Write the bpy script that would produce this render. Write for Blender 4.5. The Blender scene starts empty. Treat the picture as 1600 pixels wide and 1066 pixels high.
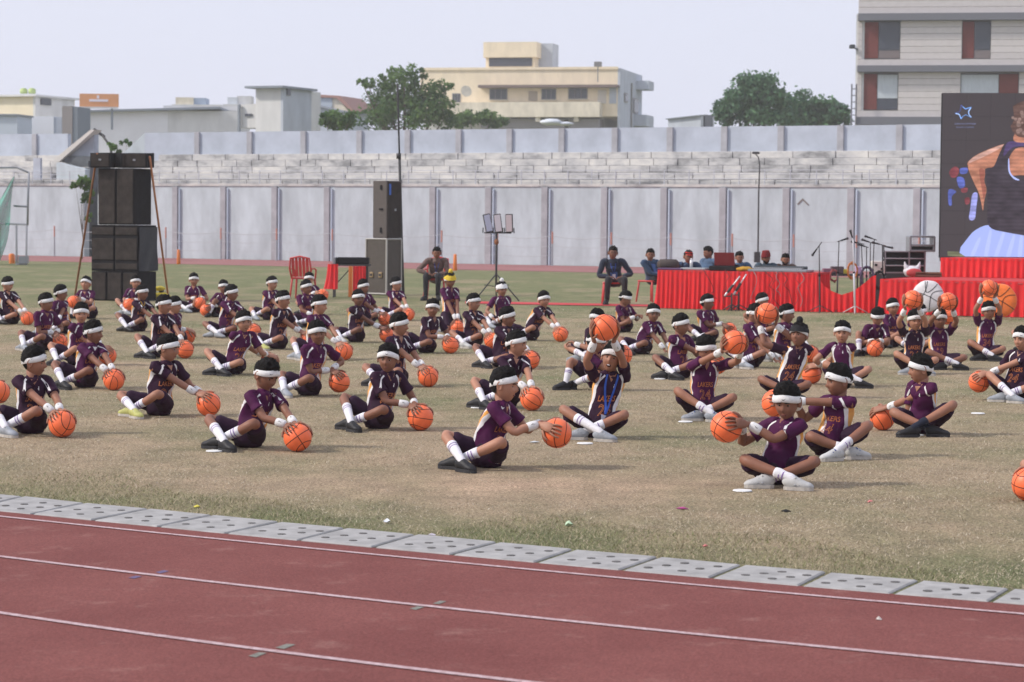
import bpy, math, random
import numpy as np
from mathutils import Vector, Matrix, noise
from mathutils.bvhtree import BVHTree
PI = math.pi
rad = math.radians
sc = bpy.context.scene
C = sc.collection
# ------------------------------------------------------------------ camera, world, sun, exposure
CAMH, FPX = 1.70, 85.0 / 36.0 * 1600.0
cam_d = bpy.data.cameras.new('camera')
cam_d.lens = 85; cam_d.sensor_width = 36; cam_d.clip_start = 0.2; cam_d.clip_end = 3000
cam_d.dof.use_dof = True; cam_d.dof.focus_distance = 18.5; cam_d.dof.aperture_fstop = 6.3
cam = bpy.data.objects.new('camera', cam_d); C.objects.link(cam)
CROT = Matrix.Rotation(rad(90 - 2.909), 3, 'X') @ Matrix.Rotation(rad(0.5), 3, 'Z')
CAM = Vector((0, 0, CAMH))
cam.matrix_world = Matrix.Translation(CAM) @ CROT.to_4x4()
sc.camera = cam

SUN_EL, SUN_AZ = 39.0, -99.0        # azimuth: degrees clockwise from +Y (the viewing direction)
w = bpy.data.worlds.new('World'); sc.world = w; w.use_nodes = True
nt = w.node_tree; nt.nodes.clear()
sky = nt.nodes.new('ShaderNodeTexSky'); sky.sky_type = 'NISHITA'; sky.sun_disc = False
sky.sun_elevation = rad(SUN_EL); sky.sun_rotation = rad(SUN_AZ)
sky.air_density = 1.2; sky.dust_density = 3.0; sky.ozone_density = 2.0; sky.altitude = 100
# a thin even overcast veil of haze over the clear sky
mixn = nt.nodes.new('ShaderNodeMix'); mixn.data_type = 'RGBA'; mixn.inputs['Factor'].default_value = 0.80
mixn.inputs[7].default_value = (8.0, 8.25, 10.0, 1)
nt.links.new(sky.outputs[0], mixn.inputs[6])
bg = nt.nodes.new('ShaderNodeBackground'); bg.inputs[1].default_value = 0.10
nt.links.new(mixn.outputs[2], bg.inputs[0])
wo = nt.nodes.new('ShaderNodeOutputWorld'); nt.links.new(bg.outputs[0], wo.inputs[0])

sd = bpy.data.lights.new('sun', 'SUN'); sd.energy = 3.1; sd.angle = rad(5); sd.color = (1.0, 0.93, 0.85)
so = bpy.data.objects.new('sun', sd); C.objects.link(so)
sdir = Vector((math.sin(rad(SUN_AZ)) * math.cos(rad(SUN_EL)), math.cos(rad(SUN_AZ)) * math.cos(rad(SUN_EL)), math.sin(rad(SUN_EL))))
so.rotation_euler = sdir.to_track_quat('Z', 'Y').to_euler(); so.location = (-30, -5, 30)
sc.view_settings.view_transform = 'Standard'; sc.view_settings.look = 'None'
sc.view_settings.gamma = 1.0; sc.view_settings.use_curve_mapping = False
sc.view_settings.exposure = 0.15
sc.render.engine = 'CYCLES'
sc.cycles.max_bounces = 6; sc.cycles.diffuse_bounces = 3; sc.cycles.glossy_bounces = 2
sc.cycles.transmission_bounces = 4; sc.cycles.volume_bounces = 2; sc.cycles.transparent_max_bounces = 8
sc.cycles.caustics_reflective = False; sc.cycles.caustics_refractive = False
sc.cycles.use_denoising = True
sc.cycles.sample_clamp_indirect = 4

# ------------------------------------------------------------------ helpers
def ray(px, py):
    """direction through a point of the photograph (1600 x 1066)"""
    return (CROT @ Vector(((px - 800) / FPX, -(py - 533) / FPX, -1))).normalized()
def U(px, py, z=0.0):
    d = ray(px, py); t = (z - CAMH) / d.z
    return CAM + d * t
def at(px, py, Y):
    d = ray(px, py); return CAM + d * (Y / d.y)
def on_plane(px, py, p, n):
    d = ray(px, py); t = (p - CAM).dot(n) / d.dot(n)
    return CAM + d * t
def V(*a): return Vector(a)
def lerp(a, b, t): return a + (b - a) * t
def rotz(v, a):
    c, s = math.cos(a), math.sin(a)
    return Vector((v[0] * c - v[1] * s, v[0] * s + v[1] * c, v[2]))

class MB:
    def __init__(s): s.v = []; s.f = []; s.m = []
    def add(s, v, f, mi=0):
        o = len(s.v); s.v.extend([tuple(p) for p in v]); s.f.extend([tuple(i + o for i in q) for q in f])
        if isinstance(mi, int): s.m.extend([mi] * len(f))
        else: s.m.extend(mi)
        return s
    def box(s, c, d, rz=0.0, mi=0, bev=0.0):
        c = Vector(c); hx, hy, hz = d[0] / 2, d[1] / 2, d[2] / 2
        if bev > 0:
            b = min(bev, hx * .9, hy * .9, hz * .9)
            vs = []
            for sx in (-1, 1):
                for sy in (-1, 1):
                    for sz in (-1, 1):
                        vs.append((sx * (hx - b), sy * (hy - b), sz * hz)); vs.append((sx * (hx - b), sy * hy, sz * (hz - b))); vs.append((sx * hx, sy * (hy - b), sz * (hz - b)))
            def I(sx, sy, sz, k): return ((sx > 0) * 4 + (sy > 0) * 2 + (sz > 0)) * 3 + k
            fs = []
            for sz in (-1, 1): q = [I(-1, -1, sz, 0), I(1, -1, sz, 0), I(1, 1, sz, 0), I(-1, 1, sz, 0)]; fs.append(q if sz > 0 else q[::-1])
            for sy in (-1, 1): q = [I(-1, sy, -1, 1), I(1, sy, -1, 1), I(1, sy, 1, 1), I(-1, sy, 1, 1)]; fs.append(q if sy < 0 else q[::-1])
            for sx in (-1, 1): q = [I(sx, -1, -1, 2), I(sx, 1, -1, 2), I(sx, 1, 1, 2), I(sx, -1, 1, 2)]; fs.append(q if sx > 0 else q[::-1])
            for sx in (-1, 1):
                for sy in (-1, 1):
                    q = [I(sx, sy, -1, 1), I(sx, sy, -1, 2), I(sx, sy, 1, 2), I(sx, sy, 1, 1)]; fs.append(q)
                    for sz in (-1, 1): fs.append([I(sx, sy, sz, 0), I(sx, sy, sz, 1), I(sx, sy, sz, 2)])
            for sx in (-1, 1):
                for sz in (-1, 1): fs.append([I(sx, -1, sz, 0), I(sx, -1, sz, 2), I(sx, 1, sz, 2), I(sx, 1, sz, 0)])
            for sy in (-1, 1):
                for sz in (-1, 1): fs.append([I(-1, sy, sz, 0), I(-1, sy, sz, 1), I(1, sy, sz, 1), I(1, sy, sz, 0)])
            cc = Vector((0, 0, 0)); out = []
            for q in fs:                                            # orient outward
                a, b_, c_ = [Vector(vs[i]) for i in q[:3]]
                n = (b_ - a).cross(c_ - a); m = sum((Vector(vs[i]) for i in q), cc.copy()) / len(q)
                out.append(q if n.dot(m) > 0 else q[::-1])
            fs = out
        else:
            vs = [(sx * hx, sy * hy, sz * hz) for sx in (-1, 1) for sy in (-1, 1) for sz in (-1, 1)]
            fs = [(0, 1, 3, 2), (4, 6, 7, 5), (0, 4, 5, 1), (2, 3, 7, 6), (0, 2, 6, 4), (1, 5, 7, 3)]
        if isinstance(rz, Matrix): vs = [c + rz @ Vector(p) for p in vs]
        else: vs = [c + rotz(p, rz) for p in vs]
        return s.add(vs, fs, mi)
    def poly(s, pts, mi=0): return s.add(pts, [tuple(range(len(pts)))], mi)
    def prism(s, pts, off, mi=0):
        n = len(pts); off = Vector(off); a = [Vector(p) for p in pts]; b = [p + off for p in a]
        f = [tuple(range(n)), tuple(range(2 * n - 1, n - 1, -1))] + [(i, i + n, (i + 1) % n + n, (i + 1) % n) for i in range(n)]
        return s.add(a + b, f, mi)
    def tube(s, pts, r, n=10, mi=0, cap=True, side=None, face_mi=None):
        v, f = loft(pts, r, n, cap, side)
        return s.add(v, f, mi if face_mi is None else face_mi(len(f)))
    def cyl(s, c, r, h, n=16, mi=0, r2=None):
        c = Vector(c); r2 = r if r2 is None else r2
        v = [c + V(r * math.cos(2 * PI * i / n), r * math.sin(2 * PI * i / n), 0) for i in range(n)] + [c + V(r2 * math.cos(2 * PI * i / n), r2 * math.sin(2 * PI * i / n), h) for i in range(n)]
        f = [tuple(range(n))[::-1], tuple(range(n, 2 * n))] + [(i, (i + 1) % n, (i + 1) % n + n, i + n) for i in range(n)]
        return s.add(v, f, mi)
    def ell(s, c, r, n=12, m=8, rot=None, mi=0):
        c = Vector(c); v = []; f = []
        for j in range(1, m):
            t = PI * j / m
            for i in range(n):
                p = 2 * PI * i / n; q = Vector((r[0] * math.sin(t) * math.cos(p), r[1] * math.sin(t) * math.sin(p), r[2] * math.cos(t)))
                v.append(c + (rot @ q if rot else q))
        top = len(v); q = Vector((0, 0, r[2])); v.append(c + (rot @ q if rot else q)); v.append(c - (rot @ q if rot else q))
        for j in range(m - 2):
            for i in range(n): f.append((j * n + i, (j + 1) * n + i, (j + 1) * n + (i + 1) % n, j * n + (i + 1) % n))
        for i in range(n): f.append((top, i, (i + 1) % n)); f.append((top + 1, (m - 2) * n + (i + 1) % n, (m - 2) * n + i))
        return s.add(v, f, mi)
    def mesh(s, name, mats, smooth=False):
        me = bpy.data.meshes.new(name); me.from_pydata(s.v, [], s.f)
        if not isinstance(mats, (list, tuple)): mats = [mats]
        for m in mats: me.materials.append(m)
        if len(mats) > 1: me.polygons.foreach_set('material_index', s.m)
        if smooth: me.polygons.foreach_set('use_smooth', [True] * len(s.f))
        me.update(); return me
    def build(s, name, mats, parent=None, smooth=False, loc=None):
        return link(name, s.mesh(name, mats, smooth), parent, loc)
def link(name, me, parent=None, loc=None):
    o = bpy.data.objects.new(name, me); C.objects.link(o)
    if parent: o.parent = parent
    if loc is not None: o.location = loc
    return o
def empty(name, loc=(0, 0, 0), rz=0.0):
    o = bpy.data.objects.new(name, None); C.objects.link(o); o.location = loc; o.rotation_euler = (0, 0, rz); o.empty_display_size = .2
    return o
def tag(o, label=None, cat=None, group=None, kind=None):
    if label: o['label'] = label
    if cat: o['category'] = cat
    if group: o['group'] = group
    if kind: o['kind'] = kind
    return o
def copy_tree(o, parent=None):
    c = o.copy(); C.objects.link(c)
    if parent: c.parent = parent
    for ch in o.children: copy_tree(ch, c)
    return c
def loft(pts, r, n=10, cap=True, side=None):
    """a tube through pts; r: scalar, list of scalars or of (a, b); side: vector (or list) that axis a follows"""
    P = [Vector(p) for p in pts]; k = len(P)
    if not isinstance(r, (list, tuple)): r = [r] * k
    R = [(q, q) if not isinstance(q, (list, tuple)) else q for q in r]
    T = []
    for i in range(k):
        t = P[min(i + 1, k - 1)] - P[max(i - 1, 0)]
        T.append(t.normalized() if t.length > 1e-9 else V(0, 0, 1))
    if side is None:
        s0 = T[0].cross(V(0, 0, 1))
        if s0.length < .2: s0 = T[0].cross(V(0, 1, 0))
        s0.normalize(); S = [s0]
        for i in range(1, k):
            q = S[-1] - T[i] * S[-1].dot(T[i]); S.append(q.normalized())
    else:
        sl = side if isinstance(side, list) else [side] * k
        S = [(Vector(a) - T[i] * Vector(a).dot(T[i])).normalized() for i, a in enumerate(sl)]
    v = []; f = []
    for i in range(k):
        B = T[i].cross(S[i])
        for j in range(n):
            a = 2 * PI * j / n; v.append(P[i] + S[i] * (R[i][0] * math.cos(a)) + B * (R[i][1] * math.sin(a)))
    for i in range(k - 1):
        for j in range(n): f.append((i * n + j, i * n + (j + 1) % n, (i + 1) * n + (j + 1) % n, (i + 1) * n + j))
    if cap:
        for e, ii, sg in ((0, 0, -1), (k - 1, (k - 1) * n, 1)):
            B = T[e].cross(S[e]); h = min(R[e]) * .45; o = len(v)
            for j in range(n):
                a = 2 * PI * j / n; v.append(P[e] + T[e] * (sg * h * .8) + S[e] * (R[e][0] * .7 * math.cos(a)) + B * (R[e][1] * .7 * math.sin(a)))
            for j in range(n):
                q = (ii + j, ii + (j + 1) % n, o + (j + 1) % n, o + j); f.append(q if sg > 0 else q[::-1])
            q = tuple(range(o, o + n)); f.append(q if sg > 0 else q[::-1])
    return v, f
def cr(pts, k=4):
    """catmull-rom through rows of numbers"""
    A = [np.array([float(c) for c in p]) for p in pts]; n = len(A); out = []
    for i in range(n - 1):
        p0, p1, p2, p3 = A[max(i - 1, 0)], A[i], A[i + 1], A[min(i + 2, n - 1)]
        for j in range(k):
            t = j / k; out.append(.5 * ((2 * p1) + (-p0 + p2) * t + (2 * p0 - 5 * p1 + 4 * p2 - p3) * t * t + (-p0 + 3 * p1 - 3 * p2 + p3) * t ** 3))
    out.append(A[-1]); return out
def rough_disp(v, amp, sc_, seed=0.0):
    out = []
    for p in v:
        q = Vector(p); n1 = noise.noise_vector(q * sc_ + V(seed, seed * .7, 0)); out.append(q + n1 * amp)
    return out

# ------------------------------------------------------------------ materials
MATS = {}
def mat(name, col, rough=.7, metal=0.0, spec=.3, noise_amt=0.0, nscale=20.0, bump=0.0, bscale=60.0, col2=None, coords='Object', sheen=0.0, sub=0.0, trans=0.0, emis=None, randamt=0.0, stretch=None, detail=4):
    if name in MATS: return MATS[name]
    m = bpy.data.materials.new(name); m.use_nodes = True; n = m.node_tree; b = n.nodes['Principled BSDF']
    b.inputs['Base Color'].default_value = (*col, 1); b.inputs['Roughness'].default_value = rough; b.inputs['Metallic'].default_value = metal
    b.inputs['Specular IOR Level'].default_value = spec
    if sheen: b.inputs['Sheen Weight'].default_value = sheen; b.inputs['Sheen Roughness'].default_value = .5
    if sub: b.inputs['Subsurface Weight'].default_value = sub; b.inputs['Subsurface Radius'].default_value = (.02, .008, .004); b.inputs['Subsurface Scale'].default_value = .5
    if emis: b.inputs['Emission Color'].default_value = (*emis[0], 1); b.inputs['Emission Strength'].default_value = emis[1]
    tc = n.nodes.new('ShaderNodeTexCoord'); src = tc.outputs[coords]
    if coords == 'World':
        pass
    if stretch:
        mp = n.nodes.new('ShaderNodeMapping'); mp.inputs['Scale'].default_value = stretch; n.links.new(src, mp.inputs[0]); src = mp.outputs[0]
    last = None
    if noise_amt or col2:
        t = n.nodes.new('ShaderNodeTexNoise'); t.inputs['Scale'].default_value = nscale; t.inputs['Detail'].default_value = detail; t.inputs['Roughness'].default_value = .65
        n.links.new(src, t.inputs['Vector'])
        cr_ = n.nodes.new('ShaderNodeValToRGB'); cr_.color_ramp.elements[0].position = .32; cr_.color_ramp.elements[1].position = .68
        c2 = col2 if col2 else tuple(c * (1 + noise_amt) for c in col); c1 = col if col2 else tuple(c * (1 - noise_amt) for c in col)
        cr_.color_ramp.elements[0].color = (*c1, 1); cr_.color_ramp.elements[1].color = (*c2, 1)
        n.links.new(t.outputs['Fac'], cr_.inputs[0]); last = cr_.outputs[0]
    if randamt:
        oi = n.nodes.new('ShaderNodeObjectInfo'); mr = n.nodes.new('ShaderNodeMapRange'); mr.inputs['To Min'].default_value = 1 - randamt; mr.inputs['To Max'].default_value = 1 + randamt
        n.links.new(oi.outputs['Random'], mr.inputs['Value']); hs = n.nodes.new('ShaderNodeHueSaturation'); n.links.new(mr.outputs[0], hs.inputs['Value'])
        if last: n.links.new(last, hs.inputs['Color'])
        else: hs.inputs['Color'].default_value = (*col, 1)
        last = hs.outputs[0]
    if last: n.links.new(last, b.inputs['Base Color'])
    if bump:
        t2 = n.nodes.new('ShaderNodeTexNoise'); t2.inputs['Scale'].default_value = bscale; t2.inputs['Detail'].default_value = 3; n.links.new(src, t2.inputs['Vector'])
        bp = n.nodes.new('ShaderNodeBump'); bp.inputs['Strength'].default_value = bump; bp.inputs['Distance'].default_value = .01
        n.links.new(t2.outputs['Fac'], bp.inputs['Height']); n.links.new(bp.outputs[0], b.inputs['Normal'])
    MATS[name] = m; return m
# ------------------------------------------------------------------ setting materials
M_wall = mat('painted_wall', (.475, .53, .565), .85, noise_amt=.17, nscale=1.5, stretch=(1, 1, .4), detail=8, bump=.15, bscale=12)
M_wall2 = mat('parapet_paint', (.43, .47, .54), .85, noise_amt=.13, nscale=.9, bump=.15, bscale=12)
M_pil = mat('pilaster_paint', (.36, .36, .385), .85, noise_amt=.15, nscale=2.0)
M_pipe = mat('pale_pipe', (.50, .58, .68), .6)
M_block = mat('limewashed_block', (.20, .20, .19), .95, col2=(.66, .63, .57), nscale=2.6, randamt=.22, bump=.3, bscale=9, coords='Generated')
def block_mat():
    m = bpy.data.materials.new('weathered_limewash'); m.use_nodes = True; n = m.node_tree; b = n.nodes['Principled BSDF']; b.inputs['Roughness'].default_value = .95
    tc = n.nodes.new('ShaderNodeTexCoord'); geo = n.nodes.new('ShaderNodeNewGeometry')
    t = n.nodes.new('ShaderNodeTexNoise'); t.inputs['Scale'].default_value = .8; t.inputs['Detail'].default_value = 8; t.inputs['Roughness'].default_value = .72
    mp = n.nodes.new('ShaderNodeMapping'); mp.inputs['Scale'].default_value = (1.1, 1.1, 2.4); n.links.new(geo.outputs['Position'], mp.inputs[0]); n.links.new(mp.outputs[0], t.inputs['Vector'])
    oi = n.nodes.new('ShaderNodeObjectInfo'); ad = n.nodes.new('ShaderNodeMath'); ad.operation = 'MULTIPLY_ADD'; ad.inputs[1].default_value = .09; n.links.new(oi.outputs['Random'], ad.inputs[0]); n.links.new(t.outputs['Fac'], ad.inputs[2])
    r = n.nodes.new('ShaderNodeValToRGB'); e = r.color_ramp.elements; e[0].position = .40; e[0].color = (.24, .24, .24, 1); e[1].position = .70; e[1].color = (.64, .62, .58, 1); x = e.new(.53); x.color = (.46, .455, .45, 1)
    n.links.new(ad.outputs[0], r.inputs[0]); n.links.new(r.outputs[0], b.inputs['Base Color']); return m
M_block = block_mat()
M_conc = mat('kerb_concrete', (.335, .33, .32), .9, noise_amt=.20, nscale=7, bump=.25, bscale=90)
M_dark = mat('drain_hole_shade', (.11, .105, .10), .9)
M_line = mat('lane_paint', (.36, .22, .22), .8, col2=(.60, .47, .48), nscale=38, bump=.3, bscale=200)
M_red = mat('plain_red_track', (.26, .10, .09), .9)

def track_mat():
    m = bpy.data.materials.new('track_rubber'); m.use_nodes = True; n = m.node_tree; b = n.nodes['Principled BSDF']; b.inputs['Roughness'].default_value = .85; b.inputs['Specular IOR Level'].default_value = .15
    tc = n.nodes.new('ShaderNodeTexCoord')
    def nz(s, d=3, r=.6):
        t = n.nodes.new('ShaderNodeTexNoise'); t.inputs['Scale'].default_value = s; t.inputs['Detail'].default_value = d; t.inputs['Roughness'].default_value = r; n.links.new(tc.outputs['Object'], t.inputs['Vector']); return t
    a = nz(.9, 6); r1 = n.nodes.new('ShaderNodeValToRGB'); r1.color_ramp.elements[0].position = .35; r1.color_ramp.elements[1].position = .7
    r1.color_ramp.elements[0].color = (.170, .054, .046, 1); r1.color_ramp.elements[1].color = (.214, .075, .063, 1); n.links.new(a.outputs['Fac'], r1.inputs[0])
    g = nz(95, 3, .8); r2 = n.nodes.new('ShaderNodeValToRGB'); r2.color_ramp.elements[0].position = .3; r2.color_ramp.elements[1].position = .72
    r2.color_ramp.elements[0].color = (.58, .56, .56, 1); r2.color_ramp.elements[1].color = (1.45, 1.45, 1.5, 1); n.links.new(g.outputs['Fac'], r2.inputs[0])
    mx = n.nodes.new('ShaderNodeMix'); mx.data_type = 'RGBA'; mx.blend_type = 'MULTIPLY'; mx.inputs['Factor'].default_value = 1; n.links.new(r1.outputs[0], mx.inputs[6]); n.links.new(r2.outputs[0], mx.inputs[7])
    # dusty scuffs
    s = nz(3.2, 8, .75); r3 = n.nodes.new('ShaderNodeValToRGB'); r3.color_ramp.elements[0].position = .56; r3.color_ramp.elements[1].position = .78
    r3.color_ramp.elements[0].color = (0, 0, 0, 1); r3.color_ramp.elements[1].color = (.62, .62, .62, 1); n.links.new(s.outputs['Fac'], r3.inputs[0])
    m2 = n.nodes.new('ShaderNodeMix'); m2.data_type = 'RGBA'; n.links.new(r3.outputs[0], m2.inputs['Factor']); n.links.new(mx.outputs[2], m2.inputs[6]); m2.inputs[7].default_value = (.36, .20, .17, 1)
    n.links.new(m2.outputs[2], b.inputs['Base Color'])
    bp = n.nodes.new('ShaderNodeBump'); bp.inputs['Strength'].default_value = .5; bp.inputs['Distance'].default_value = .006; n.links.new(g.outputs['Fac'], bp.inputs['Height']); n.links.new(bp.outputs[0], b.inputs['Normal'])
    return m
M_track = track_mat()

def turf_mat():
    m = bpy.data.materials.new('dry_turf'); m.use_nodes = True; n = m.node_tree; b = n.nodes['Principled BSDF']; b.inputs['Roughness'].default_value = .95; b.inputs['Specular IOR Level'].default_value = .1
    tc = n.nodes.new('ShaderNodeTexCoord'); L = n.links.new
    def nz(s, d=4, r=.6, sc3=None):
        t = n.nodes.new('ShaderNodeTexNoise'); t.inputs['Scale'].default_value = s; t.inputs['Detail'].default_value = d; t.inputs['Roughness'].default_value = r
        if sc3:
            mp = n.nodes.new('ShaderNodeMapping'); mp.inputs['Scale'].default_value = sc3; L(tc.outputs['Object'], mp.inputs[0]); L(mp.outputs[0], t.inputs['Vector'])
        else: L(tc.outputs['Object'], t.inputs['Vector'])
        return t
    sep = n.nodes.new('ShaderNodeSeparateXYZ'); L(tc.outputs['Object'], sep.inputs[0])
    # how green the turf is with the distance from the near kerb (watered in bands)
    mr = n.nodes.new('ShaderNodeMapRange'); mr.inputs['From Max'].default_value = 100; L(sep.outputs['Y'], mr.inputs['Value'])
    gr = n.nodes.new('ShaderNodeValToRGB'); e = gr.color_ramp.elements
    pts = [(0.0, .22), (.13, .22), (.155, .20), (.20, .24), (.27, .36), (.36, .42), (.45, .70), (.60, .95), (1.0, 1.0)]
    e[0].position = pts[0][0]; e[0].color = (pts[0][1],) * 3 + (1,); e[1].position = 1.0; e[1].color = (pts[-1][1],) * 3 + (1,)
    for p, v_ in pts[1:-1]: x = e.new(p); x.color = (v_, v_, v_, 1)
    L(mr.outputs[0], gr.inputs[0])
    n1 = nz(.55, 8, .68, (1, .55, 1)); ma = n.nodes.new('ShaderNodeMath'); ma.operation = 'MULTIPLY_ADD'; ma.inputs[1].default_value = 3.4; L(n1.outputs['Fac'], ma.inputs[0]); ma.inputs[2].default_value = -1.7
    kd = n.nodes.new('ShaderNodeVectorMath'); kd.operation = 'DOT_PRODUCT'; L(tc.outputs['Object'], kd.inputs[0]); kd.inputs[1].default_value = (.626, 1, 0)
    km_ = n.nodes.new('ShaderNodeMapRange'); km_.inputs['From Min'].default_value = 14.6; km_.inputs['From Max'].default_value = 12.9; km_.inputs['To Max'].default_value = .55; L(kd.outputs['Value'], km_.inputs['Value'])
    gsum = n.nodes.new('ShaderNodeMath'); gsum.operation = 'ADD'; L(gr.outputs[0], gsum.inputs[0]); L(km_.outputs[0], gsum.inputs[1])
    ad = n.nodes.new('ShaderNodeMath'); ad.operation = 'ADD'; ad.use_clamp = True; L(ma.outputs[0], ad.inputs[0]); L(gsum.outputs[0], ad.inputs[1])
    mx = n.nodes.new('ShaderNodeMix'); mx.data_type = 'RGBA'; L(ad.outputs[0], mx.inputs['Factor']); mx.inputs[6].default_value = (.382, .303, .212, 1); mx.inputs[7].default_value = (.185, .200, .105, 1)
    # bare earth: one worn patch by the near kerb and smaller ones
    def blob(cx, cy, rx, ry, k):
        s1 = n.nodes.new('ShaderNodeVectorMath'); s1.operation = 'SUBTRACT'; L(tc.outputs['Object'], s1.inputs[0]); s1.inputs[1].default_value = (cx, cy, 0)
        s2 = n.nodes.new('ShaderNodeVectorMath'); s2.operation = 'DIVIDE'; L(s1.outputs[0], s2.inputs[0]); s2.inputs[1].default_value = (rx, ry, 1)
        s3 = n.nodes.new('ShaderNodeVectorMath'); s3.operation = 'LENGTH'; L(s2.outputs[0], s3.inputs[0])
        s4 = n.nodes.new('ShaderNodeMapRange'); s4.inputs['From Min'].default_value = 1.0; s4.inputs['From Max'].default_value = 0.0; s4.inputs['To Max'].default_value = k; L(s3.outputs['Value'], s4.inputs['Value']); return s4.outputs[0]
    p = U(800, 757); q = U(560, 715); q2 = U(1130, 575); q3 = U(330, 760)
    acc = None
    for bb in (blob(p.x, p.y, 2.2, 1.5, 1.0), blob(q.x, q.y, 1.6, 1.6, .55), blob(q2.x, q2.y, 1.8, 3.0, .45), blob(q3.x, q3.y, 1.6, .9, .45)):
        if acc is None: acc = bb
        else: z = n.nodes.new('ShaderNodeMath'); z.operation = 'MAXIMUM'; L(acc, z.inputs[0]); L(bb, z.inputs[1]); acc = z.outputs[0]
    n2 = nz(2.2, 7, .7); z = n.nodes.new('ShaderNodeMath'); z.operation = 'MULTIPLY_ADD'; L(n2.outputs['Fac'], z.inputs[0]); z.inputs[1].default_value = 1.5; z.inputs[2].default_value = -.70
    z2 = n.nodes.new('ShaderNodeMath'); z2.operation = 'ADD'; z2.use_clamp = True; L(z.outputs[0], z2.inputs[0]); L(acc, z2.inputs[1])
    z3 = n.nodes.new('ShaderNodeMath'); z3.operation = 'MULTIPLY'; z3.use_clamp = True; L(z2.outputs[0], z3.inputs[0]); L(acc, z3.inputs[1])
    mx2 = n.nodes.new('ShaderNodeMix'); mx2.data_type = 'RGBA'; L(z3.outputs[0], mx2.inputs['Factor']); L(mx.outputs[2], mx2.inputs[6]); mx2.inputs[7].default_value = (.50, .365, .265, 1)
    # grain: dead stalks and soil between
    g = nz(48, 6, .92); r2 = n.nodes.new('ShaderNodeValToRGB'); r2.color_ramp.elements[0].position = .38; r2.color_ramp.elements[1].position = .62
    r2.color_ramp.elements[0].color = (.26, .25, .23, 1); r2.color_ramp.elements[1].color = (1.72, 1.70, 1.66, 1); L(g.outputs['Fac'], r2.inputs[0])
    m3 = n.nodes.new('ShaderNodeMix'); m3.data_type = 'RGBA'; m3.blend_type = 'MULTIPLY'; m3.inputs['Factor'].default_value = 1; L(mx2.outputs[2], m3.inputs[6]); L(r2.outputs[0], m3.inputs[7])
    g3 = nz(2.6, 9, .80, (1, .8, 1)); r4 = n.nodes.new('ShaderNodeValToRGB'); r4.color_ramp.elements[0].position = .3; r4.color_ramp.elements[1].position = .7
    r4.color_ramp.elements[0].color = (.66, .67, .66, 1); r4.color_ramp.elements[1].color = (1.28, 1.25, 1.22, 1); L(g3.outputs['Fac'], r4.inputs[0])
    m4 = n.nodes.new('ShaderNodeMix'); m4.data_type = 'RGBA'; m4.blend_type = 'MULTIPLY'; m4.inputs['Factor'].default_value = 1; L(m3.outputs[2], m4.inputs[6]); L(r4.outputs[0], m4.inputs[7])
    L(m4.outputs[2], b.inputs['Base Color'])
    bp = n.nodes.new('ShaderNodeBump'); bp.inputs['Strength'].default_value = .7; bp.inputs['Distance'].default_value = .02; L(g.outputs['Fac'], bp.inputs['Height']); L(bp.outputs[0], b.inputs['Normal'])
    return m
M_turf = turf_mat()

# ------------------------------------------------------------------ ground, near track, kerb
gm = MB(); gm.poly([(-900, -40, 0), (900, -40, 0), (900, 1500, 0), (-900, 1500, 0)])
tag(gm.build('sports_ground', M_turf), kind='structure')
def curve_fit(pix, z=0.0):
    P = [U(x, y, z) for x, y in pix]; c = np.polyfit([p.x for p in P], [p.y for p in P], 2)
    def f(x):
        x0 = max(-4.5, min(4.5, x)); return float(np.polyval(c, x0) + (2 * c[0] * x0 + c[1]) * (x - x0))
    return f
f_kfar = curve_fit([(0, 772), (260, 797), (520, 822), (1050, 872), (1340, 898), (1600, 920)], .011)
f_knear = curve_fit([(0, 798), (270, 823), (540, 850), (1050, 897), (1340, 923), (1600, 942)], .011)
f_l1 = curve_fit([(0, 806.5), (540, 861.5), (800, 887), (1060, 911), (1600, 959)], .008)
f_l2 = curve_fit([(0, 869), (540, 933), (800, 959.5), (1060, 988.5), (1600, 1040)], .008)
f_l3 = curve_fit([(0, 957), (520, 1028), (540, 1032), (830, 1066)], .008)
xs = [-60, -30, -15] + [x * .5 for x in range(-18, 19)] + [15, 30, 60]
tm = MB()
for a, b in zip(xs[:-1], xs[1:]): tm.poly([(a, -12 - abs(a) * .2, .004), (b, -12 - abs(b) * .2, .004), (b, f_knear(b) + .01, .004), (a, f_knear(a) + .01, .004)])
tag(tm.build('running_track', M_track), kind='structure')
def lane(f, wd, name='lane_line'):
    m = MB(); x = -12.0
    while x < 12:
        b = x + .25
        m.poly([(x, f(x) - wd / 2, .008), (b, f(b) - wd / 2, .008), (b, f(b) + wd / 2, .008), (x, f(x) + wd / 2, .008)]); x = b
    tag(m.build(name, M_line), kind='structure')
lane(f_l1, .045); lane(f_l2, .050); lane(f_l3, .050)
lane(lambda x: f_l3(x) - 1.45, .062); lane(lambda x: f_l3(x) - 2.95, .062)
# painted relay marks beside the lines
M_grn = mat('track_mark_grey_green', (.20, .20, .17), .9, noise_amt=.3, nscale=30); M_blu = mat('track_mark_blue', (.13, .10, .19), .9, noise_amt=.3, nscale=30)
for pts, mm in ([[(200, 903), (212, 899.5), (222, 900.5), (210, 904)], M_blu], [[(243, 894), (256, 891), (264, 892.5), (250, 896)], M_blu], [[(388, 1025), (404, 1019), (417, 1020), (400, 1027)], M_grn], [[(430, 1012), (448, 1006), (462, 1007), (444, 1014)], M_grn], [[(640, 951), (652, 947.5), (663, 948.5), (650, 953)], M_grn], [[(676, 943), (688, 938.5), (698, 939.5), (686, 944)], M_grn]):
    q = MB(); q.poly([U(x, y, .0065) for x, y in pts][::-1]); tag(q.build('relay_mark', mm), kind='structure')
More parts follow.
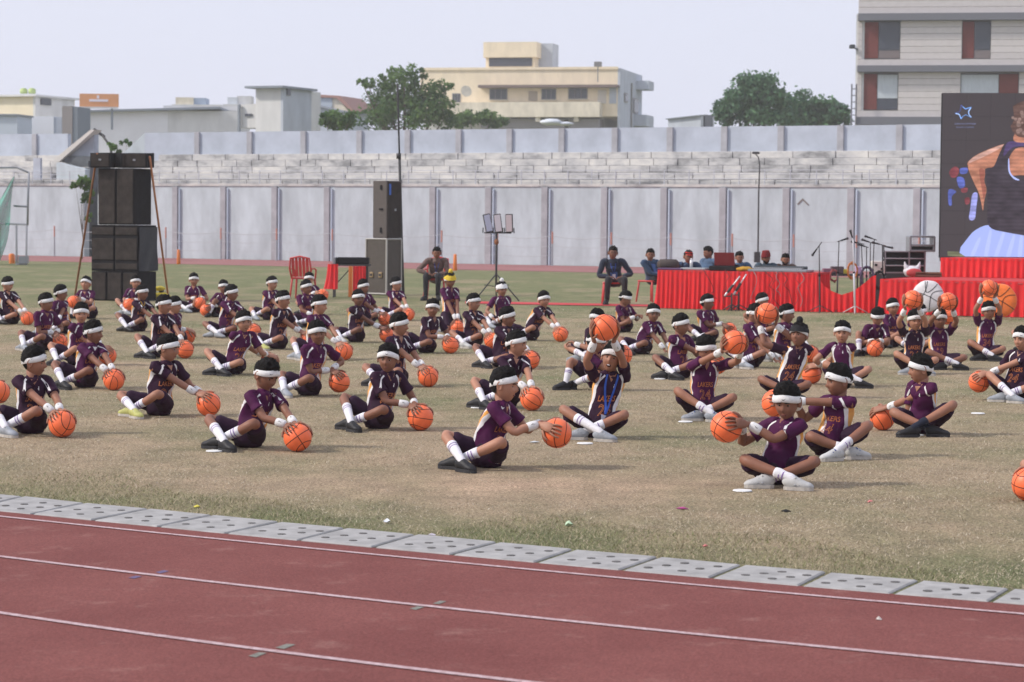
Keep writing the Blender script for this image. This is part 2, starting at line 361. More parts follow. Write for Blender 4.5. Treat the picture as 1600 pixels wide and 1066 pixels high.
# drainage kerb slabs
kerb = empty('drainage_kerb'); tag(kerb, kind='structure')
nearx = [50, 145, 248, 353, 467, 584, 706, 838, 971, 1112, 1252, 1395, 1549]; farx = [133, 233, 332, 437, 540, 650, 778, 897, 1030, 1161, 1294, 1439, 1581]
def kx(px, f, z=.011):
    d = ray(px, 850); d = d / d.y
    x = 0
    for _ in range(12): x = d.x * f(x)
    return x
NX = [kx(p, f_knear) for p in nearx]; FX = [kx(p, f_kfar) for p in farx]
for _ in range(4): NX.insert(0, 2 * NX[0] - NX[1]); FX.insert(0, 2 * FX[0] - FX[1])
for _ in range(4): NX.append(2 * NX[-1] - NX[-2]); FX.append(2 * FX[-1] - FX[-2])
hole = MB(); hole.cyl((0, 0, -.004), .022, .0055, 12); hole_me = hole.mesh('drain_hole_disc', M_dark)  # dark disc on the slab, its colour paints the shade inside a hole
rng = random.Random(4)
for i in range(len(NX) - 1):
    g = .012
    a, b = NX[i] + g, NX[i + 1] - g; c, d = FX[i + 1] - g, FX[i] + g
    zt = [.011 + rng.uniform(-.0025, .0025) for _ in range(4)]
    P = [V(a, f_knear(a), zt[0]), V(b, f_knear(b), zt[1]), V(c, f_kfar(c), zt[2]), V(d, f_kfar(d), zt[3])]
    m = MB(); n0 = 8; top = []; bot = []
    cen = sum(P, V(0, 0, 0)) / 4
    ins = [p + (cen - p).normalized() * .012 for p in P]
    m.add([V(p.x, p.y, -.02) for p in P] + [V(p.x, p.y, p.z - .006) for p in P] + ins,
          [(0, 1, 5, 4), (1, 2, 6, 5), (2, 3, 7, 6), (3, 0, 4, 7), (4, 5, 9, 8), (5, 6, 10, 9), (6, 7, 11, 10), (7, 4, 8, 11), (8, 9, 10, 11)])
    sl = m.build('kerb_slab', M_conc, kerb)
    for u_, v_ in ((.27, .3), (.42, .5), (.57, .7), (.62, .22), (.77, .42), (.90, .62)) if i % 2 else ((.18, .25), (.30, .48), (.42, .72), (.60, .22), (.72, .45), (.84, .70)):
        p = lerp(lerp(P[0], P[1], u_), lerp(P[3], P[2], u_), v_)
        h = link('drain_hole_disc', hole_me, sl, p + V(0, 0, .0015))
# strip of bare soil along the kerb edge is part of the turf material; grass blades
def blades():
    r = np.random.default_rng(7); N = 420000
    zmin, zmax = 10.2, 46.0
    # denser close to the camera
    u = r.random(N); Y = zmin * (zmax / zmin) ** u; X = (r.random(N) * 2 - 1) * (Y * .222 + .4)
    c = np.array([f_kfar(x) for x in X]); keep = Y > c + .03
    # thinner on the worn patch
    pc = U(800, 757); q = ((X - pc.x) / 1.6) ** 2 + ((Y - pc.y) / 1.1) ** 2; keep &= ~((q < 1) & (r.random(N) < .8))
    cl = np.sin(X * 2.3 + np.sin(Y * 1.7) * 2) * np.sin(Y * 2.9 + np.sin(X * 1.3)) ; near = Y < c + .9 + .5 * np.sin(X * 1.9) + .3 * np.sin(X * 4.3 + 1)
    keep &= (r.random(N) < .55 + .35 * cl) | near
    X, Y = X[keep], Y[keep]; n = len(X); near = near[keep]
    a = r.random(n) * 2 * PI; h = (.006 + .012 * r.random(n) ** 2) * np.where(near, 1.5, 1.0); wd = .0013 + .0016 * r.random(n); wd *= np.maximum(1, Y / 18)
    ln = (r.random((n, 2)) - .5) * .05
    v = np.zeros((n, 3, 3)); v[:, 0, 0] = X - np.cos(a) * wd; v[:, 0, 1] = Y - np.sin(a) * wd; v[:, 1, 0] = X + np.cos(a) * wd; v[:, 1, 1] = Y + np.sin(a) * wd
    v[:, 2, 0] = X + ln[:, 0]; v[:, 2, 1] = Y + ln[:, 1]; v[:, 2, 2] = h; v[:, :2, 2] = -.002
    me = bpy.data.meshes.new('dry_grass'); me.vertices.add(3 * n); me.vertices.foreach_set('co', v.ravel()); me.loops.add(3 * n); me.loops.foreach_set('vertex_index', np.arange(3 * n, dtype=np.int32))
    me.polygons.add(n); me.polygons.foreach_set('loop_start', np.arange(0, 3 * n, 3, dtype=np.int32)); me.update(calc_edges=True)
    t = r.random(n); t = np.where(near, t * .72, np.minimum(1, t * .75 + .3)); at_ = me.attributes.new('tint', 'FLOAT', 'FACE'); at_.data.foreach_set('value', t)
    m = bpy.data.materials.new('grass_blade'); m.use_nodes = True; nt_ = m.node_tree; b = nt_.nodes['Principled BSDF']; b.inputs['Roughness'].default_value = .8; b.inputs['Specular IOR Level'].default_value = .15
    an = nt_.nodes.new('ShaderNodeAttribute'); an.attribute_name = 'tint'; rp = nt_.nodes.new('ShaderNodeValToRGB'); e = rp.color_ramp.elements
    e[0].position = 0; e[0].color = (.16, .18, .07, 1); e[1].position = 1; e[1].color = (.62, .55, .43, 1)
    for p_, c_ in ((.28, (.25, .26, .13, 1)), (.45, (.42, .35, .24, 1)), (.85, (.54, .45, .34, 1))): x_ = e.new(p_); x_.color = c_
    nt_.links.new(an.outputs['Fac'], rp.inputs[0]); nt_.links.new(rp.outputs[0], b.inputs['Base Color']); me.materials.append(m)
    tag(link('dry_grass', me), 'short dry grass blades scattered over the field', 'grass', kind='stuff')
blades()

# ------------------------------------------------------------------ the stadium wall and terrace
WA = U(120, 401); WB = U(900, 415.7); WE = (WB - WA).normalized(); WN = V(-WE.y, WE.x, 0)
def W(s, d, z): return WA + WE * s + WN * d + V(0, 0, z)
def S_of(px, d=0.0, py=300):
    p = on_plane(px, py, WA + WN * d, WN); return (p - WA).dot(WE)
WR = math.atan2(WE.y, WE.x)
def wbox(m, s0, s1, d0, d1, z0, z1, mi=0, bev=0):
    m.box(W((s0 + s1) / 2, (d0 + d1) / 2, (z0 + z1) / 2), (abs(s1 - s0), abs(d1 - d0), z1 - z0), WR, mi, bev)
TOPW, PB, PT = 2.85, 4.17, 5.07
sL, sG0, sG1, sR = S_of(-120), S_of(131), S_of(186), S_of(1720)
wl = empty('stadium_wall', W(0, 0, 0)); tag(wl, 'long pale grey painted perimeter wall with pilasters behind the field', 'wall')
def wpart(name, m, mt, par, sm=False):
    o = m.build(name, mt, None, sm)
    o.parent = par; o.matrix_parent_inverse = Matrix.Translation(-Vector(par.location)); return o
m = MB(); wbox(m, sL, sG0, 0, .35, -.1, TOPW); wbox(m, sG1, sR, 0, .35, -.1, TOPW); wpart('wall_face', m, M_wall, wl)
m = MB(); wbox(m, sL, sG0, -.04, .36, TOPW, TOPW + .09); wbox(m, sG1, sR, -.04, .36, TOPW, TOPW + .09); wpart('coping', m, M_block, wl)
pil = [275, 350, 430, 512, 594, 677, 764, 852, 945, 1038, 1130, 1229, 1330, 1433, 1540]
for p in pil:
    s = S_of(p, 0, 350); m = MB(); wbox(m, s - .125, s + .125, -.10, 0.0, -.05, TOPW - .02, bev=.01); wpart('pilaster', m, M_pil, wl)
    m = MB(); m.tube([W(s + .20, -.05, 0), W(s + .20, -.05, TOPW - .1)], .035, 8); wpart('drain_pipe', m, M_pipe, wl)
# terrace: stepped limewashed blocks
tr = empty('terrace', W(0, .36, 0)); tag(tr, 'weathered limewashed terrace steps above the long grey wall', 'terrace')
NST = 5; rh = (PB - TOPW) / NST; td = .5
m = MB()
for k in range(NST):
    for a, b in ((sL, sG0 - 1.2 + k * .0), (sG1 + .2, sR)): wbox(m, a, b, .40 + k * td, .40 + (k + 1) * td + .3, TOPW - .3, TOPW + (k + 1) * rh - .03)
wpart('step_core', m, M_block, tr)
rng = random.Random(11); bl = MB()
lens = [.7, .95, 1.2, 1.6]
bme = {}
for L_ in lens:
    q = MB(); q.box((0, 0, 0), (L_ - .022, .12, rh - .018), 0, 0, .014); bme[L_] = q.mesh('stone_block', M_block)
cnt = 0
extra = MB()
for k in range(NST):
    for a, b in ((S_of(-20), sG0 - 1.3), (sG1 + .3, S_of(1500))):
        s = a + rng.random() * .3
        while s < b:
            L_ = rng.choice(lens)
            d = .40 + k * td - .035 + rng.uniform(-.015, .012)
            if cnt < 300 or True:
                o = link('stone_block', bme[L_], tr)
                o.matrix_world = Matrix.Translation(W(s + L_ / 2, d, TOPW + (k + .5) * rh - .005)) @ Matrix.Rotation(WR + rng.uniform(-.01, .01), 4, 'Z')
                o.matrix_parent_inverse = Matrix.Translation(-Vector(tr.location)); cnt += 1
            s += L_ + (0 if cnt < 300 else 0)
# parapet on top of the terrace
pd = .40 + NST * td
pw = empty('parapet_wall', W(0, pd, PB)); tag(pw, 'pale blue grey parapet wall with pilasters along the top of the terrace', 'wall')
sp0 = S_of(226, pd, 220)
m = MB(); wbox(m, S_of(-120, pd), S_of(106, pd, 220), pd, pd + .22, PB - .4, PT); wbox(m, sp0, sR, pd, pd + .22, PB - .4, PT); wpart('wall_face', m, M_wall2, pw)
m = MB(); m.prism([W(sp0, pd, PT), W(sp0, pd, PB - .1), W(S_of(186, pd, 230), pd, PB - .1)], WN * .22); wpart('sloped_end', m, M_wall, pw)
for p in [-25, 55, 309, 391, 475, 562.5, 638, 717.5, 797, 878.5, 961.5, 1047.6, 1132.5, 1221, 1314, 1406, 1500]:
    s = S_of(p, pd, 220); m = MB(); wbox(m, s - .12, s + .12, pd - .09, pd + .0, PB - .03, PT + .0, bev=.01); wpart('pilaster', m, M_pil, pw)
# railing
rl = empty('terrace_railing', W(0, .05, TOPW)); tag(rl, 'thin grey pipe railing along the top of the stadium wall', 'railing')
M_rail = mat('rail_grey', (.48, .50, .54), .6)
pm = MB(); pm.tube([(0, 0, 0), (0, 0, .50)], .018, 6); pme = pm.mesh('post', M_rail)
for a, b in ((sL, sG0), (sG1, sR)):
    for zz in (.20, .36, .50):
        q = MB(); q.tube([W(a, .08, TOPW + .09 + zz), W(b, .08, TOPW + .09 + zz)], .014, 6); wpart('rail', q, M_rail, rl)
    s = a
    while s < b:
        o = link('post', pme, rl); o.matrix_world = Matrix.Translation(W(s, .08, TOPW + .08)); o.matrix_parent_inverse = Matrix.Translation(-Vector(rl.location)); s += .95
# vomitory at the left
vs = empty('stair_passage', W(sG0, 1, 0)); tag(vs, 'concrete stair opening with a pale sloping beam cut through the terrace', 'stairway')
def P_(px, py, d): return on_plane(px, py, WA + WN * d, WN)
M_stain = mat('stained_plaster', (.22, .25, .30), .9, col2=(.46, .50, .56), nscale=.8, bump=.2, bscale=6)
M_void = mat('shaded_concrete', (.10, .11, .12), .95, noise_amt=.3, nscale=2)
M_cream = mat('pale_beam', (.58, .56, .52), .85, noise_amt=.12, nscale=2)
m = MB(); m.prism([P_(148, 203, 1.2), P_(141, 203, 1.2), P_(84, 249, 1.2), P_(84, 253, 1.2), P_(92, 253, 1.2)], WN * .5); wpart('sloping_beam', m, M_cream, vs)
m = MB(); m.prism([P_(147, 206, 1.5), P_(98, 244, 1.5), P_(147, 244, 1.5)], WN * .3); wpart('stained_panel', m, M_stain, vs)
m = MB(); m.prism([P_(98, 244, 1.35), P_(92, 252, 1.35), P_(132, 262, 1.35), P_(138, 262, 1.35), P_(138, 252, 1.35), P_(147, 252, 1.35), P_(147, 244, 1.35)], WN * 1.5); wpart('opening_shade', m, M_void, vs)  # dark solid whose colour paints the shaded stair opening
m = MB(); m.prism([P_(88, 254, .6), P_(88, 292, .6), P_(133, 292, .6), P_(133, 265, .6)], WN * .4); wpart('cheek_wall', m, M_wall, vs)
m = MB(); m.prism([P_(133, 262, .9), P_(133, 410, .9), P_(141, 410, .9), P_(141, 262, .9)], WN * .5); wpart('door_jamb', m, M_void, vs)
m = MB(); m.prism([P_(52, 247, .3), P_(63, 247, .3), P_(63, 290, .3), P_(52, 290, .3)][::-1], WN * .12); wpart('pillar', m, M_wall2, vs)
m = MB(); wbox(m, sG0 - .5, sG1 + .5, 4.0, 4.3, 0, 3.4); tag(m.build('passage_back_wall', M_wall), 'low pale wall seen through the gap behind the black speaker tower', 'wall')
# far running track under the wall
m = MB(); q0, q1 = S_of(-400), S_of(1900)
m.poly([W(q0, -9.2, .006), W(q1, -9.2, .006), W(q1, -.05, .006), W(q0, -.05, .006)]); tag(m.build('far_track', mat('far_track_rubber', (.29, .125, .12), .9, noise_amt=.12, nscale=.3)), kind='structure')
for k in (2.4, 4.8, 7.2):
    m = MB(); m.poly([W(q0, -k, .010), W(q1, -k, .010), W(q1, -k + .06, .010), W(q0, -k + .06, .010)]); tag(m.build('far_lane_line', M_line), kind='structure')
# rope fence with tipped posts in front of the wall
M_tip = mat('post_tip', (.50, .25, .20), .7); M_post = mat('post_grey', (.34, .37, .40), .7); M_rope = mat('rope_grey', (.45, .48, .50), .8)
rf = empty('rope_fence', W(0, -1, 0)); tag(rf, 'low net fence of thin orange tipped posts and drooping ropes before the wall', 'fence')
fx = [0, 85, 172, 259, 345, 432, 519, 605, 690, 777, 863, 955, 1048, 1144, 1240, 1338, 1436, 1540]
tops = []
for p in fx:
    s = S_of(p, -.9, 390); m = MB(); m.tube([W(s, -.9, 0), W(s, -.9, .80)], .03, 6); po = wpart('post', m, M_post, rf)
    m = MB(); m.tube([W(s, -.9, .80), W(s, -.9, 1.22)], .032, 6); o = m.build('post_tip', M_tip); o.parent = po; o.matrix_parent_inverse = po.matrix_world.inverted() if False else Matrix.Translation(-Vector(rf.location)); o.matrix_parent_inverse = Matrix.Identity(4)
    o.parent = po; tops.append(s)
for zz, sag, rr in ((1.08, .10, .012), (.72, .06, .008), (.38, .05, .008)):
    m = MB()
    for a, b in zip(tops[:-1], tops[1:]):
        m.tube([W(lerp(a, b, t), -.9, zz - sag * 4 * t * (1 - t)) for t in (0, .25, .5, .75, 1)], rr, 5)
    wpart('rope', m, M_rope, rf)

# ------------------------------------------------------------------ trees and shrubs
M_bark = mat('bark', (.11, .085, .06), .95, noise_amt=.3, nscale=6)
def leafmat(name, c1, c2):
    m = bpy.data.materials.new(name); m.use_nodes = True; n = m.node_tree; b = n.nodes['Principled BSDF']; b.inputs['Roughness'].default_value = .6; b.inputs['Specular IOR Level'].default_value = .25
    an = n.nodes.new('ShaderNodeAttribute'); an.attribute_name = 'tint'; rp = n.nodes.new('ShaderNodeValToRGB'); rp.color_ramp.elements[0].color = (*c1, 1); rp.color_ramp.elements[1].color = (*c2, 1)
    n.links.new(an.outputs['Fac'], rp.inputs[0]); n.links.new(rp.outputs[0], b.inputs['Base Color'])
    tr_ = n.nodes.new('ShaderNodeBsdfTranslucent'); n.links.new(rp.outputs[0], tr_.inputs[0]); ms = n.nodes.new('ShaderNodeMixShader'); ms.inputs[0].default_value = .3
    n.links.new(b.outputs[0], ms.inputs[1]); n.links.new(tr_.outputs[0], ms.inputs[2]); n.links.new(ms.outputs[0], n.nodes['Material Output'].inputs[0]); return m
M_leafA = leafmat('leaf_mid_green', (.030, .095, .022), (.145, .250, .060))  # brighter end of the leaf tint paints soft highlights into the crowns
M_leafB = leafmat('leaf_deep_green', (.020, .085, .045), (.115, .235, .110))
def leaf_crown(name, lobes, nleaf, size, mt, parent, seed, gap=.5):
    r = np.random.default_rng(seed); P = []; T = []
    wts = np.array([l[3] * l[4] * l[5] for l in lobes]) ** .66; wts /= wts.sum()
    for l, k in zip(lobes, (wts * nleaf).astype(int)):
        nc = max(4, k // 40); d = r.normal(size=(nc, 3)); d /= np.linalg.norm(d, axis=1)[:, None]; rr = .35 + .65 * r.random(nc) ** .5
        cc = np.array(l[:3]) + d * rr[:, None] * np.array(l[3:6]); per = k // nc
        tt = np.clip(.5 + .45 * r.normal(size=nc) * .6, 0, 1)
        sp = .17 * (l[3] * l[4] * l[5]) ** (1 / 3)
        P.append((cc[:, None, :] + r.normal(size=(nc, per, 3)) * sp).reshape(-1, 3)); T.append(np.repeat(tt, per) + r.normal(size=nc * per) * .15)
    P = np.concatenate(P); T = np.clip(np.concatenate(T), 0, 1); n = len(P)
    a = r.normal(size=(n, 3)); a /= np.linalg.norm(a, axis=1)[:, None]; b = np.cross(a, r.normal(size=(n, 3))); b /= np.linalg.norm(b, axis=1)[:, None]
    s = size * (.6 + .8 * r.random(n))[:, None]
    v = np.stack([P - a * s, P + b * s * .55, P + a * s, P - b * s * .55], 1)
    me = bpy.data.meshes.new(name); me.vertices.add(4 * n); me.vertices.foreach_set('co', v.ravel()); me.loops.add(4 * n); me.loops.foreach_set('vertex_index', np.arange(4 * n, dtype=np.int32))
    me.polygons.add(n); me.polygons.foreach_set('loop_start', np.arange(0, 4 * n, 4, dtype=np.int32)); me.update(calc_edges=True)
    at_ = me.attributes.new('tint', 'FLOAT', 'FACE'); at_.data.foreach_set('value', T); me.materials.append(mt)
    o = link(name, me, parent); return o
def tree(px, Y, lobes_px, nleaf, size, mt, label, seed, name='tree', group=None, ground=0.0, thin=1.0):
    base = at(px, 400, Y); base.z = ground
    t = empty(name, base); tag(t, label, 'tree' if 'shrub' not in name else 'shrub', group)
    k = Y / FPX; L = []
    rg = random.Random(seed)
    for (lx, ly, rx, ry) in lobes_px:
        p = at(lx, ly, Y) - base; L.append((p.x, p.y + rg.uniform(-.5, .5) * rx * k, p.z, rx * k, max(rx, ry) * k * .9, ry * k))
    leaf_crown('crown', L, nleaf, size, mt, t, seed)
    zc = max(l[2] for l in L); zl = min(l[2] for l in L)
    m = MB(); hh = zc * .8; r0 = (.03 * hh + .03) * thin
    m.tube([(0, 0, -.1), (.02 * hh, 0, hh * .35), (-.02 * hh, .1, hh * .6), (0, 0, hh)], [r0, r0 * .75, r0 * .5, r0 * .2], 8)
    for l in L:
        m.tube([(0, 0, hh * .45), ((l[0]) * .5, l[1] * .5, (hh * .5 + l[2]) / 2), (l[0], l[1], l[2])], [r0 * .4, r0 * .28, r0 * .08], 6)
    m.build('trunk', M_bark, t, True)
tree(632, 175, [(632, 122, 26, 20), (606, 148, 34, 22), (655, 150, 38, 26), (575, 132, 16, 8), (640, 178, 60, 24), (690, 155, 24, 24), (590, 185, 34, 20), (695, 185, 22, 18), (565, 128, 8, 8), (700, 135, 10, 8), (662, 114, 12, 8), (600, 122, 8, 5)], 9000, .14, M_leafA, 'big leafy green tree with gaps in its crown beside the yellow building', 1)
tree(522, 150, [(510, 186, 14, 10), (528, 190, 22, 14), (545, 186, 12, 8)], 2600, .12, M_leafA, 'small dark green tree behind the parapet next to the sloped roof house', 2)
tree(745, 200, [(735, 186, 22, 10), (765, 184, 20, 11), (780, 190, 18, 8), (715, 190, 14, 10)], 3500, .14, M_leafA, 'low bushy tree in front of the yellow building', 3)
tree(1175, 185, [(1165, 145, 34, 24), (1190, 140, 30, 22), (1150, 172, 34, 20), (1200, 172, 44, 26), (1130, 184, 16, 12)], 9000, .17, M_leafB, 'tall round dense dark green tree, left of the pair near the hotel', 4)
tree(1265, 190, [(1255, 165, 30, 20), (1235, 180, 26, 16), (1290, 176, 30, 20), (1312, 184, 20, 16), (1270, 190, 50, 12)], 8000, .17, M_leafB, 'wide lower dense dark green tree touching the hotel building', 5)
tree(185, 104, [(170, 228, 12, 4), (198, 224, 11, 5), (186, 233, 16, 4)], 420, .08, M_leafA, 'wispy green shrub growing behind the stair gap', 6, 'shrub', thin=.3)
tree(128, 92, [(118, 288, 8, 6), (133, 285, 12, 8), (137, 305, 8, 14), (139, 340, 5, 8)], 1700, .06, M_leafA, 'green shrub sprouting from the wall beside the speaker tower', 7, 'shrub', thin=.3)

# ------------------------------------------------------------------ far buildings
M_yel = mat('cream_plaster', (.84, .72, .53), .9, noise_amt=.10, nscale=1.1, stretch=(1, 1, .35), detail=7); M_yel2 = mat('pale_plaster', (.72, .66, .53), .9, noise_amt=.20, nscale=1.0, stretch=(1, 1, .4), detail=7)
M_grey = mat('grey_render_and_shade', (.48, .52, .58), .9, noise_amt=.13, nscale=.9, stretch=(1, 1, .35), detail=7); M_lgrey = mat('light_render', (.66, .66, .65), .9, noise_amt=.12, nscale=.9, stretch=(1, 1, .35), detail=7)
M_glass = mat('dark_window_glass', (.055, .065, .085), .25, spec=.5); M_awn = mat('awning_brown', (.19, .14, .13), .8); M_frame = mat('window_frame', (.25, .24, .24), .6)
M_white = mat('white_sheet', (.62, .66, .70), .6); M_roofred = mat('roof_red', (.36, .21, .18), .85); M_roofg = mat('sheet_roof', (.24, .27, .31), .6, noise_amt=.1, nscale=1)
class Bld:
    """a building frame: x along the front to the right of origin px, y back, z up"""
    def __init__(s, name, px, Y, yaw, label, cat='building'):
        p = at(px, 341, Y); s.o = V(p.x, p.y, 0); s.yaw = rad(yaw); s.Y = Y; s.px = px; s.root = empty(name, s.o, s.yaw); tag(s.root, label, cat)
        s.e = V(math.cos(s.yaw), math.sin(s.yaw), 0); s.n = V(-s.e.y, s.e.x, 0)
    def x(s, px, d=0.0): p = on_plane(px, 341, s.o + s.n * d, s.n); return (p - s.o).dot(s.e)
    def z(s, px, py, d=0.0): return on_plane(px, py, s.o + s.n * d, s.n).z
    def box(s, name, x0, x1, d0, d1, z0, z1, mt, parent=None):
        m = MB(); m.box(((x0 + x1) / 2, (d0 + d1) / 2, (z0 + z1) / 2), (abs(x1 - x0), abs(d1 - d0), z1 - z0)); return m.build(name, mt, parent or s.root)
    def pbox(s, name, px0, py0, px1, py1, d0, d1, mt, parent=None):
        """front face covers the pixel box at depth d0"""
        a, b = s.x(px0, d0), s.x(px1, d0); return s.box(name, a, b, d0, d1, s.z(px0, py1, d0), s.z(px0, py0, d0), mt, parent)
# yellow house
B = Bld('yellow_building', 963, 250, -13, 'long cream yellow flat roofed building with a stair tower and awning')
zr = B.z(963, 107); x0 = B.x(655)
B.box('upper_floor', x0, 0, 0, 13, B.z(963, 182), zr, M_yel)
B.box('side_wall', 0.0, .25, 0.0, 13.05, 0, zr + .02, M_grey)  # side turned from the sun: its shade is painted in as grey
B.box('lower_floor', x0, -2, 1.6, 12.5, 0, B.z(963, 182), M_lgrey)
B.pbox('balcony', 700, 160, 935, 183, -1.6, 1.7, M_yel2)
w_ = B.pbox('roof_parapet', 655, 106, 963, 110, -.15, .0, M_yel)
aw = B.pbox('awning', 745, 133, 962, 137, -1.3, -.02, M_awn)
for (a, b, c, d) in ((763, 139, 791, 156), (844, 139, 867, 156), (886, 138, 916, 155), (705, 146, 718, 161)):
    f = B.pbox('window', a, b, c, d, -.06, .3, M_frame); g = B.pbox('pane', a + 1.2, b + 1.2, c - 1.2, d - 1.2, -.10, -.062, M_glass, f)
    for q_ in (.33, .66): B.pbox('mullion', lerp(a, c, q_) - .35, b + 1, lerp(a, c, q_) + .35, d - 1, -.14, -.105, M_frame, f)
    B.pbox('sill', a - 1, d, c + 1, d + 1.2, -.22, .1, M_yel2, f)
B.pbox('door', 824, 143, 838, 158, -.05, .3, mat('door_tan', (.42, .36, .29), .8)); B.pbox('door', 932, 141, 945, 162, -.05, .3, mat('door_pale', (.60, .56, .50), .8)); B.pbox('shutter', 950, 136, 961, 162, -.05, .3, M_grey)
for (a, c) in ((750, 880), (888, 935)): B.pbox('shade_box', a, 186, c, 200, -.5, 1.7, mat('shade_paint', (.30, .29, .30), .9))  # solid grey boxes, the shade under the balcony is in their colour
for a in (775, 835, 895): B.pbox('bracket', a, 182, a + 7, 190, -1.4, -1.0, M_yel2)
# stair tower
tz0 = B.z(800, 110); B.pbox('tower_wall', 757, 88, 833, 112, 1.0, 6, M_yel); tt = B.pbox('tower_top', 753, 66, 836, 90, .7, 6.4, M_yel)
g = B.pbox('tower_opening', 762, 91, 829, 104, .92, 1.05, M_glass); B.pbox('tower_side', 836, 68, 861, 110, 3.0, 6, M_grey); B.pbox('tower_top_shadow_band', 755, 88.5, 834, 90, .75, 1.1, M_awn)  # grey tower side and dark band under the top are painted shade
# side windows
zz = lambda y: B.z(963, y)
for (dd0, dd1, ya, yb) in ((2.2, 4.0, 143, 158), (7.5, 10.2, 147, 172)):
    m = MB(); m.box((.28, (dd0 + dd1) / 2, (zz(ya) + zz(yb)) / 2), (.12, dd1 - dd0, zz(ya) - zz(yb))); f = m.build('window', M_frame, B.root)
    m = MB(); m.box((.36, (dd0 + dd1) / 2, (zz(ya) + zz(yb)) / 2), (.06, dd1 - dd0 - .3, zz(ya) - zz(yb) - .3)); m.build('pane', M_glass, f)
m = MB(); m.tube([(.36, 6.2, 0), (.36, 6.2, zz(125))], .09, 6); m.build('drain_pipe', M_frame, B.root)
m = MB(); m.box((.9, 11.0, zz(125)), (1.4, 3.4, zz(118) - zz(132))); m.build('roof_corner_box', M_grey, B.root)
m = MB(); m.box((.9, 10.5, zz(183)), (1.4, 4.6, zz(172) - zz(190))); m.build('side_balcony', M_grey, B.root)
m = MB(); p = at(868, 189, 230); m.ell((0, 0, 0), (1.1, .8, .30), 12, 6); m.ell((1.1, 0, -.15), (1.0, .6, .16), 12, 6); m.v = rough_disp(m.v, .12, 1.7); tag(m.build('tarpaulin', M_white, None, True, at(862, 191, 225)), 'white tarpaulin bundle on top of the parapet by the yellow building', 'tarpaulin')
m = MB(); m.cyl((0, 0, 0), .35, .10, 14, r2=.60); o = m.build('satellite_dish', M_yel2, None, False); o.location = at(728, 143, 248); o.rotation_euler = (rad(75), 0, rad(20)); tag(o, 'pale round satellite dish on the yellow building wall', 'dish')
m = MB(); m.cyl((0, 0, 0), .06, 1.8, 6); m.box((0, 0, 1.8), (.8, .3, .5)); tag(m.build('roof_aerial', M_frame, None, False, at(934, 128, 249)), 'small grey aerial standing on the awning of the yellow building', 'aerial')
# left cluster of low buildings
B = Bld('cream_house', 52, 190, -22, 'small cream rooftop house at the far left with flat roof slab')
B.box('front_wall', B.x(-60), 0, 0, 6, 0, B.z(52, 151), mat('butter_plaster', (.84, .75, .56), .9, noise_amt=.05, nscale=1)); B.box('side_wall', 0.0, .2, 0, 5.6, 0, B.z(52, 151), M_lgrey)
B.box('roof_slab', B.x(-60), .5, -.4, 6.0, B.z(52, 151), B.z(52, 148), M_lgrey)
m = MB(); m.box((.26, 1.4, B.z(60, 158)), (.12, 1.4, .5)); m.build('vent', M_glass, B.root)
for k, px in enumerate((37, 50)):
    m = MB(); m.cyl((0, 0, 0), .30, .34, 14); m.cyl((0, 0, .34), .28, .10, 14, r2=.12); c_ = m.build('water_tank', mat('tank_green', (.48, .60, .24), .6), None, True, at(px, 146.5, 192)); tag(c_, ('lime green water tank on the cream house roof, farther from the billboard', 'lime green water tank on the cream house roof, nearer the billboard')[k], 'water tank', 'roof water tanks')
B = Bld('white_rooftop', 84, 170, -6, 'bright white low rooftop structure below the cream house'); B.box('wall', B.x(28), 0, 0, 4, 0, B.z(84, 182), mat('bright_white', (.72, .74, .78), .9)); B.box('side_block', B.x(84) - .0, .55, 0.05, 3, 0, B.z(84, 183), M_wall2)
B = Bld('blue_shed', 27, 165, -8, 'small pale blue rooftop shed at the far left edge'); B.box('wall', B.x(-40), 0, 0, 3, 0, B.z(27, 181), mat('pale_blue', (.52, .58, .66), .9)); B.box('roof', B.x(-40), .1, -.2, 3.1, B.z(27, 181), B.z(27, 178.5), M_roofg)
B = Bld('brown_block', 113, 160, -10, 'narrow brown grey wall block beside the orange billboard'); B.box('wall', B.x(97), 0, 0, 2.5, 0, B.z(113, 166), mat('taupe', (.27, .25, .25), .9)); B.box('side', 0, .35, .05, 2.5, 0, B.z(113, 167), mat('slate', (.20, .23, .27), .9))
B = Bld('long_white_building', 372, 185, 0, 'long low white building with a thin grey sheet roof')
B.box('wall', B.x(118), B.x(262), 0, 8, 0, B.z(300, 174), mat('white_wash', (.80, .80, .82), .9, noise_amt=.06, nscale=.4)); B.box('plain_wall', B.x(262), 0, .02, 8, 0, B.z(300, 173), M_lgrey)
m = MB(); m.prism([(B.x(116), -.6, B.z(116, 176)), (B.x(345), -.6, B.z(345, 171)), (B.x(345), -.6, B.z(345, 167.5)), (B.x(116), -.6, B.z(116, 173))], (0, 8, 0)); m.build('sheet_roof', M_roofg, B.root)
B.pbox('window', 120, 187, 134, 200, -.1, .1, mat('bright_white', (1, 1, 1))); B.pbox('lintel', 120, 182, 134, 185, -.3, .1, M_roofg); B.pbox('upper_block', 255, 165, 372, 172, 5, 8, M_lgrey)
B = Bld('tower_house', 438, 175, -24, 'tall plain grey box tower with a thin overhanging roof')
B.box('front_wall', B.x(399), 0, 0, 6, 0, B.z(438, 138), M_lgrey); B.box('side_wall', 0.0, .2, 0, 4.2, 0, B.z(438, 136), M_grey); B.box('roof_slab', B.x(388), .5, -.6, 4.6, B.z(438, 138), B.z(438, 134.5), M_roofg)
m = MB(); m.box((.24, .7, B.z(443, 143)), (.12, .5, .5)); m.build('vent', M_glass, B.root)
B.pbox('side_annex', 371, 163, 399, 200, .5, 4, M_lgrey); B.pbox('annex_window', 382, 178, 393, 182, .4, .6, M_glass)
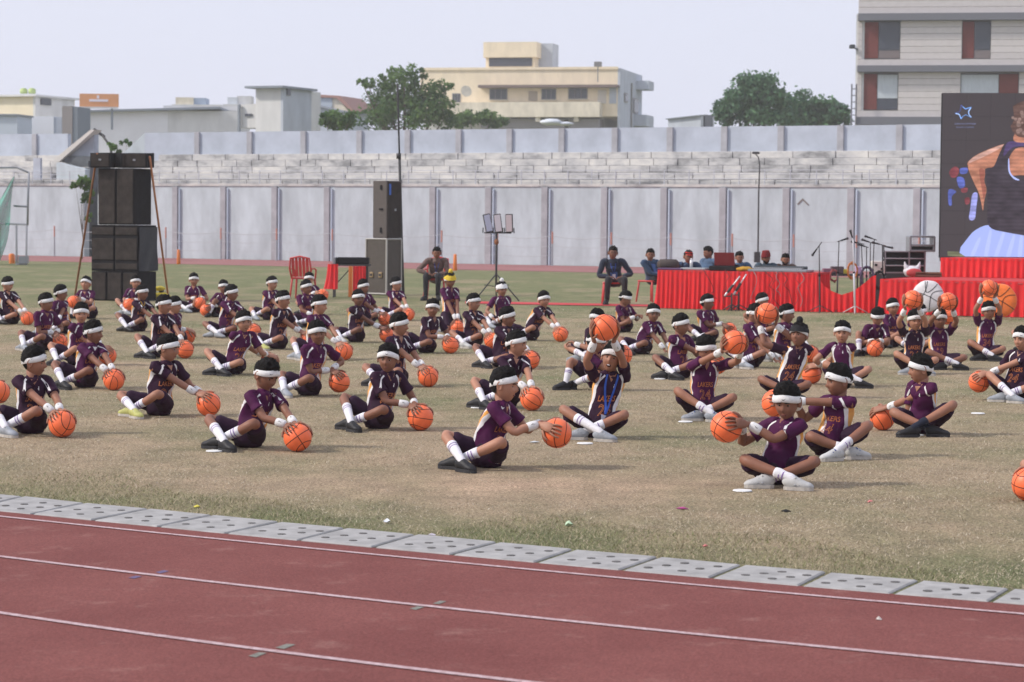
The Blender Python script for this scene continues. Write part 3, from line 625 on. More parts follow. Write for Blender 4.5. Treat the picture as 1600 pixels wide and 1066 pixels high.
m = MB(); m.tube([(B.x(370), .3, 0), (B.x(370), .3, B.z(370, 164))], .14, 6); m.build('drain_pipe', M_roofg, B.root)
B = Bld('gabled_house', 500, 195, -16, 'pale house with a sloping sheet roof and reddish upper roof trim')
m = MB(); m.prism([(B.x(474), 0, 0), (B.x(536), 0, 0), (B.x(536), 0, B.z(536, 176)), (B.x(474), 0, B.z(474, 162))], (0, 6, 0)); m.build('wall', M_grey, B.root)
m = MB(); m.prism([(B.x(474), -.3, B.z(474, 162)), (B.x(540), -.3, B.z(540, 177)), (B.x(540), -.3, B.z(540, 174.5)), (B.x(474), -.3, B.z(474, 160))], (0, 6.3, 0)); m.build('sheet_roof', M_roofg, B.root)
m = MB(); m.prism([(B.x(476), 2, B.z(476, 166)), (B.x(532), 2, B.z(532, 174)), (B.x(513), 2, B.z(513, 151)), (B.x(476), 2, B.z(476, 150))], (0, 5, 0)); m.build('upper_wall', M_yel2, B.root)
m = MB(); m.prism([(B.x(474), 1.7, B.z(474, 150)), (B.x(513), 1.7, B.z(513, 151.5)), (B.x(538), 1.7, B.z(538, 174)), (B.x(541), 1.7, B.z(541, 172)), (B.x(518), 1.7, B.z(518, 148)), (B.x(474), 1.7, B.z(474, 145.5))], (0, 5.6, 0)); m.build('roof_trim', M_roofred, B.root)
B.pbox('skylight_window', 500, 153, 518, 168, 1.9, 2.05, mat('blue_glass', (.40, .46, .52), .3))
B = Bld('rooftop_cabin', 300, 240, 0, 'faint pale rooftop cabin with a blue box above the long white building'); B.pbox('wall', 274, 152, 302, 166, 0, 3, M_yel2); B.pbox('blue_box', 302, 153, 321, 164, .2, 3, mat('pale_blue2', (.36, .44, .56), .8)); B.pbox('base', 268, 163, 345, 200, -.2, 5, M_lgrey)
B = Bld('distant_annex', 370, 230, 0, 'faint low pale annex with a round tank near the grey box tower'); B.pbox('wall', 348, 163, 388, 200, 0, 3, M_lgrey); B.pbox('tank_block', 355, 152, 370, 164, .5, 2, M_white); B.pbox('wall_block', 370, 150, 392, 164, .7, 3, M_lgrey)
# billboard
m = empty('billboard', at(155, 170, 178)); tag(m, 'orange billboard with blurred white lettering on the long white roof', 'billboard')
k = 178 / FPX
q = MB(); q.box((0, 0, 13 * k), (60 * k, .3, 20 * k), rad(4)); q.build('panel', mat('billboard_orange', (.72, .34, .16), .7, noise_amt=.08, nscale=1), m)
q = MB(); q.box((0, -.22, 12.5 * k), (29 * k, .05, 3.6 * k), rad(4)); q.box((-1 * k, -.22, 18 * k), (3.4 * k, .05, 5 * k), rad(4)); q.build('lettering', mat('sign_white', (.85, .80, .86), .7), m)
q = MB(); q.box((0, -.22, 1.2 * k), (60 * k, .2, 2.6 * k), rad(4)); q.build('lower_rail', M_lgrey, m)
for s_ in (-20, 20): q = MB(); q.tube([(s_ * k, 0, -1.5), (s_ * k, 0, .3)], .08, 6); q.build('support_post', M_roofg, m)
# shed right of centre
B = Bld('roof_shed', 1093, 170, -30, 'small grey sheet metal shed between yellow building and dark trees')
m = MB(); m.prism([(B.x(1042), 0, 0), (0, 0, 0), (0, 0, B.z(1093, 181)), (B.x(1042), 0, B.z(1042, 187))], (0, 2.2, 0)); m.build('wall', M_grey, B.root)
m = MB(); m.prism([(B.x(1040), -.2, B.z(1042, 187)), (.1, -.2, B.z(1093, 181)), (.1, -.2, B.z(1093, 179.5)), (B.x(1040), -.2, B.z(1042, 185.5))], (0, 2.4, 0)); m.build('roof', M_roofg, B.root)
m = MB(); m.box((.06, 1.1, B.z(1095, 190)), (.1, 1.3, 1.0)); m.build('opening', M_glass, B.root)
# hotel
B = Bld('hotel_building', 1336, 157, -10, 'tall modern building clad in pale boards with grey floor bands and red window panels')
M_clad = mat('pale_cladding', (.60, .565, .55), .85, noise_amt=.05, nscale=3, randamt=.06); M_band = mat('band_grey', (.17, .175, .20), .7); M_redp = mat('maroon_panel', (.17, .042, .036), .7, noise_amt=.1, nscale=3)
M_curt = mat('white_curtain', (.55, .60, .64), .8, noise_amt=.08, nscale=2, stretch=(6, 1, 1)); M_sill = mat('taupe_panel', (.20, .17, .17), .7)
xr = B.x(1900)
B.box('core_wall', .25, xr, .3, 12, 0, B.z(1336, -60), mat('joint_grey', (.40, .375, .36), .9)); B.box('corner_wall', -.12, .42, .1, 12, 0, B.z(1336, 22), M_lgrey)
bands = [(22, 33), (103, 113), (183, 195)]
for a, b in bands: B.box('floor_band', B.x(1336), xr, -.45, .35, B.z(1336, b), B.z(1336, a), M_band)
wins = [(33, 103, [(1343, 1402, 34, 92, 'L'), (1498, 1543, 33, 92, 'L2'), (1640, 1690, 33, 92, 'L')]), (113, 183, [(1343, 1400, 115, 172, 'C'), (1497, 1588, 115, 172, 'CR'), (1690, 1740, 115, 172, 'C')]), (-60, 22, []), (195, 262, [(1401, 1470, 197, 260, 'R')])]
for top, bot, ws in wins:
    zt_, zb_ = B.z(1336, top), B.z(1336, bot); n_ = max(1, round((zt_ - zb_) / .40)); hh = (zt_ - zb_) / n_
    for k in range(n_):
        zc = zb_ + (k + .5) * hh; segs = [(.0, B.x(1800))]
        for (a, b, c, d, _t) in ws:
            if B.z(1336, d) < zc + hh * .3 and B.z(1336, c) > zc - hh * .3:
                ns = []
                for s0, s1 in segs:
                    xa, xb = B.x(a), B.x(b)
                    if xb <= s0 or xa >= s1: ns.append((s0, s1)); continue
                    if xa > s0: ns.append((s0, xa))
                    if xb < s1: ns.append((xb, s1))
                segs = ns
        for s0, s1 in segs:
            if s1 - s0 > .05:
                m = MB(); m.box(((s0 + s1) / 2, .15, zc), (s1 - s0 - .02, .3, hh - .018), 0, 0, .008); m.build('cladding_board', M_clad, B.root)
    for (a, b, c, d, t) in ws:
        f = B.pbox('window', a, c, b, d, .22, .4, M_band)
        mid = lerp(a, b, .42) if t != 'CR' else lerp(a, b, .66)
        if t in ('L', 'L2', 'C'):
            B.pbox('red_panel', a + .8, c + .8, mid, d - .8, .14, .21, M_redp, f)
            if t == 'C': B.pbox('curtain', mid + 1, c + 2, b - 1, lerp(c, d, .68), .16, .21, M_curt, f); B.pbox('pane', mid + 1, lerp(c, d, .70), b - 1, d - 1, .16, .21, M_glass, f)
            else: B.pbox('pane', mid + 1, c + 2, b - 1, lerp(c, d, .76), .16, .21, M_glass, f); B.pbox('lower_panel', mid + 1, lerp(c, d, .78), b - 1, d - 1, .16, .21, M_sill, f)
        elif t == 'CR': B.pbox('curtain', a + 1, c + 2, mid - 1, lerp(c, d, .75), .16, .21, M_curt, f); B.pbox('red_panel', mid, c + .8, b - 1, d - .8, .14, .21, M_redp, f)
        else: B.pbox('red_panel', a + 1, c + 1, b - 1, d - 1, .14, .21, M_redp, f)
m = MB(); m.box((0, 0, 0), (.35, .5, .25), 0, 0, .05); m.tube([(0, 0, 0), (.35, 0, -.2)], .05, 6); tag(m.build('floodlight', mat('lamp_dark', (.04, .05, .06), .5), None, False, at(1331.5, 73, 157)), 'small dark floodlight fixed to the corner of the hotel', 'lamp')
m = MB(); m.tube([(0, 0, 0), (0, 0, 2.6)], .05, 6); m.tube([(.3, 0, 0), (.3, 0, 2.6)], .05, 6)
for k in range(6): m.tube([(0, 0, .2 + k * .42), (.3, 0, .2 + k * .42)], .03, 5)
tag(m.build('roof_ladder', M_band, None, False, at(1330, 195, 156.5)), 'thin dark ladder beside the corner of the hotel', 'ladder')
# ------------------------------------------------------------------ people
def skinmat(name, c):
    m = mat(name, c, .55, spec=.35, noise_amt=.10, nscale=9, sub=.0, bump=.05, bscale=60); return m
SKINS = [skinmat('skin_a', (.40, .195, .125)), skinmat('skin_b', (.32, .148, .093)), skinmat('skin_c', (.235, .104, .065)), skinmat('skin_d', (.18, .078, .050)), skinmat('skin_e', (.50, .27, .18))]
def clothmat(name, c, amt=.14, nscale=7, bump=.6, bscale=16, rough=.8, sheen=.15):
    return mat(name, c, rough, spec=.2, noise_amt=amt, nscale=nscale, bump=bump, bscale=bscale, sheen=sheen)
M_plumD = clothmat('jersey_plum_shaded', (.026, .0055, .022), .2, 7, .9, 13, .75, 0); M_plumL = clothmat('jersey_plum_lit', (.062, .0055, .046), .2, 7, .9, 13, .75, 0); M_short = clothmat('shorts_plum', (.022, .006, .022), .2, 7, .9, 13, .75, 0)  # one jersey cloth in two colours: a lit tone and a shaded tone
M_wht = clothmat('white_trim', (.70, .68, .68), .05); M_org = clothmat('orange_trim', (.72, .34, .08), .08); M_band_w = clothmat('towelling_white', (.74, .73, .72), .06, 60, .5, 160, .95)
M_sockw = clothmat('sock_white', (.70, .69, .72), .07, 14, .4, 60); M_sockp = clothmat('sock_stripe', (.17, .08, .30), .05)
M_sblack = mat('shoe_black', (.014, .014, .016), .55, noise_amt=.2, nscale=20); M_sgrey = mat('shoe_grey', (.27, .29, .32), .6, noise_amt=.2, nscale=20); M_swhite = mat('shoe_white', (.46, .46, .45), .6, noise_amt=.15, nscale=20)
M_sole = mat('sole_dark', (.035, .035, .038), .8); M_solew = mat('sole_pale', (.45, .42, .38), .8, noise_amt=.2, nscale=20); M_blue = mat('lace_blue', (.03, .06, .25), .6); M_lime = mat('shoe_lime', (.42, .42, .14), .6, noise_amt=.2, nscale=20); M_navy = mat('sock_navy', (.012, .015, .03), .8)
M_hair = mat('hair_black', (.007, .006, .006), .75, spec=.15, noise_amt=.4, nscale=40, bump=.8, bscale=90)
M_eyew = mat('eye_white', (.36, .31, .28), .45); M_eyeb = mat('iris_dark', (.012, .008, .006), .25); M_lip = mat('lips', (.17, .050, .040), .5); M_brow = mat('brow_black', (.014, .010, .009), .8)
M_lash = mat('eyelid_dark', (.055, .024, .016), .7); M_ink = mat('print_black', (.012, .012, .013), .7); M_ol = mat('print_orange', (.44, .14, .045), .7); M_glassf = mat('spectacle_frame', (.18, .18, .19), .35, metal=.4)
M_collar = mat('yellow_collar', (.60, .38, .05), .8); M_lan = mat('lanyard_blue', (.03, .09, .42), .6); M_badge = mat('badge_pale', (.55, .58, .66), .3)

def head_pt(a, z, infl=0.0):
    """a: azimuth (0 = nose, + = side), z in -1..1; returns point in head space (x side, y forward, z up), metres at size 1"""
    r = math.sqrt(max(0, 1 - z * z)); x = math.sin(a) * r; y = math.cos(a) * r
    X, Y, Z = .073 * x, .090 * y, .110 * z
    f = max(0.0, math.cos(a))
    if z < 0:
        q = (-z) ** 1.35
        X *= 1 - .24 * q
        if y < 0: Y *= 1 - .42 * q
        else: Y *= 1 - .02 * q
    else:
        X *= 1 + .04 * math.sin(PI * min(1, z)); Y *= 1 + .02 * z
    if y > 0: Y *= 1 - .06 * (1 - abs(x)) * (1 if abs(z) < .5 else .5)
    def g(x0, z0, sx, sz): return math.exp(-((x - x0) / sx) ** 2 - ((z - z0) / sz) ** 2) if y > -.1 else 0
    d = 0
    d += .023 * g(0, -.19, .14, .12) + .010 * g(0, .0, .10, .18)                     # nose, bridge
    d -= .012 * (g(.36, .06, .17, .12) + g(-.36, .06, .17, .12))                      # sockets
    d += .005 * (g(.34, .28, .30, .08) + g(-.34, .28, .30, .08))                      # brow
    d += .006 * (g(.50, -.22, .20, .2) + g(-.50, -.22, .20, .2))                      # cheeks
    d += .006 * g(0, -.45, .22, .06) + .006 * g(0, -.57, .20, .06) - .003 * g(0, -.51, .22, .03)   # lips
    d += .010 * g(0, -.82, .28, .16)                                                  # chin
    Y += d; k = 1 + infl / .09
    return V(X * k, Y * k, Z * k)
def add_head(mb, M, sz, hi):
    """M: function head space -> world"""
    na, nz_ = (40, 30) if hi else (22, 16)
    v = []; f = []
    zs = [math.cos(PI * (j + .5) / nz_) for j in range(nz_)]
    for z in zs:
        for i in range(na): v.append(M(head_pt(2 * PI * i / na, z)))
    for j in range(nz_ - 1):
        for i in range(na): f.append((j * na + i, (j + 1) * na + i, (j + 1) * na + (i + 1) % na, j * na + (i + 1) % na))
    f.append(tuple(range(na - 1, -1, -1))[::-1]); f.append(tuple((nz_ - 1) * na + i for i in range(na))[::-1])
    mb.add(v, f)
    for s in (-1, 1):                                                                 # ears
        c = V(s * .074, -.004, .002); vv = []; n = 12; rings = [(0, 1.0, 0), (.010, 1.12, .002), (.014, .95, .002), (.008, .6, .001)]
        for (o, k, q) in rings:
            for i in range(n):
                t = 2 * PI * i / n; vv.append(M(c + V(s * (o + .007 * (1 - math.cos(t + PI)) * .5), -.017 * k * math.cos(t) - .006 * (o / .014), .030 * k * math.sin(t) + (.004 if math.sin(t) > 0 else 0))))
        ff = [(j * n + i, j * n + (i + 1) % n, (j + 1) * n + (i + 1) % n, (j + 1) * n + i) for j in range(3) for i in range(n)] + [tuple(range(3 * n, 4 * n))]
        mb.add(vv, ff)

def add_hair(M, rnd, hi, style='boy'):
    mb = MB(); na, nz_ = (44, 22) if hi else (24, 12); v = []; f = []; ok = {}
    seed = rnd.random() * 50
    def line(a):                                                                      # hairline height for azimuth
        c = math.cos(a)
        if c > .55: return .52
        if c > .0: return lerp(.05, .52, (c) / .55)
        if c > -.45: return lerp(-.22, .05, (c + .45) / .45)
        return -.42
    for j in range(nz_ + 1):
        t = j / nz_
        for i in range(na):
            a = 2 * PI * i / na; aa = a if a < PI else 2 * PI - a; z0 = line(aa); z = math.sin(lerp(math.asin(z0), PI / 2 * .995, t))
            thick = .005 + .013 * min(1, t * 3.0) + .015 * min(1, max(0, t - .18) * 2.6) * (1 - .45 * max(0, t - .6))
            p = head_pt(a, z, 0); n = p.normalized(); nn = noise.noise(p * 55 + V(seed, 0, 0)); n2 = noise.noise(p * 140 + V(seed, 3, 0))
            fr = .010 * max(0, math.cos(a)) * min(1, t * 3) * (1 - t)
            v.append(M(p + n * (thick * (1 + .55 * nn) + .007 * n2 * min(1, t * 3)) + V(0, fr, 0)))
    for j in range(nz_):
        for i in range(na): f.append((j * na + i, j * na + (i + 1) % na, (j + 1) * na + (i + 1) % na, (j + 1) * na + i))
    f.append(tuple(nz_ * na + i for i in range(na)))
    mb.add(v, f)
    if hi:
        for _ in range(420):                                                          # tufts
            a = rnd.uniform(-PI, PI); aa = abs(a); z = math.sin(lerp(math.asin(max(.1, line(aa))) + .12, PI / 2, rnd.random() ** .8))
            p = head_pt(a, z); n = p.normalized(); p = p + n * .012; fwd = V(0, 1, 0); d = (n * .55 + fwd * rnd.uniform(-.2, .8) + V(rnd.uniform(-.5, .5), 0, rnd.uniform(-.1, .4))).normalized() * rnd.uniform(.014, .034)
            s_ = n.cross(d).normalized() * .0045
            mb.add([M(p - s_), M(p + s_), M(p + d), M(p + n * .006)], [(0, 1, 2), (1, 3, 2), (3, 0, 2)])
        if rnd.random() < .55:                                                        # fringe falling over the band
            c0 = rnd.uniform(-.5, .5)
            for _ in range(34):
                a = c0 + rnd.gauss(0, .28); p = head_pt(a, .80); n = V(p.x, p.y, 0).normalized(); st_ = V(p.x, p.y, .080) + n * .020; L_ = rnd.uniform(.018, .040); d = V(rnd.uniform(-.3, .3), .12, -1).normalized() * L_; s_ = V(-n.y, n.x, 0) * .0045
                q = st_ + d; q = V(q.x, q.y, q.z) + n * .010; mb.add([M(st_ - s_ * 1.4), M(st_ + s_ * 1.4), M(q), M(st_ + n * .008)], [(0, 1, 2), (1, 3, 2), (3, 0, 2)])
    return mb
def add_band(M, rnd, hi, hw=.205, zf=.50, zb=.02, infl=.014):
    mb = MB(); n = 40 if hi else 22; v = []; f = []
    for i in range(n):
        a = 2 * PI * i / n; zc = lerp(zb, zf, .5 + .5 * math.cos(a)) + .02 * math.sin(a * 3 + 1)
        for (dz, o) in ((-hw, -.001), (-hw * .88, .0035), (0, .0050), (hw * .88, .0040), (hw, -.001), (hw * .8, -.012), (-hw * .8, -.012)):
            zz = max(-.95, min(.97, zc + dz)); p = head_pt(a, zc + dz * .35); q = head_pt(a, zz)
            rr = V(q.x * .6 + p.x * .4, q.y * .6 + p.y * .4, .110 * (zc + dz)); h = V(rr.x, rr.y, 0); 
            v.append(M(rr + h.normalized() * (infl + o)))
    for i in range(n):
        for k in range(7): f.append((i * 7 + k, i * 7 + (k + 1) % 7, ((i + 1) % n) * 7 + (k + 1) % 7, ((i + 1) % n) * 7 + k))
    mb.add(v, f); return mb
SWOOSH = [(-1, .12), (-.62, -.30), (-.25, -.42), (.2, -.30), (1.1, .32), (.25, -.05), (-.2, -.16), (-.52, -.12), (-.78, .08)]
def rounded_sleeves(): pass
def ik(a, c, l1, l2, pole):
    d = c - a; L = d.length; L2 = min(L, (l1 + l2) * .995); u = d.normalized()
    k = (l1 * l1 - l2 * l2 + L2 * L2) / (2 * L2); h = math.sqrt(max(0, l1 * l1 - k * k)); p = (pole - u * pole.dot(u)).normalized()
    sc_ = max(1.0, L / L2) ; return a + (u * k + p * h) * 1.0 if sc_ <= 1.001 else a + d * (l1 / (l1 + l2))
TEXTS = {}
def text_mesh(body, size, outline=0.0):
    key = (body, size, outline)
    if key in TEXTS: return TEXTS[key]
    cu = bpy.data.curves.new('t', 'FONT'); cu.body = body; cu.size = size; cu.align_x = 'CENTER'; cu.align_y = 'CENTER'; cu.resolution_u = 2
    if outline: cu.fill_mode = 'NONE'; cu.bevel_depth = outline; cu.bevel_resolution = 0
    else: cu.offset = size * .012
    o = bpy.data.objects.new('t', cu); C.objects.link(o); dg = bpy.context.evaluated_depsgraph_get(); me = bpy.data.meshes.new_from_object(o.evaluated_get(dg))
    v = [tuple(x.co) for x in me.vertices]; f = [tuple(p.vertices) for p in me.polygons]
    bpy.data.objects.remove(o); bpy.data.curves.remove(cu); bpy.data.meshes.remove(me); TEXTS[key] = (v, f); return v, f
def decal(bvh, org, U_, V_, N_, pts, faces, off=.003):
    """projects a flat figure (x, y) on the cloth in front"""
    out = []; last = None
    for p in pts:
        q = org + U_ * p[0] + V_ * p[1] + N_ * .25; h = bvh.ray_cast(q, -N_, .6)
        if h[0] is None: z = last if last is not None else .25
        else: z = h[3]; last = z
        out.append(q - N_ * (z - off))
    mb = MB(); mb.add(out, faces); return mb
def strip(poly, wd, n=10):
    """flat ribbon along a polyline (x, y)"""
    P = cr(poly, n); v = []; f = []
    for i, p in enumerate(P):
        a = P[max(0, i - 1)]; b = P[min(len(P) - 1, i + 1)]; t = np.array([b[0] - a[0], b[1] - a[1]]); t = t / (np.linalg.norm(t) + 1e-9); n_ = np.array([-t[1], t[0]])
        v += [tuple(p[:2] + n_ * wd / 2), tuple(p[:2] - n_ * wd / 2)]
    for i in range(len(P) - 1): f.append((2 * i, 2 * i + 1, 2 * i + 3, 2 * i + 2))
    return v, f

BR = .102
def ball_mesh():
    m = MB(); m.ell((0, 0, 0), (BR, BR, BR), 40, 24); me = m.mesh('basketball', mat('ball_orange', (.90, .170, .058), .42, spec=.4, noise_amt=.05, nscale=30, bump=.12, bscale=220, sub=0), True)
    s = MB(); R = BR + .0006; n = 48
    def ring(fn, closed=True):
        pts = [fn(2 * PI * i / n) for i in range(n + 1)]
        v = []; f = []
        for i, p in enumerate(pts):
            p = Vector(p).normalized(); t = (Vector(fn(2 * PI * i / n + .01)).normalized() - p).normalized(); b = p.cross(t)
            for q in (-1, 0, 1): v.append((p + b * q * .026).normalized() * (R + (.0009 if q == 0 else -.0004)))
        for i in range(n):
            for q in (0, 1): f.append((i * 3 + q, (i + 1) * 3 + q, (i + 1) * 3 + q + 1, i * 3 + q + 1))
        s.add(v, f)
    ring(lambda t: (math.cos(t), math.sin(t), 0)); ring(lambda t: (0, math.cos(t), math.sin(t)))
    for sg in (-1, 1): ring(lambda t, sg=sg: (sg * (.72 - .16 * math.cos(2 * t)) , math.cos(t) * .75, math.sin(t) * .75))
    return me, s.mesh('seam', mat('ball_seam', (.05, .018, .012), .7), True)
BALL_ME, SEAM_ME = ball_mesh()
def add_ball(p, rnd, label):
    o = link('basketball', BALL_ME, None, p); o.rotation_euler = (rnd.uniform(0, 6), rnd.uniform(0, 6), rnd.uniform(0, 6)); link('seam', SEAM_ME, o)
    tag(o, label, 'basketball', 'orange basketballs of the seated boys'); return o

def hand(mb, C0, r, side, fwd, wrist, size, hi, curl=1.0):
    """palm and five fingers laid on a sphere (centre C0, radius r). side: direction from the centre to the palm, fwd: way the fingers point"""
    side = side.normalized(); fwd = (fwd - side * fwd.dot(side)).normalized(); lat = side.cross(fwd).normalized()
    def on(th, ph, off):
        u = side * math.cos(th) * math.cos(ph) + fwd * math.sin(th) + lat * math.sin(ph) * math.cos(th); return C0 + u.normalized() * (r + off)
    s = size
    a0 = -.24 * s / r * .33; kn = .16
    base = on(-.42, 0, .020 * s); mid = on(-.05, 0, .013 * s); knu = on(.30, 0, .010 * s)
    v, f = loft([wrist, lerp(wrist, base, .6), base, mid, knu], [(.021 * s, .018 * s), (.020 * s, .016 * s), (.029 * s, .014 * s), (.036 * s, .012 * s), (.034 * s, .009 * s)], 10, True, lat)
    mb.add(v, f)
    L = [.62, .74, .68, .52]
    for i in range(4):
        ph = (i - 1.5) * .30; fl = L[i] * s * .088 / r
        p = [on(.20, ph * .55, .009 * s), on(.32 + fl * .3, ph * .85, .010 * s), on(.32 + fl * .65, ph * 1.05, .009 * s), on(.32 + fl, ph * 1.2, .007 * s)]
        v, f = loft(p, [.0085 * s, .0082 * s, .0072 * s, .0058 * s], 6 if hi else 5, True); mb.add(v, f)
    p = [on(-.30, -.30, .012 * s), on(-.10, -.62, .012 * s), on(.12, -.80, .009 * s)]
    v, f = loft(p, [.012 * s, .0095 * s, .0075 * s], 6 if hi else 5, True); mb.add(v, f)

GRIP_ERR = []
def person(sp):
    """builds one figure from its measurements; returns the empty"""
    rnd = random.Random(sp['id'] * 17 + 3); g = sp.get
    adult = g('adult', False); chair = g('chair', False); S = g('S', 1.0)
    base = U(sp['b'][0], sp['b'][1]); off = g('off', .25); P0 = V(base.x * (1 + off / base.y), base.y + off, 0)
    if g('ball') and g('m') == 'g':
        gy = U(sp['ball'][0], sp['ball'][1], BR).y
        if P0.y > gy + .40: P0 = P0 * ((gy + .40) / P0.y)
    ppm = FPX / P0.y; hi = ppm > 118; mid = ppm > 88
    T, H, HP, HR, PW = rad(g('T', 0)), rad(g('H', 0) + (12 if 25 < g('H', 0) < 66 and not adult else 0)), rad(g('P', 5)), rad(g('R', rnd.uniform(-5, 5))), rad(g('W', -28 + rnd.uniform(-13, 13)))
    HS = (1.06 if adult else .97) * S * g('HS', 1.0)                                   # head size
    pz = g('pz', .47 if chair else .085 * S)
    pel = P0 + V(0, 0, pz)
    hc = at(sp['h'][0], sp['h'][1], P0.y); headc = V(hc.x, hc.y, hc.z)
    # neck base from the head; torso length fixes the lean
    Fh = V(math.sin(H), -math.cos(H), 0)
    neck = headc + V(0, 0, -.102 * HS - .004 * S) - Fh * .02 * HS
    Lt = (.48 if adult else .345) * S; dx, dz = neck.x - pel.x, neck.z - pel.z; q = math.hypot(dx, dz)
    Ft = V(math.sin(T), -math.cos(T), 0); St = V(math.cos(T), math.sin(T), 0)
    dy = -math.sqrt(max(0, Lt * Lt - q * q)) if q < Lt else 0.0
    dy = max(dy, -.26 * S); tl = math.sqrt(q * q + dy * dy)
    if adult: tl = .345 * S
    if not adult and (tl > Lt * 1.22 or tl < Lt * .8): GRIP_ERR.append('torso %d %.2f' % (sp['id'], tl / Lt))
    neck.y += dy; headc.y += dy
    root = empty('person', P0, 0); tag(root, sp['label'], 'man' if adult else 'boy', g('group', 'men seated behind the field' if adult else 'boys in plum basketball kit seated on the field'))
    inv = Matrix.Translation(-P0)
    def put(mb, name, mt, par=None, smooth=True):
        if not mb.v: return None
        mb.v = [tuple(Vector(p) - P0) for p in mb.v]; o = mb.build(name, mt, par or root, smooth); return o
    skin = SKINS[g('skin', rnd.randrange(3))]
    up = (neck - pel).normalized()
    Fp, Sp_ = V(math.sin(PW), -math.cos(PW), 0), V(math.cos(PW), math.sin(PW), 0)
    bend = Ft * (.02) - V(0, 0, 0)
    spine = [pel - V(0, 0, .03 * S), lerp(pel, neck, .33) - Ft * .02 * S, lerp(pel, neck, .7) - Ft * .012 * S, neck]
    SW = (.185 if adult else .120) * S; shc = lerp(pel, neck, .885)
    shL, shR = shc - St * SW, shc + St * SW
    # ---- ball and hands
    ua, fa = (.27 * S, .24 * S) if adult else (.215 * S, .185 * S)
    reach = ua + fa + .03 * S
    ball = None; sm = (shL + shR) / 2
    if g('ball'):
        bx_, by_ = sp['ball']; md = g('m', 'g'); d = ray(bx_, by_)
        if md == 'g':
            ball = U(bx_, by_, BR)
            tgt = sm + (ball - sm).normalized() * min((ball - sm).length, reach + .06)
            dd = (ball - sm).length
            if dd > reach + .12:                                                   # slide towards the boy along the ray of sight
                t0 = (sm - CAM).dot(d); near = CAM + d * t0
                lo = ball.y; best = ball
                for k in range(60):
                    q_ = CAM + d * ((lo + (near.y - lo) * k / 59) / d.y)
                    if q_.z < BR * .98: continue
                    if (q_ - sm).length < (best - sm).length: best = q_
                ball = best
                if (ball - sm).length > reach + .2: GRIP_ERR.append('ball %d %.2f' % (sp['id'], (ball - sm).length))
        else:
            t0 = (sm - CAM).dot(d); near = CAM + d * t0; dist = (near - sm).length; want = g('reach', .50 if md == 'o' else .40) * S
            want = min(want, reach + .08)
            back = math.sqrt(max(0, want * want - dist * dist)); ball = near - d * back
            if ball.z < BR: ball = U(bx_, by_, BR)
            if dist > reach + .15: GRIP_ERR.append('hball %d %.2f' % (sp['id'], dist))
        D = (ball - sm).normalized()
        lat = D.cross(V(0, 0, 1)); lat = lat.normalized() if lat.length > .2 else St.copy()
        if lat.dot(St) < 0: lat = -lat
        if md == 'o': lat = St.copy(); D = (D + V(0, 0, .3)).normalized()
        hs = .92 if md == 'o' else .80
        sides = {1: (lat * hs - D * (.25 if md == 'o' else .45) + V(0, 0, .25 if md != 'o' else -.1)).normalized(), -1: (-lat * hs - D * (.25 if md == 'o' else .45) + V(0, 0, .25 if md != 'o' else -.1)).normalized()}
        if md == 'g': sides[-1] = (-lat * .55 - D * .55 + V(0, 0, .55)).normalized(); sides[1] = (lat * .70 - D * .25 + V(0, 0, .55)).normalized()
    body = MB(); arms = {}
    n_ = 12 if hi else 8
    for s in (-1, 1):
        sh = shR if s > 0 else shL
        if ball is not None:
            sd_ = sides[s]; fw = D - sd_ * D.dot(sd_)
            w0 = ball + (sd_ * math.cos(.62) - fw.normalized() * math.sin(.62)) * (BR + .03 * S)
            w0 = w0 + (sh - w0).normalized() * .012
        elif g('hands'):
            hp = at(sp['hands'][0], sp['hands'][1], P0.y - .18); w0 = hp + St * s * .05
            w0.z = max(w0.z, .06)
        else:
            w0 = pel + Fp * (.24 if not chair else .34) * S + Sp_ * s * (.13 if not chair else .10) * S + V(0, 0, .13 * S if not chair else .08)
        L = (w0 - sh).length
        pole = V(0, 0, -1) * .8 + St * s * .6 if not g('m') == 'o' else St * s * 1.0 - Ft * -.4
        el = ik(sh, w0, ua, fa, pole)
        arms[s] = (sh, el, w0)
        if L > (ua + fa) * 1.22: GRIP_ERR.append('arm %d %d %.2f' % (sp['id'], s, L / (ua + fa)))
        path = cr([tuple(sh) + (.041,), tuple(lerp(sh, el, .5)) + (.036,), tuple(el) + (.029,), tuple(lerp(el, w0, .35)) + (.030,), tuple(w0) + (.0195,)], 3)
        k = S * (1.15 if adult else 1.0)
        body.tube([p[:3] for p in path], [p[3] * k for p in path], n_)
        if ball is not None: hand(body, ball, BR, sides[s], D, w0, S, hi)
        else:
            dn = (w0 - el).normalized(); c = w0 + dn * .05 * S - V(0, 0, .045); hand(body, c, .045 * S, V(0, 0, 1), dn, w0, .9 * S, hi)
    # ---- trunk (under the cloth), neck, head
    body.tube(spine, [(.065 * S, .05 * S), (.06 * S, .045 * S), (.06 * S, .04 * S), (.04 * S, .035 * S)], 10, side=St)
    Fv = V(math.sin(H) * math.cos(HP), -math.cos(H) * math.cos(HP), -math.sin(HP)); Sv = V(math.cos(H), math.sin(H), 0); Sv = (Matrix.Rotation(HR, 3, Fv) @ Sv); Uv = Sv.cross(Fv)
    if Uv.z < 0: Uv = -Uv
    def M(p): return headc + (Sv * p[0] + Fv * p[1] + Uv * p[2]) * HS
    nk = M(V(0, -.022, -.062)); kk = S * (1.25 if adult else 1.0)
    body.tube([neck - up * .05, neck + up * .0, nk], [(.052 * kk, .048 * kk), (.042 * kk, .042 * kk), (.042 * kk, .043 * kk)], 14, side=St)
    add_head(body, M, HS, hi or mid)
    # ---- legs
    legs = {}
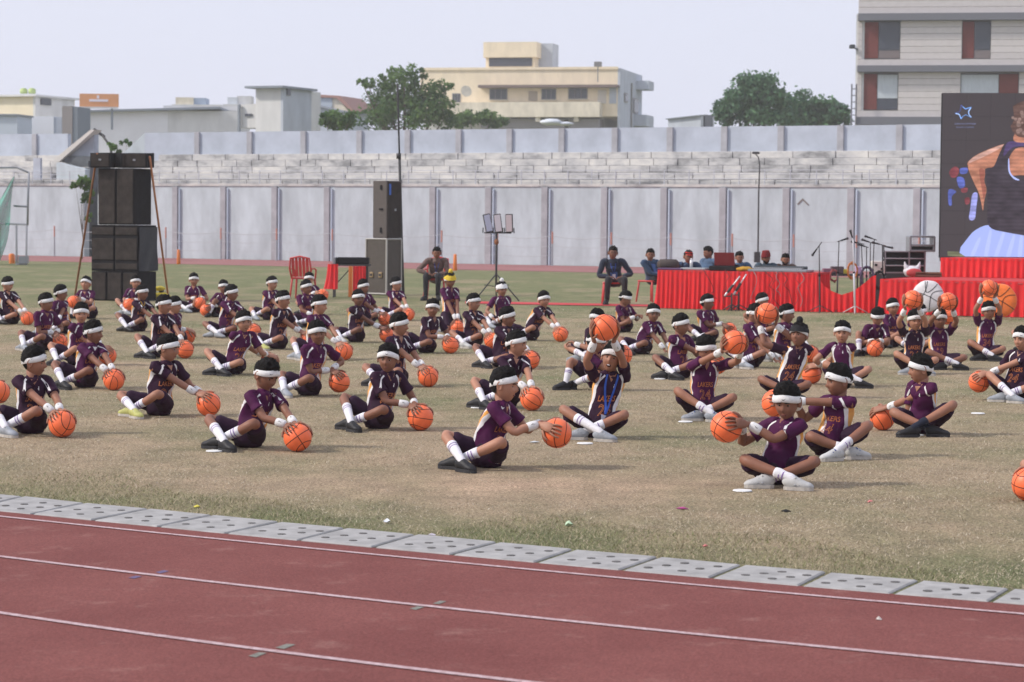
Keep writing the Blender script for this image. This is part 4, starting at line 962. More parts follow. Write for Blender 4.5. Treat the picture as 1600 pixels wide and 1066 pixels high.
    if chair:
        for s in (-1, 1):
            hip = pel + Sp_ * s * .09 * S; kn = pel + Fp * .40 * S + Sp_ * s * (.13 + rnd.uniform(-.02, .05)) * S + V(0, 0, .03); an = V(kn.x, kn.y, .09) + Fp * rnd.uniform(-.08, .08) + Sp_ * s * rnd.uniform(-.03, .03)
            legs[s] = (hip, kn, an, (Fp + Sp_ * s * .25).normalized())
    else:
        mir = g('mir', 1); j = lambda a: rnd.uniform(-a, a); st = g('legs', 'cross')
        for s in (-1, 1):
            t = s * mir; hip = pel + Sp_ * s * .075 * S + V(0, 0, .01)
            if st == 'kneel':
                kn = pel + Fp * .24 * S + Sp_ * s * .10 * S; kn.z = .05; an = pel - Fp * .10 * S + Sp_ * s * .08; an.z = .05; td_ = -Fp
            elif st == 'up' and t < 0:                                              # one knee drawn up, foot flat on the grass
                kn = pel + Fp * .26 * S + Sp_ * s * .13 * S + V(0, 0, .20 * S); an = pel + Fp * .36 * S + Sp_ * s * .10 * S; an.z = .065 * S; td_ = (Fp + Sp_ * s * .3).normalized()
            elif t < 0:                                                             # raised knee, foot in front
                kn = pel + Fp * (.17 + j(.03)) * S + Sp_ * s * (.228 + j(.025)) * S + V(0, 0, (.125 + j(.045)) * S); an = pel + Fp * .36 * S - Sp_ * s * (.045 + j(.02)) * S; an.z = .075 * S; td_ = (-Sp_ * s * .9 + Fp * .25).normalized()
            else:                                                                   # lower leg crossing underneath
                kn = pel + Fp * (.20 + j(.03)) * S + Sp_ * s * (.212 + j(.025)) * S + V(0, 0, (.085 + j(.035)) * S); an = pel + Fp * .265 * S - Sp_ * s * (.085 + j(.02)) * S; an.z = .055 * S; td_ = (-Sp_ * s * .85 - Fp * .05).normalized()
            legs[s] = (hip, kn, an, td_)
    trous = g('trousers'); kL = S * (1.25 if adult else 1.0)
    for s, (hip, kn, an, td_) in legs.items():
        path = cr([tuple(hip) + (.058,), tuple(lerp(hip, kn, .5)) + (.049,), tuple(kn) + (.037,), tuple(lerp(kn, an, .32) - V(0, 0, .005)) + (.036,), tuple(lerp(kn, an, .7)) + (.027,), tuple(an) + (.022,)], 3)
        body.tube([p[:3] for p in path], [p[3] * kL for p in path], n_ + 2)
        ff_ = V(td_.x, td_.y, 0).normalized(); body.tube([an, V(an.x, an.y, .032) + ff_ * .05 * S, V(an.x, an.y, .026) + ff_ * .09 * S], [.018 * S, .015 * S, .010 * S], 8)
    put(body, 'body', skin)
    # ---- eyes, brows, mouth
    if ppm > 62:
        for s in (-1, 1):
            a_ = s * .385; p = head_pt(a_, .06); e = MB(); e.ell(M(p - V(0, .0022, 0)), (.0185 * HS, .0050 * HS, .0098 * HS), 10, 6, Matrix((Sv, Fv, Uv)).transposed()); put(e, 'eyelid', M_lash)
            e = MB(); e.ell(M(p - V(0, .0008, 0)), (.0135 * HS, .0045 * HS, .0058 * HS), 10, 6, Matrix((Sv, Fv, Uv)).transposed()); eo = put(e, 'eye', M_eyew)
            e = MB(); e.ell(M(p + V(rnd.uniform(-.001, .001), .0025, -.0003)), (.0072 * HS, .0034 * HS, .0062 * HS), 8, 5, Matrix((Sv, Fv, Uv)).transposed()); put(e, 'iris', M_eyeb, eo)
            e = MB(); pts = [head_pt(s * (.20 + .13 * k), .235 + .03 * math.sin(k * 1.0) - .006 * k) + V(0, .002, 0) for k in range(4)]
            e.tube([M(q_) for q_ in pts], [(.0042 * HS, .0036 * HS), (.0068 * HS, .0048 * HS), (.006 * HS, .0045 * HS), (.003 * HS, .003 * HS)], 6); put(e, 'eyebrow', M_brow)
        e = MB(); pts = [head_pt(k * .085, -.515 + .006 * abs(k)) + V(0, .0022, 0) for k in range(-3, 4)]
        e.tube([M(q_) for q_ in pts], [.0015 * HS] + [.0050 * HS] * 5 + [.0015 * HS], 6); put(e, 'mouth', M_lip)
        if g('laugh'):
            e = MB(); e.ell(M(head_pt(0, -.52) + V(0, .001, 0)), (.019, .006, .012), 10, 6, Matrix((Sv, Fv, Uv)).transposed()); mo_ = put(e, 'open_mouth', mat('mouth_dark', (.05, .012, .01), .6)); e = MB(); e.ell(M(head_pt(0, -.50) + V(0, .003, .001)), (.013, .005, .0045), 10, 6, Matrix((Sv, Fv, Uv)).transposed()); put(e, 'teeth', M_sockw, mo_)
        if g('specs'):
            e = MB()
            for s in (-1, 1):
                c = head_pt(s * .385, .06) + V(s * .002, .012, 0); e.tube([M(c + V(.019 * math.cos(t * PI / 8), -abs(math.cos(t * PI / 8)) * .003, .015 * math.sin(t * PI / 8))) for t in range(17)], .0014 * HS, 5, cap=False)
                e.tube([M(c + V(s * .019, -.003, .003)), M(V(s * .082, 0, .010))], .0014 * HS, 5)
            e.tube([M(head_pt(-.14, .07) + V(0, .014, 0)), M(head_pt(.14, .07) + V(0, .014, 0))], .0014 * HS, 5); put(e, 'spectacles', M_glassf)
        if g('beard'):
            e = MB(); v = []; f = []; na = 16
            for j_ in range(6):
                for i in range(na + 1):
                    a_ = lerp(-1.35, 1.35, i / na); z = lerp(-.95, -.25 - (.30 if abs(a_) < .35 else 0), j_ / 5); p = head_pt(a_, z); v.append(M(p + p.normalized() * (.006 + .004 * noise.noise(p * 90))))
            f = [(j_ * (na + 1) + i, j_ * (na + 1) + i + 1, (j_ + 1) * (na + 1) + i + 1, (j_ + 1) * (na + 1) + i) for j_ in range(5) for i in range(na)]; e.add(v, f); put(e, 'beard', M_hair)
    # ---- head wear and hair
    hw = g('wear', 'band')
    hb = add_hair(M, rnd, hi, 'boy')
    hob = put(hb, 'hair', M_hair)
    if hw == 'band' or hw in ('yellow', 'whitep', 'knot'):
        zf, zb = .53 + rnd.uniform(-.04, .05), rnd.uniform(-.14, .08)
        bb = put(add_band(M, rnd, hi, zf=zf, zb=zb), 'headband', M_band_w)
        if mid:
            sw = MB(); az = rnd.choice([-.5, 0.1, .35, .6, -.2]) if not g('swoosh') else sp['swoosh']; pts = []
            for (x_, y_) in SWOOSH:
                a_ = az + x_ * .17; zc = lerp(zb, zf, .5 + .5 * math.cos(a_)); p = head_pt(a_, zc); h_ = V(p.x, p.y, 0).normalized(); pts.append(M(V(p.x, p.y, .110 * zc + y_ * .020) + h_ * .0205))
            sw.add(pts, [(0, 1, 2, 7, 8), (2, 3, 6, 7), (3, 4, 5, 6)]); put(sw, 'swoosh_mark', M_ink, bb, False)
    if hw in ('yellow', 'whitep', 'knot'):
        mm = {'yellow': mat('patka_yellow', (.66, .47, .05), .85, noise_amt=.1, nscale=20), 'whitep': M_band_w, 'knot': mat('patka_black', (.010, .010, .012), .8)}[hw]
        e = MB(); v = []; na = 20
        for j_ in range(9):
            for i in range(na):
                a_ = 2 * PI * i / na; z = math.sin(lerp(.25, PI / 2 * .99, j_ / 8)); p = head_pt(a_, z); v.append(M(p + p.normalized() * (.024 + .003 * noise.noise(p * 40))))
        e.add(v, [(j_ * na + i, j_ * na + (i + 1) % na, (j_ + 1) * na + (i + 1) % na, (j_ + 1) * na + i) for j_ in range(8) for i in range(na)] + [tuple(8 * na + i for i in range(na))])
        po = put(e, 'patka', mm); e = MB(); e.ell(M(V(0, .012, .158)), (.033, .033, .036), 14, 10); e.v = rough_disp(e.v, .004, 60); put(e, 'topknot', mm, po)
    if hw == 'cap':
        mm = mat('cap_red', (.50, .035, .03), .8, noise_amt=.1, nscale=20); e = MB(); v = []; na = 20
        for j_ in range(8):
            for i in range(na): a_ = 2 * PI * i / na; z = math.sin(lerp(.66, PI / 2 * .99, j_ / 7)); p = head_pt(a_, z); v.append(M(p + p.normalized() * .026))
        e.add(v, [(j_ * na + i, j_ * na + (i + 1) % na, (j_ + 1) * na + (i + 1) % na, (j_ + 1) * na + i) for j_ in range(7) for i in range(na)] + [tuple(7 * na + i for i in range(na))]); co = put(e, 'cap', mm)
        e = MB(); pts = [V(.075 * math.sin(t), .078 + .060 * math.cos(t), .058 - .012 * (1 - abs(math.sin(t)))) for t in [lerp(-PI / 2, PI / 2, i / 8) for i in range(9)]]
        e.prism([M(p) for p in pts], Uv * .006); put(e, 'cap_visor', mm, co)
    if hw == 'turban':
        mm = mat('turban_maroon', (.20, .018, .022), .85, noise_amt=.15, nscale=14); e = MB()
        for k in range(6): 
            zc = .62 + k * .10; rr = .020 - .002 * k
            pts = [M(head_pt(2 * PI * i / 18, min(.93, zc * (.62 if k < 6 else 1) + .06 * math.cos(2 * PI * i / 18) + .05 * math.sin(2 * PI * i / 18 + k))) * (1.13 + .02 * k) + V(0, 0, .012 * k)) for i in range(19)]; e.tube(pts, rr * HS, 8, cap=False)
        e.ell(M(V(0, -.010, .105)), (.080 * HS, .085 * HS, .060 * HS), 16, 10); put(e, 'turban', mm)
    # ---- shirt
    shirt = g('shirt') or (M_plumL if g('light', rnd.random() < .4) else M_plumD)
    kS = S * (1.30 if adult else .94); m = MB(); ns = 36 if hi else 22
    a0 = pel - V(0, 0, .035 * S); sp5 = [a0, lerp(pel, neck, .15), lerp(pel, neck, .38) - Ft * .020 * S, lerp(pel, neck, .62) - Ft * .018 * S, lerp(pel, neck, .80) - Ft * .008 * S, lerp(pel, neck, .92), neck - up * .004, neck + up * .012 * S]
    rr = [(.120, .098), (.118, .094), (.110, .084), (.120, .084), (.127, .078), (.104, .064), (.060, .048), (.047, .044)]
    yaw = [lerp(PW, T, t) for t in (0, .15, .4, .7, .9, 1, 1, 1)]
    path = cr([tuple(p) + r_ + (y_,) for p, r_, y_ in zip(sp5, rr, yaw)], 4)
    sides_ = [V(math.cos(p[5]), math.sin(p[5]), 0) for p in path]
    belly = 1.25 if adult else 1.0
    v, f = loft([p[:3] for p in path], [(p[3] * kS, p[4] * kS * (belly if i < 16 else 1)) for i, p in enumerate(path)], ns, True, sides_)
    v = rough_disp(v, .014 * S, 11, sp['id']); v = rough_disp(v, .007 * S, 27, sp['id'] * 2)
    sd0 = rnd.random() * 9                                                          # folds that run from the armpit to the waist
    for i, p in enumerate(v[:len(path) * ns]):
        ring_, k_ = divmod(i, ns); t = ring_ / len(path); an_ = 2 * PI * k_ / ns; c_ = Vector(path[ring_][:3]); nrm = (p - c_); 
        if nrm.length > 0: v[i] = p + nrm.normalized() * (.0065 * S * math.sin(an_ * 5 + t * 9 + sd0) * math.sin(PI * min(1, t * 1.1)))
    mats = [shirt, M_org, M_wht]; fm = []
    for q in f:
        i = q[0]
        if i >= len(path) * ns or adult or q[2] >= len(path) * ns: fm.append(0); continue
        ring_, k_ = divmod(i, ns); an_ = (k_ + .5) / ns * 360; t = ring_ / len(path); off_ = min(abs(((an_ - c + 180) % 360) - 180) for c in (0, 180)) - (1 - t) * 0
        wfac = (1.15 if hi else 1.3) * g('panel', 1.0)
        fm.append((1 if off_ < 13 * wfac else 2 if off_ < 23 * wfac else 0) if t < .66 else 0)
    m.add(v, f, fm)
    for s in (-1, 1):
        sh, el, w0 = arms[s]; le = g('sleeve', .62); d_ = (el - sh).normalized(); st0 = shc + St * s * SW * .62 + up * .012
        pp = [st0, sh + up * .004, lerp(sh, el, .35), lerp(sh, el, le), lerp(sh, el, le + .02)]
        ra = [.042, .045, .047, .054, .048]
        if le > 1: pp = [st0, sh, lerp(sh, el, .5), el, lerp(el, w0, .5), lerp(el, w0, le - 1)]; ra = [.052, .052, .046, .042, .038, .030]
        pa = cr([tuple(p) + (r_,) for p, r_ in zip(pp, ra)], 4); v, f = loft([p[:3] for p in pa], [p[3] * kS * (.92 if adult else 1) for p in pa], 18 if hi else 12, True)
        v = rough_disp(v, .007 * S, 20, sp['id'] + s); m.add(v, f, 0)
    jo = put(m, 'shirt' if adult else 'jersey', mats if not adult else shirt)
    bv = BVHTree.FromPolygons([Vector(p) for p in m.v], m.f)
    orgc = lerp(pel, neck, .5) - P0; N_ = (Ft - up * Ft.dot(up)).normalized(); Uu = St.copy(); Vv = up.copy()
    def dec(name, pts, fs, mt, at_=(0, 0), off_=.003, N2=None):
        N3 = N2 or N_; d_ = decal(bv, orgc, Uu, Vv, N3, [(p[0] * S + at_[0] * S, (p[1] + at_[1]) * tl / .345) for p in pts], fs, off_)
        o = d_.build(name, mt, jo, False); o.parent = jo
    if not adult and ppm > 62:
        for s in (-1, 1):                                                            # white shoulder slashes
            v, f = strip([(s * .060, .155), (s * .092, .120), (s * .104, .070)], .014 if mid else .016, 5); dec('shoulder_stripe', v, f, M_wht)
        dec('neckline', [(-.036, .172), (.036, .172), (.026, .150), (0, .112), (-.026, .150)], [(0, 4, 3, 2, 1)], skin if not g('tee') else M_wht)
    if not adult and mid:
        if g('collar'): v, f = strip([(-.045, .170), (-.028, .140), (0, .104), (.028, .140), (.045, .170)], .012, 4); dec('collar', v, f, M_collar)
        v, f = strip([(.030, .085), (.036, .070), (.034, .098)], .006, 3); dec('chest_logo', v, f, M_wht)
        if not g('notext'):
            tv, tf = text_mesh('LAKERS', .040); dec('team_name', [(p[0], p[1] * 1.3) for p in tv], tf, M_ol, (0, .005))
            tv, tf = text_mesh(g('num', '24'), .098, .0018); dec('shirt_number', [(p[0], p[1]) for p in tv], tf, M_ol, (0, -.070))
    if g('lanyard'):
        for s in (-1, 1): v, f = strip([(s * .045, .16), (s * .040, .08), (s * .016 + .012, -.02), (.012, -.09)], .016, 6); dec('lanyard', v, f, M_lan, off_=.008)
        dec('badge', [(-.022, -.09), (.046, -.105), (.056, -.15), (-.010, -.14)], [(0, 1, 2, 3)], M_badge, off_=.012)
    if g('idcard'):
        for s in (-1, 1): v, f = strip([(s * .05, .19), (s * .02, .05), (0, -.02)], .010, 6); dec('lanyard', v, f, M_lan, off_=.008)
        dec('id_card', [(-.03, -.02), (.03, -.02), (.03, -.11), (-.03, -.11)], [(0, 3, 2, 1)], M_sockw, off_=.014)
    if g('openjacket'): dec('shirt_front', [(-.05, .19), (.05, .19), (.07, .0), (.06, -.16), (-.06, -.16), (-.07, .0)], [(0, 5, 4, 3, 2, 1)], mat('shirt_blue', (.06, .12, .30), .8), off_=.006)
    # ---- shorts or trousers
    m = MB(); kP = S * (1.3 if adult else 1.0)
    v, f = loft([pel - V(0, 0, .075 * S), pel - V(0, 0, .04 * S), pel + V(0, 0, .02 * S), lerp(pel, neck, .16)], [(.105 * kP, .085 * kP), (.118 * kP, .100 * kP), (.114 * kP, .096 * kP), (.108 * kP, .086 * kP)], 18, True, Sp_); m.add(v, f, 0)
    for s, (hip, kn, an, td_) in legs.items():
        if trous: pp = cr([tuple(hip) + (.072,), tuple(lerp(hip, kn, .5)) + (.068,), tuple(kn) + (.058,), tuple(lerp(kn, an, .5)) + (.050,), tuple(lerp(kn, an, .98)) + (.042,)], 4)
        else: pp = cr([tuple(hip) + (.076,), tuple(lerp(hip, kn, .35)) + (.071,), tuple(lerp(hip, kn, .70) - V(0, 0, .004)) + (.066,), tuple(lerp(hip, kn, .78) - V(0, 0, .004)) + (.062,)], 4)
        v, f = loft([p[:3] for p in pp], [p[3] * S * (1.1 if adult else 1) for p in pp], 16 if hi else 12, True); v = rough_disp(v, .008 * S, 16, sp['id'])
        v = [V(p.x, p.y, max(p.z, .004)) for p in v]; nf = 16 if hi else 12
        m.add(v, f, 0)
    m.v = [V(p[0], p[1], max(p[2], .003)) for p in m.v]
    sho = put(m, 'trousers' if trous else 'shorts', trous if trous else M_short)
    if not adult and mid:
        for s, (hip, kn, an, td_) in legs.items():                                   # white and orange flash on the outer thigh
            a_, b_ = lerp(hip, kn, .25), lerp(hip, kn, .68); sd_ = Sp_ * s
            nrm = (sd_ * .7 + V(0, 0, .5)); dr = (b_ - a_).normalized(); nrm = (nrm - dr * nrm.dot(dr)).normalized(); tt = dr.cross(nrm)
            sv = []
            for k in range(5):
                c = lerp(a_, b_, k / 4) + nrm * lerp(.080, .072, k / 4) * S; sv += [c - tt * .006, c + tt * .008]
            e = MB(); e.add(sv, [(2 * i, 2 * i + 1, 2 * i + 3, 2 * i + 2) for i in range(4)]); put(e, 'piping', M_wht, sho)
    # ---- wrist bands, socks, shoes
    shoe = g('shoe', None) or rnd.choice(['black', 'black', 'black', 'black', 'grey']); 
    for s in (-1, 1):
        sh, el, w0 = arms[s]
        if not adult:
            d_ = (w0 - el).normalized(); L_ = .074 * S; c1 = w0 - d_ * .012 - d_ * L_; c2 = w0 - d_ * .012
            e = MB(); e.tube([c1, c1 + d_ * .008, lerp(c1, c2, .5), c2 - d_ * .008, c2], [.027 * S, .0315 * S, .0325 * S, .0305 * S, .026 * S], 14 if hi else 10); wb = put(e, 'wristband', M_band_w)
            if hi:
                c = lerp(c1, c2, .5); n3 = V(0, -1, .35); n3 = (n3 - d_ * n3.dot(d_)).normalized(); t3 = d_
                e = MB(); e.add([c + n3 * .0335 * S + t3 * x_ * .014 + d_.cross(n3) * y_ * .016 for x_, y_ in SWOOSH], [(0, 1, 2, 7, 8), (2, 3, 6, 7), (3, 4, 5, 6)]); put(e, 'swoosh_mark', M_ink, wb, False)
        hip, kn, an, td_ = legs[s]
        if not trous:
            sk = M_navy if g('sock') == 'navy' else M_sockw; t1 = g('socktop', .36 if rnd.random() < .6 else .5)
            pp = cr([tuple(lerp(kn, an, t1) - V(0, 0, .004)) + (.0375 if t1 < .55 else .034,), tuple(lerp(kn, an, max(.6, t1 + .08))) + (.0335,), tuple(lerp(kn, an, .86)) + (.028,), tuple(an) + (.028,), (an.x + td_.x * .012, an.y + td_.y * .012, max(.035, an.z - .03), .025)], 3)
            e = MB(); e.tube([p[:3] for p in pp], [p[3] * S * 1.02 for p in pp], 14 if hi else 10); so_ = put(e, 'sock', sk)
            if mid and sk is M_sockw:
                for k in (.10, .17):
                    tq = t1 + k; c = lerp(kn, an, tq) - V(0, 0, .003); d_ = (an - kn).normalized(); r_ = lerp(.0375, .029, (tq - .34) / .5) * S * 1.06 + .0012
                    e = MB(); e.tube([c - d_ * .0035, c + d_ * .0035], r_, 14, cap=False); put(e, 'sock_stripe', M_sockp, so_)
        # shoe
        u = V(td_.x, td_.y, 0).normalized(); lt = V(-u.y, u.x, 0); heel = an - u * .045 * S; z0 = min(an.z - .012, .05 * S) if not adult else .05
        zf = .006
        sh_ = [(0.0, .022, .034, .040), (.018, .031, .044, .046), (.055, .036, .048, .050), (.095, .038, .040, .040), (.135, .042, .031, .030), (.170, .037, .025, .025), (.192, .022, .016, .020)]
        kf = S * (1.25 if adult else .92); pts = [(heel.x + u.x * a * kf, heel.y + u.y * a * kf, zf + c * kf * 1.0, b * kf, max(.012, c * kf * .98)) for a, b, c, _ in [(q[0], q[1], q[2], 0) for q in sh_]]
        pp = cr(pts, 3); e = MB(); e.tube([p[:3] for p in pp], [(p[3], p[4]) for p in pp], 14 if hi else 10, side=lt)
        mt_ = {'black': M_sblack, 'grey': M_sgrey, 'white': M_swhite, 'lime': M_lime}[shoe]
        so2 = put(e, 'shoe', mt_)
        if hi or adult:
            out = [(heel + u * a * kf, b * kf) for a, b in ((-.008, .016), (.02, .034), (.06, .036), (.10, .039), (.14, .043), (.175, .036), (.198, .016))]
            ring_ = [V(p.x + lt.x * b, p.y + lt.y * b, .002) for p, b in out] + [V(p.x - lt.x * b, p.y - lt.y * b, .002) for p, b in reversed(out)]
            e = MB(); e.prism(ring_, (0, 0, .022)); put(e, 'sole', M_sole if shoe == 'black' else M_solew, so2, False)
            if shoe == 'white' and hi:
                for k in (.075, .105): c = heel + u * k * kf; e = MB(); e.tube([V(c.x, c.y, zf) - lt * .036 * kf + V(0, 0, .028), V(c.x, c.y, zf) + V(0, 0, (.088 if k < .09 else .075) * kf), V(c.x, c.y, zf) + lt * .036 * kf + V(0, 0, .028)], [(.010, .006)] * 3, 8, side=u); put(e, 'shoe_strap', mat('strap_grey', (.36, .37, .38), .6), so2)
            if shoe != 'black' and hi:
                e = MB()
                for k in range(3): c = heel + u * (.075 + .022 * k) * kf; c.z = zf + (.080 - .016 * k) * kf; e.tube([c - lt * .026, c + V(0, 0, .006), c + lt * .026], .005, 6)
                put(e, 'lace', M_blue if g('lace') == 'blue' else M_swhite, so2)
    if ball is not None: add_ball(ball, rnd, sp['blabel'])
    return root
